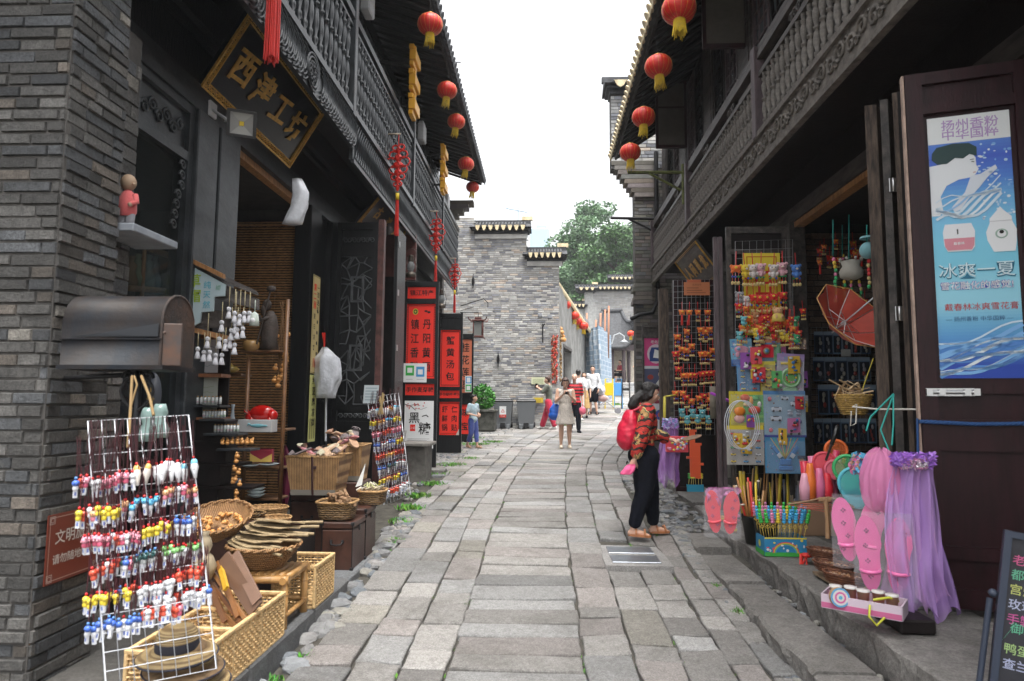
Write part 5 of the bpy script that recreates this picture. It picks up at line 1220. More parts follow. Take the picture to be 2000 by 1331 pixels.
# doll charms
def charm_mesh(kind,s=1.0):
 mb=MB();mb.any=True;C_=dict(pink=((.72,.30,.38),(.62,.12,.2)),yellow=((.75,.58,.06),(.7,.55,.05)),blue=((.12,.42,.66),(.6,.62,.66)),red=((.66,.08,.04),(.6,.1,.06)),white=((.66,.67,.70),(.68,.68,.7)),dark=((.03,.09,.09),(.4,.42,.42)),tan=((.70,.38,.2),(.6,.2,.25)),bluew=((.06,.14,.5),(.66,.67,.7)),green=((.2,.45,.15),(.66,.68,.68)),orange=((.75,.36,.08),(.75,.6,.45)),shellw=((.72,.66,.7),(.7,.7,.72)),shellb=((.2,.52,.7),(.68,.7,.72)),shello=((.8,.45,.14),(.72,.66,.6)))[kind]
 big=kind.startswith('shell');mb.c=(.07,.02,.025);mb.cyl((-.003,0,.14),(0,0,.006),.0016,n=3,cap=False);mb.cyl((.006,.002,.14),(.001,0,.006),.0016,n=3,cap=False)
 mb.c=(.6,.02,.02)if kind not in('bluew','dark')else(.1,.25,.55);mb.ball((0,0,.002),.0055,6,4)
 if big:
  mb.c=C_[0];mb.ball((0,0,-.018),(.013,.011,.016),8,6);mb.c=C_[1];mb.lathe([(.012,-.02),(.015,-.035),(.008,-.06),(.006,-.075),(0,-.078)],n=8);mb.c=(.05,.05,.06);mb.ball((0,-.012,-.04),(.003,.002,.003),5,3)
 else :
  mb.c=C_[0];mb.ball((0,0,-.016),(.0125,.0115,.0115),8,6)
  if kind in('pink','tan','dark','blue'):
   for q in(-1,1):mb.ball((q*.009,0,-.006),.005,5,4)
  mb.c=(.02,.02,.02)
  for q in(-1,1):mb.ball((q*.0045,-.0108,-.015),(.0018,.001,.0022),4,3)
  if kind in('pink',):mb.c=(.8,.4,.45);mb.ball((0,-.0115,-.019),(.004,.002,.003),5,3)
  mb.c=C_[1];mb.lathe([(.008,-.025),(.010,-.033),(.008,-.04)],n=7)
  mb.c=(.66,.67,.7);mb.box((0,0,-.053),(.013,.008,.026));mb.c=(.15,.2,.45);mb.box((0,-.0045,-.052),(.006,.001,.012))
 for i in range(len(mb.v)):mb.v[i]=mb.v[i]*s
 return mb
CP={}
def charm(kind,p,s,label,group,rz=0):
 k=(kind,s)
 if k not in CP:
  o=charm_mesh(kind,s).build('doll_charm',PLASTIC);tag(o,label,'charm',group);CP[k]=o
 else :o=CP[k].copy();COL.objects.link(o)
 o.location=p;o.rotation_euler=(rnd(-.1,.1),rnd(-.16,.16),rz+rnd(-.8,.8));o['label']=label;o['group']=group
Yr=lambda px:lerp(2.80,3.0,(px-172)/196)
c01,c11=W(172,823,Yr(172)),W(368,811,Yr(368));c00,c10=W(207,1350,2.72),W(423,1306,2.92)
rk,Q1=wire_grid(c00,c10,c11,c01,8,15,.0018,WIRE,'tall white wire rack crowded with doll charms hung from the mailbox bracket',th=2)
ROWS=[('pink',149,939,257,925,9),('shello',265,912,290,908,2),('shellw',306,908,345,903,4),('shellb',360,902,378,900,2),('tan',325,958,381,945,5),('yellow',153,991,232,991,7),('red',244,983,246,983,1),('blue',257,979,307,970,4),('pink',166,1049,273,1037,10),('yellow',282,1026,340,1016,6),('bluew',346,1014,379,1005,4),('red',182,1107,232,1090,5),('dark',240,1095,302,1078,6),('green',319,1070,387,1057,8),('yellow',170,1169,263,1144,9),('white',271,1146,336,1132,7),('red',340,1124,396,1103,6),('white',307,1165,408,1146,10),('bluew',174,1219,273,1200,9),('red',280,1194,352,1177,8)]
desc=dict(pink='pink pig charm',yellow='yellow round-headed charm',blue='light blue eared charm',red='red-headed charm',white='plain white charm',dark='dark green-headed charm',tan='tan and pink charm',bluew='blue-capped white charm',green='green-topped white charm',shello='large orange shell charm',shellw='large white shell charm',shellb='large pale blue shell charm',orange='orange-headed charm')
rowname=['uppermost row','second row','third row','fourth row','fifth row','lowest row']
def rown(y):return rowname[0]if y<965 else rowname[1]if y<1000 else rowname[2]if y<1050 else rowname[3]if y<1110 else rowname[4]if y<1175 and y>1100 else rowname[5]
for kd0,xa_,ya_,xb_,yb_,n in ROWS:
 kd=kd0
 n=int(n*1.25+.5)if n>2 else n
 for i in range(n):
  kd=kd0 if kd0.startswith('shell')or rnd(0,1)>.22 else random.choice(('white','pink','white','tan','red','bluew'))
  q=i/max(1,n-1);px,py=lerp(xa_,xb_,q)+rnd(-2,2),lerp(ya_,yb_,q)+rnd(-7,5)
  yc=lerp(Yr(px),Yr(px)-.06,(py-820)/500)-rnd(.025,.055)
  charm(kd,W(px,py,yc),1.2,f'{desc[kd]} in the {rown((ya_ + yb_) / 2)} of the near rack',f'{kd} charms in the {rown((ya_ + yb_) / 2)} of the near rack')
mb=MB()
for i in range(46):
 px=lerp(176,372,rnd(0,1));a=W(px,822-(px-172)*.06,Yr(px)-.008);b=W(px+rnd(-12,12),rnd(890,935),Yr(px)-.03);mb.tube([a,a.lerp(b,.5)+V((rnd(-.01,.01),-.01,0)),b],.0018,3)
mb.build('charm_cord',mat('dark_cord',(.05,.018,.022),.8),rk)
a0,a1,b0,b1=W(717,778,9.15),W(778,768,9.25),W(750,988,8.75),W(802,966,8.95)
rk2,Q2=wire_grid(b0,b1,a1,a0,8,16,.004,WIRE,'smaller slanting wire rack of doll charms beside the lattice door',th=1.6)
kinds2=[['white','shellb','shellw','orange','shellb'],['yellow','orange','blue','yellow'],['pink','red','pink'],['bluew','white','bluew','yellow'],['red','orange','red'],['bluew','dark','white'],['yellow','orange','yellow','bluew'],['white','red','white']]
rown2=['uppermost row','second row','third row','fourth row','fifth row','sixth row','seventh row','lowest row']
for r in range(8):
 for i in range(12):
  kd=kinds2[r][int(i*len(kinds2[r])/12)];p=Q2(.04+.92*i/11,.88-r*.108)+V((0,-.05,rnd(-.012,.012)))
  charm(kd,p,1.75,f'{desc[kd]} in the {rown2[r]} of the slanting rack',f'{kd} charms in the {rown2[r]} of the slanting rack')
f=Face(W(709,788,9.1),V((1,.15,0)),V((.05,0,1)),.20,.25)
def s1(mb,f):
 for i in range(5):f.rect(mb,.02,.04+i*.04,.18,.055+i*.04,(.3,.38,.42))
poster('price_sign',f,'small pale handwritten sign clipped on top of the slanting charm rack','sign',s1,m=PAPER,c=(.52,.58,.60))
mb=MB();c=W(745,778,9.0)
for k in range(6):mb.tube([c+V((rnd(-.05,.05),-.02,rnd(-.02,.08))),c+V((rnd(-.03,.03),-.03,-.08)),c+V((rnd(-.06,.06),-.02,-.22))],.012,4)
tag(mb.build('straw_bundle',mat('straw',(.42,.3,.14),.9),base=c),'knotted bundle of raffia tied to the slanting rack','raffia')
# left shop shelving
zs=.15
def shelfbox(px0,px1,py,Y,th=.025,dep=.22):
 a,b=W(px0,py,Y),W(px1,py,Y);return(min(a.x,b.x),max(a.x,b.x),Y,Y+dep,a.z-th,a.z)
t=thing('display_cabinet',(-2.85,5.9,zs),'dark stepped cabinet with little shelves of bottles beside the first shop door','cabinet')
mb=MB()
Yc=5.7
for(px0,px1,py)in((362,440,820),(362,442,862),(362,468,905),(362,494,950)):
 mb.bb(*[q for q in shelfbox(px0,px1,py-25 if 0 else py-3,Yc)][:2],Yc-.02,Yc+.25,W(px0,py,Yc).z-.02,W(px0,py,Yc).z)
x0_=W(362,900,Yc).x
for(pxa,py0_,py1_)in((440,820,862),(442,862,905),(430,905,950)):
 mb.bb(x0_,W(pxa,py0_,Yc).x,Yc,Yc+.22,W(pxa,py1_,Yc).z+.003,W(pxa,py0_+0,Yc).z-.023)
mb.bb(x0_,W(426,950,Yc).x,Yc,Yc+.3,zs,W(426,950,Yc).z-.024)
mb.build('stepped_body',DARKBROWN,t)
mb=MB();mb.bb(x0_,W(430,700,Yc).x,Yc+.18,Yc+.2,W(362,815,Yc).z,W(362,650,Yc).z);mb.build('back_board',DARKBROWN,t)
mb=MB()
for py in(730,815,655):mb=MB();mb.bb(x0_,W(432,py,Yc).x,Yc-.0,Yc+.18,W(362,py,Yc).z-.03,W(362,py,Yc).z);mb.build('shelf',mat('reddish_shelf',(.22,.09,.04),.5,var=.3),t)
def pn(px0,py0,px1,py1,Y,label,draw,c,name='hand_sign',cat='sign'):
 a,b=W(px0,py1,Y),W(px1,py0,Y);f=Face((a.x,Y,a.z),(1,0,0),UP,b.x-a.x,b.z-a.z);poster(name,f,label,cat,draw,c=c)
def scr(mb,f,c=(.2,.25,.25),n=5):
 for i in range(n):
  y=f.H*(.2+.7*i/n);f.line(mb,[(f.W*.08+k*f.W*.1,y+rnd(-.01,.01))for k in range(9)],.004,c)
pn(362,662,428,728,Yc+.1,'upper of two pale handwritten cards in the stepped cabinet',lambda mb,f:scr(mb,f),(.45,.45,.47))
pn(360,738,426,812,Yc+.1,'lower pale handwritten card in the stepped cabinet',lambda mb,f:scr(mb,f,(.3,.35,.2)),(.45,.47,.42))
def vial(p,c,s,label,group):
 mb=MB();mb.any=True;mb.c=(.5,.52,.52);mb.cyl(p,p+UP*.055*s,.011*s,n=6);mb.c=c;mb.ball(p+UP*.02*s,.0115*s,6,4);mb.c=(.3,.18,.08);mb.cyl(p+UP*.055*s,p+UP*.066*s,.008*s,n=6);tag(mb.build('glass_vial',CERAMIC,base=p),label,'bottle',group)
for r,(px0,px1,py)in enumerate(((378,430,790),(398,438,817),(420,464,845))):
 for i in range(8):vial(W(lerp(px0,px1,i/7),py,Yc-.0),random.choice(((.6,.6,.62),(.1,.4,.1),(.6,.1,.2),(.6,.45,.1),(.2,.3,.5))),1.1,f'tiny glass vial on the {("upper", "middle", "lower")[r]} step of the dark cabinet',f'vials on the {("upper", "middle", "lower")[r]} step')
pass
t=thing('step_shelf',W(400,860,Yc),'three small dark steps holding rows of vials and gourds','shelf')
for(px0,px1,py)in((370,432,791),(392,442,818),(400,468,846),(425,492,876)):
 a,b=W(px0,py,Yc-.03),W(px1,py,Yc-.03);mb=MB();mb.bbox(((a.x+b.x)/2,Yc+.04,a.z-.012),(b.x-a.x,.2,.02),.003);mb.build('tread',BLACKWOOD2,t)
GM=None
def gourd(p,s,label,group,tilt=(0,0,0),name='small_gourd'):
 global GM
 if GM is None:
  mb=MB();mb.lathe([(0,-.5),(.3,-.46),(.46,-.25),(.46,-.02),(.28,.16),(.18,.22),(.24,.3),(.28,.42),(.22,.56),(.08,.64),(.03,.7),(.02,.8),(0,.8)],n=10);GM=tag(mb.build(name,GOURD),label,'gourd',group);o=GM
 else :o=GM.copy();COL.objects.link(o)
 o.location=p;o.scale=(s,s,s);o.rotation_euler=tilt;o['label']=label;o['group']=group
for i in range(14):gourd(W(435+(i%7)*9.5,866-5*(i//7)-rnd(0,3),5.66+.04*(i//7)),.04,'tiny gourd figure with a red cap in the row on the lowest cabinet step','gourds on the lowest cabinet step',(rnd(-.5,.5),rnd(-.5,.5),0))
for i,(px,py)in enumerate(((463,890),(461,900),(458,915),(466,922),(460,935),(455,940),(468,945),(462,962),(461,975),(464,980))):gourd(W(px,py,5.5),.045,'gourd on the string hanging below the lowest cabinet step','string of gourds below the cabinet',(0,rnd(-.4,.4),0))
for i,(px,py)in enumerate(((540,655),(562,652),(557,695),(559,703),(554,712),(552,722),(538,718),(550,735),(545,740),(536,742),(543,752),(558,690))):gourd(W(px,py,6.7),.062,'gourd on the dried vine hanging inside the shop','gourds on the dried vine',(0,rnd(-.4,.4),0))
mb=MB()
for k in range(5):
 p=W(551,590,6.75);pts=[p+V((rnd(-.03,.03),rnd(-.02,.02),-.16*j))for j in range(6)];mb.tube(pts,.006,4)
tag(mb.build('dried_vine',mat('dry_vine',(.2,.11,.05),.9),base=W(551,590,6.75)),'dried brown vine with gourds hanging inside the shop','vine')
a=W(362,512,5.55);t=thing('straw_hat_sign',a,'pale blue stepped board with green characters for straw hats under a little roof','sign')
mb=MB();mb.any=True;P_=lambda x,y,e=0:W(x,y,5.55-e)
out_=[(365,515),(440,556),(438,578),(418,580),(416,608),(393,610),(390,630),(378,637),(361,632)]
mb.c=(.42,.52,.55);mb.prism([P_(x,y)for x,y in out_],(0,.02,0));mb.build('board',PAINT,t)
mb=MB();mb.any=True;X1=(P_(400,560)-P_(390,560)).normalized()
mb.c=(.30,.42,.04);mb.text('草',P_(380,548,.004),(1,0,0),UP,.125,.015);mb.text('帽',P_(380,578,.004),(1,0,0),UP,.125,.015)
mb.build('painted_writing',PAPER,t);mb=MB();mb.any=True;mb.c=(.12,.40,.50);mb.text('纯天然',P_(404,576,.004),(1,0,0),UP,.072,.01,vert=True,gap=1.2);mb.build('painted_writing',PAPER,t);mb=MB();mb.any=True;mb.c=(.04,.15,.4);mb.text('手',P_(369,616,.004),(1,0,0),UP,.05,.01);mb.c=(.2,.4,.3);mb.text('编',P_(426,562,.004),(1,0,0),UP,.05,.005);mb.build('painted_writing',PAPER,t)
mb=MB();a1_,b1_,c1_=P_(362,508),P_(438,545),P_(508,572);mb.prism([a1_+V((0,-.03,0)),b1_+V((0,-.03,0)),b1_+V((0,-.03,.04)),a1_+V((0,-.03,.04))],(0,.05,0));mb.build('orange_ridge',RAWWOOD,t)
mb=MB();mb.prism([P_(366,512),P_(438,552),W(505,578,5.7),W(500,572,6.2),P_(430,540,-.6)],(0,0,.02));mb.prism([P_(438,556,-.03),W(503,584,5.7),W(503,605,5.7),P_(418,582,-.03)],(0,.04,0));mb.prism([P_(395,605,-.03),W(490,612,5.7),W(470,640,5.7),P_(366,640,-.03)],(0,.04,0));mb.build('stepped_roof',BROWNWOOD,t)
mb=MB();mb.prism([P_(362,636,-.02),W(436,654,5.62),W(436,664,5.62),P_(362,646,-.02)],(0,.1,0));mb.build('lower_rail',RAWWOOD,t)
for i,(px,py,top)in enumerate(((447,610,560),(458,618,565),(468,624,566),(477,618,568),(487,618,570),(433,636,590),(459,640,570),(405,668,612),(428,668,640),(440,673,640),(449,668,640),(458,680,640),(386,688,650),(398,694,650),(409,694,650),(421,700,650),(433,700,650),(452,652,600),(463,650,600),(474,648,600))):
 p=W(px,py,5.5);tz=W(px,top,5.5).z;mb=MB();mb.any=True;mb.c=(.62,.62,.66);mb.ball(p+UP*.025,.021,8,6);mb.lathe([(.006,.01),(.014,0),(.02,-.03),(.028,-.055),(.026,-.056),(0,-.04)],p,10)
 mb.c=(.45,.38,.22);mb.cyl(p+UP*.045,V((p.x,p.y,tz)),.0035,n=4);mb.c=(.02,.02,.02)
 for s in(-1,1):mb.ball(p+V((s*.008,-.019,.028)),.003,4,3)
 tag(mb.build('ghost_doll',CLOTH,base=p),('little white cloth doll with skirt hanging '+('under the sign roof' if i<7 or i>16 else 'below the sign among the lower cluster')),'doll','white cloth dolls '+('under the sign roof' if i<7 or i>16 else 'in the lower cluster'))
p=W(497,625,5.5);mb=MB();mb.any=True;mb.c=(.48,.54,.48);mb.lathe([(.005,.07),(.035,.05),(.045,0),(.05,-.05),(0,-.05)],p,10,sx=.8);mb.cyl(p+UP*.07,p+UP*.17,.004,n=4);mb.c=(.62,.62,.62);mb.ball(p+V((0,-.03,-.01)),.025)
tag(mb.build('gauze_bag',TULLE if 0 else CLOTH,base=p),'pale gauze bag with a doll inside at the right end of the doll row','bag')
t=thing('bamboo_shelf',(-2.9,6.6,zs),'dark bamboo shelf unit with pottery standing against the blind','shelf')
Ys=6.6
mb=MB()
for px in(410,550,477):
 a=W(px,900,Ys);mb.cyl((a.x,Ys,zs),(a.x,Ys,W(px,585 if px==550 else 700,Ys).z),.022,n=8)
mb.build('bamboo_post',mat('dark_bamboo',(.16,.075,.03),.4,var=.4,vscale=10),t)
for(px0,px1,py)in((470,545,686),(430,472,732),(475,560,839),(470,548,915),(470,545,975)):
 a,b=W(px0,py,Ys),W(px1,py,Ys);mb=MB();mb.bbox(((a.x+b.x)/2,Ys+.12,a.z),(b.x-a.x,.26,.022),.004);mb.build('shelf_board',mat('shelf_wood',(.17,.085,.04),.5,var=.3),t)
def pot(px,py,Y,prof,c,label,cat='vase',name='vase',s=1,m=CERAMIC):
 p=W(px,py,Y);mb=MB();mb.any=True;mb.c=c;mb.lathe([(r*s,h*s)for r,h in prof],p,14);return tag(mb.build(name,m,base=p),label,cat)
pot(490,686,Ys,[(0,0),(.05,0),(.085,.04),(.08,.09),(.05,.11),(.0,.11)],(.42,.25,.10),'round wooden lidded pot on the upper bamboo shelf','pot','round_pot')
pot(450,728,Ys-.1,[(0,0),(.05,0),(.09,.03),(.06,.06),(.02,.075),(.012,.09),(0,.09)],(.28,.2,.05),'olive clay teapot on the small shelf','teapot','teapot')
pot(453,838,Ys,[(0,0),(.04,0),(.045,.05),(.02,.12),(.012,.2),(.02,.24),(.015,.245),(0,.24)],(.45,.5,.55),'slender pale bottle vase beside the red ceramic bull','vase')
pot(487,912,Ys-.1,[(0,0),(.05,0),(.1,.02),(.095,.024),(0,.01)],(.35,.4,.42),'grey saucer on the third bamboo shelf','saucer','saucer');pot(525,910,Ys-.1,[(0,0),(.05,0),(.1,.02),(.095,.024),(0,.01)],(.38,.42,.44),'second grey saucer to the right on the third shelf','saucer','saucer')
for k in range(3):pot(500,972-k*6,Ys-.1,[(0,0),(.04,0),(.09,.035),(.085,.037),(0,.01)],(.35,.4,.4),('lowest','middle','topmost')[k]+' grey bowl of the stack on the bottom bamboo shelf','bowl','bowl')
for k,px in enumerate((428,448)):pot(px,955,Ys-.3,[(0,0),(.05,0),(.11,.06),(.12,.1),(.11,.1),(0,.03)],(.16,.19,.22),('left','right')[k]+' hand blue-grey bowl behind the string of gourds','bowl','bowl',.9)
p=W(512,812,Ys-.05);mb=MB();mb.ball(p+UP*.02,(.13,.07,.085),14,10);mb.ball(p+V((-.12,0,-.015)),(.05,.045,.05),10,8);mb.ball(p+V((.1,0,.0)),(.06,.06,.06),10,8)
for x in(-.09,.09):
 for y in(-.035,.035):mb.cyl(p+V((x,y,-.02)),p+V((x*1.05,y,-.115)),.024,.012)
for s in(-1,1):mb.tube([p+V((-.13,s*.03,.02)),p+V((-.16,s*.05,.04)),p+V((-.17,s*.03,.06))],[.01,.008,.002],5)
tag(mb.build('bull_figurine',mat('red_glaze',(.42,.01,.008),.12),base=p),'glossy red ceramic bull on a white box','figurine')
p=W(503,832,Ys-.12);mb=MB();mb.bbox(p,(.34,.15,.12),.004);tag(mb.build('white_box',mat('white_card',(.5,.5,.5),.6),base=p),'white box with a blue whale picture under the red bull','box')
p=W(503,832,Ys-.2);mb=MB();mb.ball(p,(.07,.008,.018),10,6);mb.tube([p+V((-.06,0,0)),p+V((-.09,0,.02)),p+V((-.1,0,.0))],.008,4);mb.ball(p+V((.07,0,-.0)),(.03,.006,.01));tag(mb.build('ceramic_whale',mat('blue_glaze',(.18,.42,.48),.2),base=p),'small pale blue ceramic whale in front of the white box','figurine')
p=W(512,890,Ys-.06);mb=MB();mb.any=True;mb.c=(.28,.03,.05);mb.bbox(p,(.22,.05,.13),.003);mb.c=(.6,.4,.1);mb.prism([p+V((-.11,-.03,-.06)),p+V((.11,-.03,-.06)),p+V((.11,-.03,.02)),p+V((0,-.03,-.04)),p+V((-.11,-.03,.02))],(0,.004,0));tag(mb.build('gift_box',PAPER,base=p),'maroon and gold gift box on the third bamboo shelf','box')
p=W(525,684,Ys+.05);mb=MB();mb.lathe([(0,0),(.10,0),(.085,.1),(.095,.22),(.07,.34),(.03,.4),(0,.4)],p,9,sx=1,sy=.8);mb.ball(p+V((-.03,-.02,.46)),(.05,.05,.06),8,6);mb.ball(p+V((-.05,-.05,.4)),(.03,.02,.06));mb.tube([p+V((.02,-.03,.33)),p+V((-.06,-.08,.3)),p+V((-.08,-.09,.34))],.025,6)
mb.tube([p+V((-.09,-.09,.05)),p+V((.02,-.07,.6))],.01,5);mb.ball(p+V((.03,-.07,.62)),(.05,.03,.035),8,5)
tag(mb.build('carved_figure',mat('dark_root',(.055,.04,.032),.6,var=.4,vscale=15,bump=1.2,bscale=20),base=p),'dark carved old man figure leaning on a staff','carving')
p=WX(246,440,-2.68);p.z=SHELFZ;hgt=.34
t=thing('child_figurine',p,'small figurine of a child in a pink shirt on the stone shelf','figurine')
mb=MB();mb.any=True;mb.c=(.62,.12,.12);mb.lathe([(.045,.09),(.06,.12),(.058,.2),(.035,.25),(.02,.265)],p,12,sy=.8);mb.tube([p+V((.05,-.0,.23)),p+V((.075,-.02,.18)),p+V((.05,-.05,.16))],[.02,.018,.014],6);mb.build('shirt',CLOTH,t)
mb=MB();mb.any=True;mb.c=(.25,.25,.27)
for s in(-1,1):mb.cyl(p+V((s*.022,0,0)),p+V((s*.024,0,.11)),.024,.03,n=8)
mb.build('trousers',CLOTH,t)
mb=MB();mb.ball(p+UP*.315,(.048,.046,.055),12,9);mb.ball(p+V((.045,-.015,.30)),.012);mb.ball(p+V((-.002,.045,.31)),.012);mb.ball(p+V((.052,-.052,.155)),.014);mb.cyl(p+UP*.25,p+UP*.28,.018);mb.build('head',mat('clay_skin',(.38,.26,.17),.6),t)
for k,(px,py,c_)in enumerate(((253,565,(.30,.18,.06)),(267,560,(.28,.36,.2)),(288,560,(.25,.38,.38)),(300,562,(.2,.3,.34)))):
 p=WX(px,py,-3.35);mb=MB();mb.any=True;mb.c=c_;mb.lathe([(0,0),(.05,0),(.06,.07),(.035,.14),(.045,.2),(.02,.23),(.03,.27),(0,.27)],p,12);tag(mb.build('vase',CERAMIC,base=p),('brown bottle vase at the left end of the window display','pale green double gourd vase in the window','jade-blue long-necked vase in the window','grey-blue vase at the right of the window display')[k],'vase')
mb=MB();a=WX(250,470,-3.3);b=WX(345,505,-3.3);mb.cyl(a,b,.028);c_=WX(283,480,-3.3);mb.cyl(c_,c_-UP*.55,.016);a2=WX(250,563,-3.3);b2=WX(345,570,-3.3);mb.cyl(a2,b2,.025)
tag(mb.build('bamboo_rail',BAMBOO,base=a),'bamboo display rail behind the shop window','rail')
p=W(296,770,4.6);t=thing('oval_plaque',p,'dark oval plaque with a gold character below the mailbox','plaque');mb=MB();mb.lathe([(0,-.008),(.07,-.006),(.075,.004),(0,.006)],p,24,axis=Matrix.Rotation(radians(90),3,'X')@Matrix.Scale(2.1,3,V((0,1,0))));mb.build('slate',mat('dark_slate',(.05,.055,.07),.5),t)
mb=MB();mb.any=True;mb.c=(.5,.33,.1);mb.text('1号',p+V((0,-.012,0)),(1,0,0),UP,.07,.01,vert=True);mb.build('gold_number',PAINT,t)
for k,(px,py)in enumerate(((287,862),(310,855))):
 p=W(px,py,3.9);mb=MB();mb.any=True;mb.c=(.25,.36,.34);mb.lathe([(0,0),(.05,0),(.06,.05),(.03,.1),(.045,.15),(.03,.2),(0,.2)],p,12);tag(mb.build('vase',CERAMIC,base=p),('squat celadon jar seen through the near rack','double gourd celadon vase seen through the near rack')[k],'vase')
mb=MB();mb.bbox((-3.2,4.6,1.02),(.5,.8,.04),.006);mb.bbox((-2.95,4.15,.55),(.3,.5,.9),.01);tag(mb.build('display_bench',DARKBROWN,base=(-3.2,4.6,.15)),'dark bench behind the near charm rack','bench')
# left platform goods
crate((-1.80,3.72,zs),.36,1.02,.26,'long natural rattan crate in three compartments along the platform edge',divs=2)
crate((-1.76,4.98,zs),.30,.42,.29,'shorter natural rattan crate behind the bamboo stool')
t=thing('bamboo_stool',(-1.85,4.5,zs),'low yellow bamboo stool carrying the basket of palm fans','stool')
for x in(-2.06,-1.66):
 for y in(4.34,4.70):
  mb=MB();mb.cyl((x,y,zs-.02 if x>-1.7 else zs),(x,y,zs+.33),.026);
  for z in(.1,.22):mb.lathe([(.026,-.006),(.03,0),(.026,.006)],(x,y,zs+z),8)
  mb.build('leg',BAMBOO,t)
mb=MB();
for y in(4.34,4.70):mb.cyl((-2.08,y,zs+.31),(-1.63,y,zs+.31),.026);mb.cyl((-2.06,y,zs+.1),(-1.66,y,zs+.1),.016)
for x in(-2.06,-1.66):mb.cyl((x,4.3,zs+.31),(x,4.74,zs+.31),.024);mb.cyl((x,4.34,zs+.08),(x,4.7,zs+.08),.016)
for i in range(9):mb.cyl((-2.05+i*.05,4.34,zs+.325),(-2.05+i*.05,4.7,zs+.325),.02)
mb.build('seat',BAMBOO,t)
basket((-1.87,4.5,zs+.35),.235,.235,.15,'round golden bamboo bowl basket on the stool holding palm fans',BASKETM,.014,.45)
for i in range(7):
 an=radians(-25+i*9);c=V((-1.93+.02*i,4.42+.03*i,zs+.50+.022*i));mb=MB();n=20;tl=Matrix.Rotation(rnd(-.1,.1),3,'X')@Matrix.Rotation(rnd(.05,.2),3,'Y')
 A=Matrix.Rotation(an,3,'Z')@tl
 pts=[V((.15*cos(a)-.02+(.04 if abs(a-pi)>2.6 else 0),.115*sin(a),.004*sin(6*a)))for a in[2*pi*k/n for k in range(n)]];mb.prism([c+A@q for q in pts],A@V((0,0,.005)))
 for k in range(-4,5):mb.tube([c+A@V((.1,0,.007)),c+A@V((-.13,k*.022,.007))],.0022,3)
 mb.tube([c+A@V((.08,0,0)),c+A@V((.2,0,.01)),c+A@V((.29,0,.018))],[.007,.010,.011],6)
 tag(mb.build('palm_fan',mat('palm_fan_leaf',(.27,.20,.11),.75,var=.3,vscale=30),base=c),('lowest palm leaf fan','second palm fan from below','third palm fan from below','middle palm fan','third palm fan from the top','palm fan just under the topmost','topmost palm leaf fan')[i]+' of the pile in the round basket','fan','palm leaf fans in the basket')
mb=MB();mb.bbox((-2.35,4.75,zs+.29),(.5,.55,.58),.008);tag(mb.build('dark_box',CHESTM,base=(-2.35,4.75,zs)),'dark wooden box under the round tray of walnuts','box')
pc=W(432,1030,4.62);basket((pc.x,4.6,pc.z-.04),.225,.225,.13,'shallow round bamboo tray of walnuts on the dark box',BASKETM,.013,.5).rotation_euler=(radians(20),0,0)
TR=Matrix.Rotation(radians(20),3,'X');pc0=V((pc.x,4.6,pc.z-.04))
for i in range(46):
 a=rnd(0,6.28);r=sqrt(rnd(0,1))*.16;gourd(pc0+TR@V((cos(a)*r,sin(a)*r,.06+.03*(1-r/.16)+rnd(0,.012))),.034,'walnut-sized gourd bead in the round bamboo tray','beads in the round tray',(rnd(0,3),rnd(0,3),0))
for k,(px,py,Y,r,h,l)in enumerate(((487,1040,5.0,.11,.14,'small brown wicker basket right of the walnut tray'),(533,1042,5.1,.13,.12,'oval light wicker basket holding trinkets'),(520,1020,5.5,.17,.12,'wider bamboo basket behind the oval one'))):
 p=W(px,py,Y);basket(p,r,r*.8,h,l,WOVEN if k==0 else WICKER,.010,.8)
mb=MB();a=W(515,1045,5.2);mb.bbox((a.x,5.3,zs+(a.z-zs)/2),(.55,.6,a.z-zs),.01);tag(mb.build('low_stand',DARKBROWN,base=(a.x,5.3,zs)),'low dark stand under the small wicker baskets','stand')
ch=WZ(693,1112,zs)
chest((-1.79,6.06,zs),.27,.42,.41,'nearer brown leather chest with iron corners at the platform edge',CHESTM,'brown chests')
chest((-1.79,6.47,zs),.27,.38,.46,'second brown chest directly behind the nearer one at the platform edge',CHESTM,'brown chests')
chest((-2.28,6.65,zs),.33,.36,.58,'taller brown chest carrying the large bamboo basket of slippers',CHESTM,'brown chests')
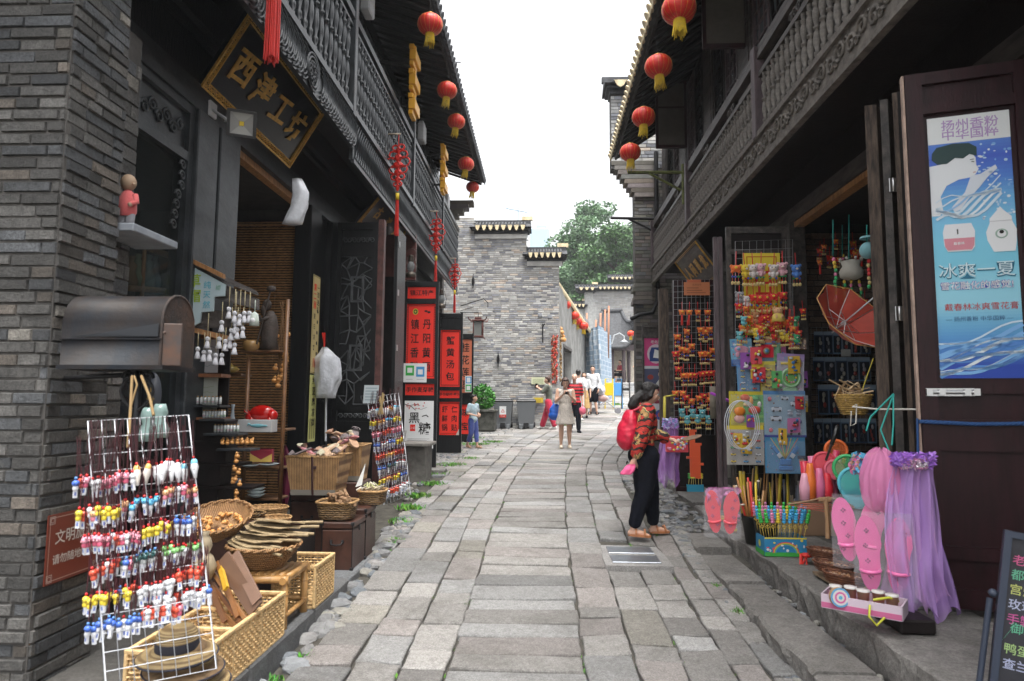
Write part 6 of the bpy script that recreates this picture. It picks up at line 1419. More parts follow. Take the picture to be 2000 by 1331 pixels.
def taper_box(c,w0,w1,d0,d1,h,label,m):
 t=thing('bamboo_basket',c,label,'basket');mb=MB();c=V(c)
 for(k0,k1,z0,z1)in((0,.02,0,.002),):
  lo=[c+V((sx*w0/2,sy*d0/2,0))for sx,sy in((-1,-1),(1,-1),(1,1),(-1,1))];hi=[c+V((sx*w1/2,sy*d1/2,h))for sx,sy in((-1,-1),(1,-1),(1,1),(-1,1))];hi2=[c+V((sx*(w1/2-.02),sy*(d1/2-.02),h))for sx,sy in((-1,-1),(1,-1),(1,1),(-1,1))];lo2=[q+(c+UP*.02-q)*.1 for q in lo]
  mb.add(lo+hi+hi2+lo2,[(i,(i+1)%4,4+(i+1)%4,4+i)for i in range(4)]+[(4+i,4+(i+1)%4,8+(i+1)%4,8+i)for i in range(4)]+[(8+i,8+(i+1)%4,12+(i+1)%4,12+i)for i in range(4)]+[(0,3,2,1),(12,13,14,15)])
 mb.build('slatted_side',m,t)
 mb=MB();mb.tube(hi,.011,5,close=True);mb.build('rim',WICKER,t)
 mb=MB();x=0;mb.tube([lo[0].lerp(lo[1],.5)-V((0,.008,0)),hi[0].lerp(hi[1],.5)-V((0,.012,0))],.011,4);mb.bbox(lo[0].lerp(hi[1],.5)+V((0,-.02,.08)),(.03,.015,.03),.004);mb.build('leather_strap',mat('strap_brown',(.05,.02,.02),.5),t)
 mb=MB();mb.prism([lo[0]+V((-.002,-.004,0)),lo[1]+V((.002,-.004,0)),lo[1]+V((.006,-.008,.05)),lo[0]+V((-.006,-.008,.05))],(0,.003,0));mb.build('grey_base_band',mat('grey_band',(.2,.18,.15),.8),t)
 return t
VSLAT=striped('vertical_bamboo_slats',(.60,.36,.16),(.25,.12,.05),20,'X',wob=.3,bump=.5)
p=W(612,975,6.3);taper_box((p.x,6.45,.73),.42,.52,.34,.42,.36,'large slatted bamboo basket with dark strap filled with woven slippers',VSLAT)
p2=W(672,950,6.9);taper_box((p2.x+.02,7.0,.80),.30,.36,.30,.36,.36,'second slatted bamboo basket behind, also filled with slippers',VSLAT)
mb=MB();mb.bbox((-2.1,7.0,.47),(.5,.4,.64),.01);tag(mb.build('storage_chest',CHESTM,base=(-2.1,7,.15)),'dark chest under the second slipper basket','chest')
cols=[(.5,.34,.22),(.42,.25,.15),(.5,.2,.22),(.15,.12,.12),(.45,.42,.3),(.35,.2,.13)]
for i in range(22):
 if i<12:c=V((p.x+rnd(-.2,.2),6.45+rnd(-.15,.15),1.09+rnd(0,.05)))
 else :c=V((p2.x+rnd(-.12,.14),6.95+rnd(-.12,.12),1.17+rnd(0,.10)))
 A=Euler((rnd(-.5,.5),rnd(-.5,.5),rnd(0,3.1))).to_matrix();mb=MB();mb.any=True;mb.c=random.choice(cols)
 pts=[c+A@V((.045*cos(a)*(1-.15*sin(a)),.125*sin(a),0))for a in[2*pi*k/16 for k in range(16)]];mb.prism(pts,A@V((0,0,.014)));mb.c=random.choice(cols)
 pr_=[c+A@V((.05*cos(a),.05,.014+.045*sin(a)))for a in[pi*k/6 for k in range(7)]];pr2=[c+A@V((.045*cos(a),.105,.014+.022*sin(a)))for a in[pi*k/6 for k in range(7)]]
 mb.add(pr_+pr2,[(k,k+1,8+k,7+k)for k in range(6)],True)
 tag(mb.build('woven_slipper',CLOTH,base=c),('woven slipper in the heap on the large slatted basket' if i<12 else 'woven slipper in the heap on the second slatted basket'),'slipper','slippers on the large basket' if i<12 else 'slippers on the second basket')
p=W(668,1018,5.98);p.z=.575
def rbasket(c,sx,sy,h,label,m):
 t=thing('wicker_basket',c,label,'basket');c=V(c);mb=MB();n=32
 def ring(k,z,e=0):
  o=[]
  for j in range(n):
   a=2*pi*j/n;cx_,sy_=cos(a),sin(a);q=(abs(cx_)**4+abs(sy_)**4)**-.25;o.append(c+V((cx_*q*sx/2*k+e*(1 if j%2 else-1),sy_*q*sy/2*k,z)))
  return o
 rs=[ring(0.01,.005),ring(.85,.005)]+[ring(lerp(.85,1,k/8),h*k/8,.003*(1 if k%2 else-1))for k in range(1,9)]+[ring(.94,h),ring(.8,.03),ring(.01,.03)]
 vs=[q for r in rs for q in r];mb.add(vs,[(i*n+j,i*n+(j+1)%n,(i+1)*n+(j+1)%n,(i+1)*n+j)for i in range(len(rs)-1)for j in range(n)],True);mb.build('woven_side',m,t)
 mb=MB();mb.tube(ring(1.0,h),.012,6,close=True);mb.build('rim',WICKER,t);return t
rbasket((-1.84,6.0,.57),.34,.30,.15,'rectangular wicker basket of bark sticks on the nearer chest',WOVEN)
rbasket((-1.68,6.62,.61),.26,.3,.13,'smaller wicker basket of pale trinkets on the second chest',WOVEN)
for i in range(18):
 c=V((-1.84+rnd(-.12,.12),6.0+rnd(-.1,.1),.70+rnd(0,.09)));A=Euler((0,0,rnd(.1,.6))).to_matrix();d_=A@V((.02,-.11,rnd(-.02,.02)));mb=MB();mb.cyl(c-d_,c+d_,.016,n=7)
 tag(mb.build('bark_stick',mat('bark_stick_skin',(.20,.105,.055),.85,col2=(.42,.27,.15),vscale=20,bump=.6),base=c),'short brown bark stick in the rectangular wicker basket','stick','bark sticks in the wicker basket')
for i in range(16):
 c=V((-1.68+rnd(-.09,.09),6.62+rnd(-.1,.1),.74+rnd(0,.04)));mb=MB();mb.any=True;mb.c=random.choice(((.5,.42,.28),(.45,.45,.2),(.6,.55,.45)));mb.tube([c,c+V((rnd(-.05,.05),rnd(-.05,.05),.03)),c+V((rnd(-.07,.07),rnd(-.07,.07),.0))],.009,4)
 tag(mb.build('straw_trinket',CLOTH,base=c),'pale straw trinket in the smaller wicker basket','trinket','straw trinkets in the smaller basket')
mb=MB();c=W(757,285+640,6.2);
a=W(694,952,6.1);b=W(714,905,6.15);mb.prism([a,a+V((.06,0,.02)),b],(0,.004,0));tag(mb.build('paper_pennant',mat('white_paper',(.55,.55,.52),.7),base=a),'little white paper pennant between slipper and stick baskets','pennant')
for i,(px0,py0_,px1,py1_,w_,c_)in enumerate(((435,1090,500,1190,.10,(.14,.075,.045)),(457,1083,503,1175,.065,(.22,.13,.09)),(424,1098,465,1205,.025,(.24,.10,.03)),(415,1140,470,1215,.02,(.2,.08,.03)),(405,1130,440,1215,.03,(.16,.07,.03)),(418,1120,480,1210,.022,(.3,.14,.05)),(400,1165,462,1225,.03,(.25,.12,.045)),(430,1105,442,1150,.03,(.55,.32,.03)))):
 a,b=W(px0,py0_,3.95),W(px1,py1_,3.8);d_=(a-b).normalized();u=d_.cross(V((0,1,0))).normalized();mb=MB();mb.any=True;mb.c=c_;mb.box((a+b)/2,(w_,.018,(a-b).length),u=u,v=d_.cross(u),w=d_)
 tag(mb.build('wooden_board' if i<2 else 'wooden_sword',mat('toy_wood',(1,1,1),.45,tint=True,var=.15,vscale=10),base=b),('wide brown board leaning in the long rattan crate','pale brown board leaning beside the wide one','reddish wooden toy sword nearest the boards','thin wooden toy sword with its tip low','dark wooden sheath leaning at the back','orange wooden toy sword crossing the boards','lowest wooden toy sword at the crate end','small yellow scoop between the wooden swords')[i],'board' if i<2 else 'toy')
p=W(400,1085,3.9);pot(398,1090,3.9,[(0,-.12),(.05,-.12),(.075,-.05),(.05,.01),(.03,.03),(.045,.07),(.035,.11),(.02,.13),(.03,.15),(0,.14)],(.32,.26,.17),'clay double gourd jug behind the near charm rack','jug','clay_jug',1.0,mat('raw_clay',(1,1,1),.8,tint=True))
hc=W(365,1262,3.1)
for i in range(5):
 z=zs+.01+i*.07;c=V((hc.x-.02*i+.02,3.25-.03*i,z));t=thing('straw_hat',c,('lowest','second','middle','fourth','topmost')[i]+' straw hat with dark band in the stack behind the near rack','hat','stacked straw hats')
 A=Matrix.Rotation(rnd(-.06,.06),3,'X')@Matrix.Rotation(rnd(-.06,.06),3,'Y')
 mb=MB();mb.lathe([(.175,-.012),(.17,.0),(.12,.01),(.095,.02),(.092,.09),(.07,.115),(0,.12)],c,28,axis=A);mb.build('woven_straw',striped('straw_weave',(.50,.36,.17),(.25,.16,.07),30,'Z',wob=.4,bump=.4)if i%2==0 else mat('dark_straw',(.16,.10,.05),.8,var=.3,vscale=30),t)
 mb=MB();mb.lathe([(.0955,.025),(.0965,.03),(.0955,.06),(.0945,.065)],c,28,axis=A);mb.tube([c+A@V((.175*cos(a),.175*sin(a),-.008))for a in[2*pi*k/32 for k in range(32)]],.005,4,close=True);mb.build('ribbon_band',mat('navy_band',(.018,.018,.03),.7),t)
def cloth_lump(name,pts,rs,label,cat,m,seed=0,n=14,base=None,amp=.25):
 mb=MB();vs=[];pts=[V(p)for p in pts]
 P2,R2=[],[]
 for i in range(len(pts)-1):
  for k in range(4):P2.append(pts[i].lerp(pts[i+1],k/4));R2.append(lerp(rs[i],rs[i+1],k/4))
 P2.append(pts[-1]);R2.append(rs[-1])
 for i,(p,r)in enumerate(zip(P2,R2)):
  for j in range(n*2):
   a=2*pi*j/(n*2);q=r*(1+amp*noise.noise(V((cos(a)*2+seed,sin(a)*2,i*.35)))+amp*.5*sin(a*5+i*.3+seed));vs.append(p+V((cos(a)*q,sin(a)*q*.6,0)))
 N_=n*2;mb.add(vs,[(i*N_+j,i*N_+(j+1)%N_,(i+1)*N_+(j+1)%N_,(i+1)*N_+j)for i in range(len(P2)-1)for j in range(N_)],True)
 mb.f.append(list(range(N_)));mb.t.append(mb.c);mb.mi.append(0);mb.sm.append(True);mb.f.append([(len(P2)-1)*N_+j for j in range(N_)]);mb.t.append(mb.c);mb.mi.append(0);mb.sm.append(True)
 return tag(mb.build(name,m,base=base or pts[-1]),label,cat)
BAGM=mat('thin_white_plastic',(.62,.64,.68),.35,var=.12,vscale=14,bump=.8,bscale=30)
cloth_lump('plastic_bag',[W(634,678,8.6),W(640,700,8.6),W(640,740,8.6),W(634,778,8.6)],[.03,.15,.17,.12],'bundle of thin white plastic bags hanging on a red string by the lattice door','bag',BAGM,3)
mb=MB();a=W(634,650,8.6);mb.tube([a,W(633,690,8.6)],.012,4);mb.tube([a+V((-.03,0,.0)),W(633,670,8.6)],.01,4);tag(mb.build('red_string',REDSILK,base=a),'short red string holding the white bags','string')
mb=MB();mb.tube([W(637,770,8.65),W(636,862,8.65)],.014,6);tag(mb.build('white_pole',WIRE,base=W(636,862,8.65)),'thin white pole below the hanging white bags','pole')
cloth_lump('white_windsock',[W(580,350,6.6),W(588,378,6.6),W(585,405,6.6),W(570,438,6.6)],[.05,.085,.09,.10],'white cloth sock fastened under the lintel at the shop corner','cloth',BAGM,8,amp=.12)
cloth_lump('furled_umbrella',[W(555,870,6.9),W(556,900,6.9),W(556,950,6.9),W(557,990,6.9)],[.02,.07,.06,.02],'furled maroon umbrella hanging beside the slipper baskets','umbrella',mat('maroon_cloth',(.16,.015,.05),.6),5,amp=.3)
mb=MB();mb.bbox((-2.05,10.7,.62),(.45,.6,.62),.01);mb.bbox((-2.02,10.6,.96),(.55,.7,.05),.01);tag(mb.build('grey_counter',mat('grey_counter_paint',(.16,.15,.135),.7,var=.3),base=(-2.05,10.7,.3)),'small grey counter behind the slanting charm rack','counter')
mb=MB();mb.any=True
for k in range(3):mb.c=grey(.14,.2);mb.bbox((-1.95,11.4-.25*k,.38-k*.0+.05-k*.07),(.6,.3,.12),.01)
tag(mb.build('door_steps',STONE),kind='structure')
# people
random.seed(5)
def fuse(mb,name,m,parent,vox=.01,it=6,wr=0,wf=9,off=0):
 """fuses overlapping volumes into one continuous skin"""
 me=bpy.data.meshes.new('tmp');me.from_pydata(mb.v,[],mb.f);o=bpy.data.objects.new('tmp',me);COL.objects.link(o)
 r=o.modifiers.new('r','REMESH');r.mode='VOXEL';r.voxel_size=vox;r.use_smooth_shade=True
 s=o.modifiers.new('s','SMOOTH');s.factor=.5;s.iterations=it
 dg=bpy.context.evaluated_depsgraph_get();dg.update();out_=bpy.data.meshes.new_from_object(o.evaluated_get(dg))
 bpy.data.objects.remove(o);bpy.data.meshes.remove(me)
 if wr:
  for v in out_.vertices:v.co+=v.normal*(wr*(noise.noise(v.co*wf)+.6*noise.noise(v.co*wf*2.3+V((3,1,2)))))
 out_.polygons.foreach_set('use_smooth',[True]*len(out_.polygons));out_.materials.clear();out_.materials.append(m);out_.name=name
 ob=bpy.data.objects.new(name,out_);COL.objects.link(ob);ob.parent=parent;return ob
def limb(mb,pts,rs,n=10):
 pts=[V(p)for p in pts]
 for i,(p,r)in enumerate(zip(pts,rs)):mb.ball(p,r,n,7)
 for a,b,ra,rb in zip(pts,pts[1:],rs,rs[1:]):
  if(b-a).length>1e-4:mb.cyl(a,b,ra,rb,n)
def hand(mb,w,d,n,s,H,curl=.5):
 """w wrist, d finger direction, n palm normal, s thumb side (unit vector)"""
 w,d,n,s=V(w),V(d).normalized(),V(n).normalized(),V(s).normalized();L=.105*H;r=.0052*H
 limb(mb,[w,w+d*L*.25],[.014*H,.015*H],8)
 pc=w+d*L*.32
 for k in range(4):
  o=(k-1.5)*.0118*H;b=w+d*L*(.48-.02*abs(k-1.2))-s*o;limb(mb,[w+d*L*.12-s*o*.7,b],[.0095*H,.0085*H],7)
  fl=L*(.42,.47,.44,.35)[k];p1=b+(d*cos(curl)+n*sin(curl))*fl*.45;p2=p1+(d*cos(curl*2)+n*sin(curl*2))*fl*.33;p3=p2+(d*cos(curl*2.7)+n*sin(curl*2.7))*fl*.25
  limb(mb,[b,p1,p2,p3],[r*1.1,r,r*.92,r*.8],6)
 t0=w+d*L*.15+s*.014*H;t1=t0+(d*.6+s*.7+n*.25).normalized()*L*.25;t2=t1+(d*.85+s*.25+n*.4).normalized()*L*.22
 limb(mb,[t0,t1,t2],[r*1.5,r*1.2,r],6)
def person(loc,rz,H,J,label,clothes,skin=SKIN,hairm=HAIR,hair='short',vox=.011,palms=None,build=1.0,curls=(.5,.5),head_turn=0,head_tilt=0,group=None,barefoot=False,shoes=None,eyes=True):
 D=dict(pelvis=(0,0,.525),waist=(0,0,.61),chest=(0,0,.725),neck=(0,-.005,.835),head=(0,.01,.93),shL=(-.10,0,.805),shR=(.10,0,.805),elL=(-.135,-.02,.635),elR=(.135,-.02,.635),wrL=(-.14,.03,.49),wrR=(.14,.03,.49),hiL=(-.05,0,.51),hiR=(.05,0,.51),knL=(-.055,.01,.275),knR=(.055,.01,.275),anL=(-.055,-.01,.045),anR=(.055,-.01,.045),toL=(-.065,.085,.014),toR=(.065,.085,.014));D.update(J)
 P={k:V(v)*H for k,v in D.items()};t=thing('person',loc,label,'person',group);t.rotation_euler=(0,0,rz)
 b=build;mb=MB();h=H
 def torso(mb,e=1.0):
  mb.ball(P['chest'],(.088*h*b*e,.058*h*b*e,.095*h*e),14,10);mb.ball(P['waist'],(.073*h*b*e,.054*h*b*e,.09*h*e),14,10);mb.ball(P['pelvis'],(.085*h*b*e,.060*h*b*e,.07*h*e),14,10)
  limb(mb,[P['shL']*.92+P['shR']*.08-UP*.008*h,P['chest']+UP*.05*h,P['shR']*.92+P['shL']*.08-UP*.008*h],[.034*h*e,.05*h*e,.034*h*e])
  mb.ball(P['chest'].lerp(P['waist'],.5),(.08*h*b*e,.056*h*b*e,.09*h*e),14,10)
 torso(mb)
 limb(mb,[P['chest']+UP*.07*h,P['neck'],P['head']-UP*.03*h],[.036*h,.029*h,.03*h])
 hc=P['head'];RT=Matrix.Rotation(head_turn,3,'Z')@Matrix.Rotation(-head_tilt,3,'X');hp=lambda x,y,z:hc+RT@(V((x,y,z))*h)
 mb.ball(hp(0,-.004,.012),(.046*h,.055*h,.056*h),16,12,RT);mb.ball(hp(0,.012,-.022),(.036*h,.042*h,.044*h),14,10,RT);mb.ball(hp(0,.028,-.045),(.02*h,.018*h,.018*h),10,8,RT)
 mb.cyl(hp(0,.05,.008),hp(0,.066,-.014),.0055*h,.009*h,8);mb.ball(hp(0,.063,-.016),.009*h,8,6);mb.ball(hp(0,.048,-.034),(.014*h,.01*h,.006*h),8,6,RT);mb.ball(hp(0,.046,.020),(.032*h,.012*h,.007*h),8,6,RT)
 for s in(-1,1):mb.ball(hp(s*.047,-.002,-.006),(.006*h,.012*h,.017*h),8,6,RT);mb.ball(hp(s*.024,.037,-.012),(.014*h,.014*h,.014*h),8,6)
 for i,s in enumerate('LR'):
  limb(mb,[P['sh'+s],P['sh'+s].lerp(P['el'+s],.3),P['el'+s],P['el'+s].lerp(P['wr'+s],.3),P['wr'+s]],[.030*h*b,.028*h*b,.021*h*b,.0215*h*b,.0135*h])
  d=(P['wr'+s]-P['el'+s]).normalized();pn_,th=(palms[i]if palms and palms[i]else((1 if s=='L' else-1,0,0),(0,1,0)))
  pn_,th=V(pn_),V(th);pn_=(pn_-d*pn_.dot(d));pn_=pn_.normalized()if pn_.length>.05 else basis(d)[0];th2=d.cross(pn_);th2=th2 if th2.dot(th)>0 else-th2
  hand(mb,P['wr'+s],d,pn_,th2,h,curls[i])
  limb(mb,[P['hi'+s],P['hi'+s].lerp(P['kn'+s],.3),P['kn'+s],P['kn'+s].lerp(P['an'+s],.3),P['an'+s]],[.052*h*b,.048*h*b,.031*h*b,.032*h*b,.019*h])
  an,to=P['an'+s],P['to'+s];f=(to-an);f.z=0;f.normalize()
  limb(mb,[an-f*.018*h-UP*.022*h,an+f*.04*h-UP*.018*h,to],[.018*h,.020*h,.012*h])
 fuse(mb,'body',skin,t,vox if vox<.012 else vox*.85,4)
 for c in clothes:
  mb=MB();k=c['kind'];e=c.get('e',1.10)
  if k in('shirt','dress'):
   torso(mb,e);L=c.get('sleeve',.5)
   if c.get('hem'):mb.ball(P['pelvis']+UP*c['hem']*h,(.092*h*b*e,.068*h*b*e,.06*h),14,10)
   for s in 'LR':
    q=P['sh'+s];el=P['el'+s];wr=P['wr'+s];w_=c.get('w',.040)
    if L>0:
     if L<=.5:limb(mb,[q.lerp(P['chest']+UP*.07*h,.25),q,q.lerp(el,L*2)],[.036*h*b,w_*h*b,(w_-.002)*h*b])
     else :limb(mb,[q.lerp(P['chest']+UP*.07*h,.25),q,el,el.lerp(wr,(L-.5)*2)],[.036*h*b,w_*h*b,(w_-.006)*h*b,(w_-.012)*h*b])
  if k=='trousers':
   mb.ball(P['pelvis']+UP*.01*h,(.09*h*b*e/1.1,.068*h*b,.075*h),14,10);L=c.get('leg',1);w0,w1,w2=c.get('w',(.062,.046,.036))
   for s in 'LR':
    hi,kn,an=P['hi'+s],P['kn'+s],P['an'+s]
    if L<=.5:limb(mb,[hi,hi.lerp(kn,L*2)],[w0*h*b,lerp(w0,w1,L*2)*h*b])
    else :limb(mb,[hi,hi.lerp(kn,.5),kn,kn.lerp(an,(L-.5)*2)],[w0*h*b,(w0+w1)/2*h*b*1.05,w1*h*b,w2*h*b])
  o=None
  if k in('skirt','dress'):
   z0,z1,r0,r1=c.get('z',(.62,.30,.085,.16));sk=MB()if k=='skirt' else mb
   n=40;vs=[]
   for i in range(9):
    q=i/8
    for j in range(n):a=2*pi*j/n;rr=lerp(r0,r1,q**.9)*h*(1+.07*q*sin(a*7)+.03*q*sin(a*13+1));vs.append(V((P['pelvis'].x,P['pelvis'].y,0))+V((cos(a)*rr,sin(a)*rr*.78,lerp(z0,z1,q)*h)))
   fc_=[(i*n+j,i*n+(j+1)%n,(i+1)*n+(j+1)%n,(i+1)*n+j)for i in range(8)for j in range(n)]+[list(range(n))[::-1],list(range(8*n,9*n))]
   sk.add(vs,fc_)
  fuse(mb if k!='skirt' else sk,c.get('name',k),c['mat'],t,vox,c.get('it',3),c.get('wr',.004),c.get('wf',10))
 mb=MB()
 if hair!='none':
  mb.ball(hp(0,-.018,.026),(.053*h,.054*h,.052*h),16,12,RT);mb.ball(hp(0,-.026,-.0),(.049*h,.04*h,.05*h),14,10,RT)
  mb.ball(hp(0,.02,.052),(.038*h,.03*h,.02*h),12,8,RT)
  if hair in('bob','long','tail'):
   for s in(-1,1):limb(mb,[hp(s*.038,-.0,.02),hp(s*.048,-.008,-.02),hp(s*(.05 if hair!='tail' else .03),-.02,-.05 if hair!='long' else-.12)],[.018*h,.016*h,.012*h])
   mb.ball(hp(0,-.03,-.03),(.045*h,.03*h,.04*h),12,8,RT)
  if hair=='tail':limb(mb,[hp(0,-.04,-.01),hp(-.0,-.068,-.035),hp(0,-.088,-.07),hp(.004,-.098,-.105),hp(0,-.088,-.135)],[.034*h,.032*h,.036*h,.034*h,.018*h])
  if hair=='long':limb(mb,[hp(0,-.04,-.02),hp(0,-.045,-.1),hp(0,-.04,-.16)],[.03*h,.045*h,.03*h])
  if hair=='thin':mb=MB();mb.ball(hp(0,-.016,.014),(.0495*h,.05*h,.04*h),14,10,RT)
  fuse(mb,'hair',hairm,t,vox*.8,3,.006,16)
 if eyes:
  for s in(-1,1):
   mb=MB();mb.any=True;mb.c=(.5,.48,.45);mb.ball(hp(s*.019,.0475,.004),(.009*h,.005*h,.0045*h),8,6,RT);mb.c=(.01,.008,.008);mb.ball(hp(s*.019,.0515,.004),(.0045*h,.0025*h,.0045*h),6,5);mb.box(hp(s*.019,.0525,.017),(.02*h,.003*h,.0035*h),RT);mb.build('eye',PLASTIC,None).parent=t
  mb=MB();mb.any=True;mb.c=(.42,.10,.09);mb.ball(hp(0,.0545,-.034),(.013*h,.004*h,.0045*h),8,5,RT);mb.build('lips',PLASTIC).parent=t
 if shoes:
  for s in 'LR':
   an,to=P['an'+s],P['to'+s];f=(to-an);f.z=0;f.normalize();side=V((-f.y,f.x,0));mb=MB();slope=(to.z-an.z+.031*h)
   sole=[an-f*.038*h,an+f*.02*h,to-f*.02*h,to+f*.016*h]
   pts=[]
   A_=an-UP*.040*h-f*.03*h;B_=to-UP*.010*h+f*.018*h
   for k in range(18):
    a=2*pi*k/18;q=(cos(a)+1)/2;pts.append(A_.lerp(B_,q)+side*sin(a)*.029*h*(.85+.25*q))
   mb.prism(pts,UP*.014*h);mb.c=(1,1,1)
   if shoes[0]=='sandal':
    for q in(.35,.72):ce=A_.lerp(B_,q)+UP*.012*h;mb.tube([ce+side*.029*h*cos(a)+UP*.035*h*sin(a)for a in[pi*k/8 for k in range(9)]],.007*h,5)
    mb.build('sandal',shoes[1]).parent=t
   else :
    m2=MB();limb(m2,[an-f*.02*h-UP*.022*h,an+f*.03*h-UP*.02*h,to-UP*.0*h],[.027*h,.028*h,.019*h]);m2.prism(pts,UP*.014*h);fuse(m2,'shoe',shoes[1],t,vox*.8,2)
 return t,P
def put(o_):return o_
def facing(deg):return radians(deg)
BLACKC=mat('black_cloth',(.006,.007,.012),.95,var=.3,vscale=20,spec=.15)
def cloth(name,col,**k):return mat(name,col,.85,var=.15,vscale=14,sheen=.2,bump=.3,bscale=120,**k)
FL=mat('floral_blouse_cloth',(.6,.04,.03),.8);n_=FL.node_tree.nodes;l_=FL.node_tree.links
tc=n_.new('ShaderNodeTexCoord');wv=n_.new('ShaderNodeTexWave');wv.bands_direction='Z';wv.inputs['Scale'].default_value=4.2;wv.inputs['Distortion'].default_value=6;wv.inputs['Detail Scale'].default_value=2.5;wv.inputs['Detail'].default_value=2
vo=n_.new('ShaderNodeTexVoronoi');vo.inputs['Scale'].default_value=15;nz=n_.new('ShaderNodeTexNoise');nz.inputs['Scale'].default_value=8;nz.inputs['Detail'].default_value=3
for x in(wv,vo,nz):l_.new(tc.outputs['Object'],x.inputs['Vector'])
r1=n_.new('ShaderNodeValToRGB');r1.color_ramp.interpolation='CONSTANT';e=r1.color_ramp.elements;e[0].position=0;e[0].color=(.02,.012,.01,1);e[1].position=.33;e[1].color=(.42,.02,.014,1);q=e.new(.62);q.color=(.55,.045,.02,1);q=e.new(.80);q.color=(.02,.02,.015,1);q=e.new(.88);q.color=(.42,.022,.018,1)
l_.new(wv.outputs[0],r1.inputs[0])
r2=n_.new('ShaderNodeValToRGB');r2.color_ramp.interpolation='CONSTANT';e=r2.color_ramp.elements;e[0].position=0;e[0].color=(.42,.24,.09,1);e[1].position=.4;e[1].color=(.10,.13,.06,1);q=e.new(.55);q.color=(.5,.33,.12,1);q=e.new(.75);q.color=(.03,.02,.02,1)
l_.new(vo.outputs['Distance'],r2.inputs[0]);mx=n_.new('ShaderNodeMix');mx.data_type='RGBA';r3=n_.new('ShaderNodeValToRGB');r3.color_ramp.interpolation='CONSTANT';r3.color_ramp.elements[1].position=.54;l_.new(nz.outputs[0],r3.inputs[0])
l_.new(r3.outputs[0],mx.inputs[0]);l_.new(r1.outputs[0],mx.inputs[6]);l_.new(r2.outputs[0],mx.inputs[7]);l_.new(mx.outputs[2],n_['Principled BSDF'].inputs['Base Color'])
SHOEB=mat('tan_leather',(.38,.15,.06),.5)
fa=WZ(1240,1030,.235);loc=V((fa.x+.03,7.15,.245))
t,P=person(loc,radians(-82),1.60,dict(head=(0,.048,.92),neck=(0,.012,.838),chest=(0,.012,.728),elR=(.10,.075,.66),wrR=(.05,.235,.62),elL=(-.13,-.035,.64),wrL=(-.15,-.055,.50),anL=(-.06,-.075,.05),knL=(-.06,-.0,.28),toL=(-.075,.035,.018),anR=(.05,.075,.045),knR=(.055,.06,.285),toR=(.055,.165,.014))if 0 else dict(head=(0,.048,.92),neck=(0,.012,.838),chest=(0,.012,.728),elL=(-.125,.06,.66),wrL=(-.07,.21,.615),elR=(.125,-.05,.64),wrR=(.12,-.095,.50),anR=(.06,-.095,.05),knR=(.06,-.02,.28),toR=(.085,.0,.014),anL=(-.05,.075,.045),knL=(-.055,.06,.285),toL=(-.055,.17,.014)),'woman with black ponytail in patterned red blouse and black trousers at the toy stall',[dict(kind='shirt',name='blouse',mat=FL,sleeve=.86,e=1.16,hem=.0,w=.048,wr=.008,wf=12),dict(kind='trousers',mat=BLACKC,leg=.90,w=(.078,.052,.037),wr=.006,wf=9)],hair='tail',vox=.0095,build=1.16,palms=(((0,0,-1),(1,0,0)),((-1,0,0),(0,1,0))),curls=(.25,.9),head_tilt=radians(14),shoes=('sandal',SHOEB))
mb=MB();c=V((.0,-.15,1.10));mb.ball(c,(.145,.09,.21),14,10);mb.ball(c+V((0,-.03,-.06)),(.145,.105,.17),14,10);mb.ball(c+V((0,-.04,-.10)),(.14,.10,.12),14,10);mb.ball(c+V((0,.02,.15)),(.10,.05,.06),12,8)
bp=fuse(mb,'backpack',mat('red_nylon',(.55,.012,.045),.5,var=.2,vscale=9,bump=.4),None,.011,3,.007,12);bp.location=loc;bp.rotation_euler=(0,0,radians(-82));tag(bp,'soft red backpack on the back of the shopper in black trousers','backpack')
mb=MB()
for s in(-1,1):mb.tube([(s*.085,-.13,1.29),(s*.10,-.04,1.335),(s*.10,.055,1.27),(s*.10,.085,1.16),(s*.125,.03,1.02),(s*.12,-.09,.98)],.014,6)
mb.build('strap',mat('red_strap',(.45,.02,.05),.6)).parent=bp
lp=lambda p:loc+Matrix.Rotation(radians(-82),3,'Z')@V(p)
hp_=lp(P['wrR']);cloth_lump('sun_hat',[hp_+V((-.03,-.03,-.05)),hp_+V((-.06,-.04,-.10)),hp_+V((-.09,-.05,-.15))],[.035,.06,.05],'crumpled pink cloth cap held in the shopper\'s lowered hand','cap',mat('pink_cotton',(.75,.10,.25),.8),4)
hl=lp(P['wrL']+V((-.0,.10,-.01))*1.0);mb=MB();A=Euler((radians(6),radians(-14),.3)).to_matrix();mb.prism([hl+A@V((.14+.12*cos(a),.075*sin(a),-.01))for a in[2*pi*k/20 for k in range(20)]],A@V((0,0,.008)));mb.cyl(hl+A@V((-.04,0,-.008)),hl+A@V((.05,0,-.006)),.008)
tag(mb.build('hand_fan',mat('brown_fan',(.17,.10,.06),.7,var=.3),base=hl),'flat brown fan the shopper is inspecting','fan')
def ground_at(px,py,Y):p=W(px,py,Y);return V((p.x,Y,g(Y)+.018))
LACE=mat('beige_lace',(.52,.47,.42),.85,var=.45,vscale=70,bump=.9,bscale=80)
l2=ground_at(1104,872,15.3)
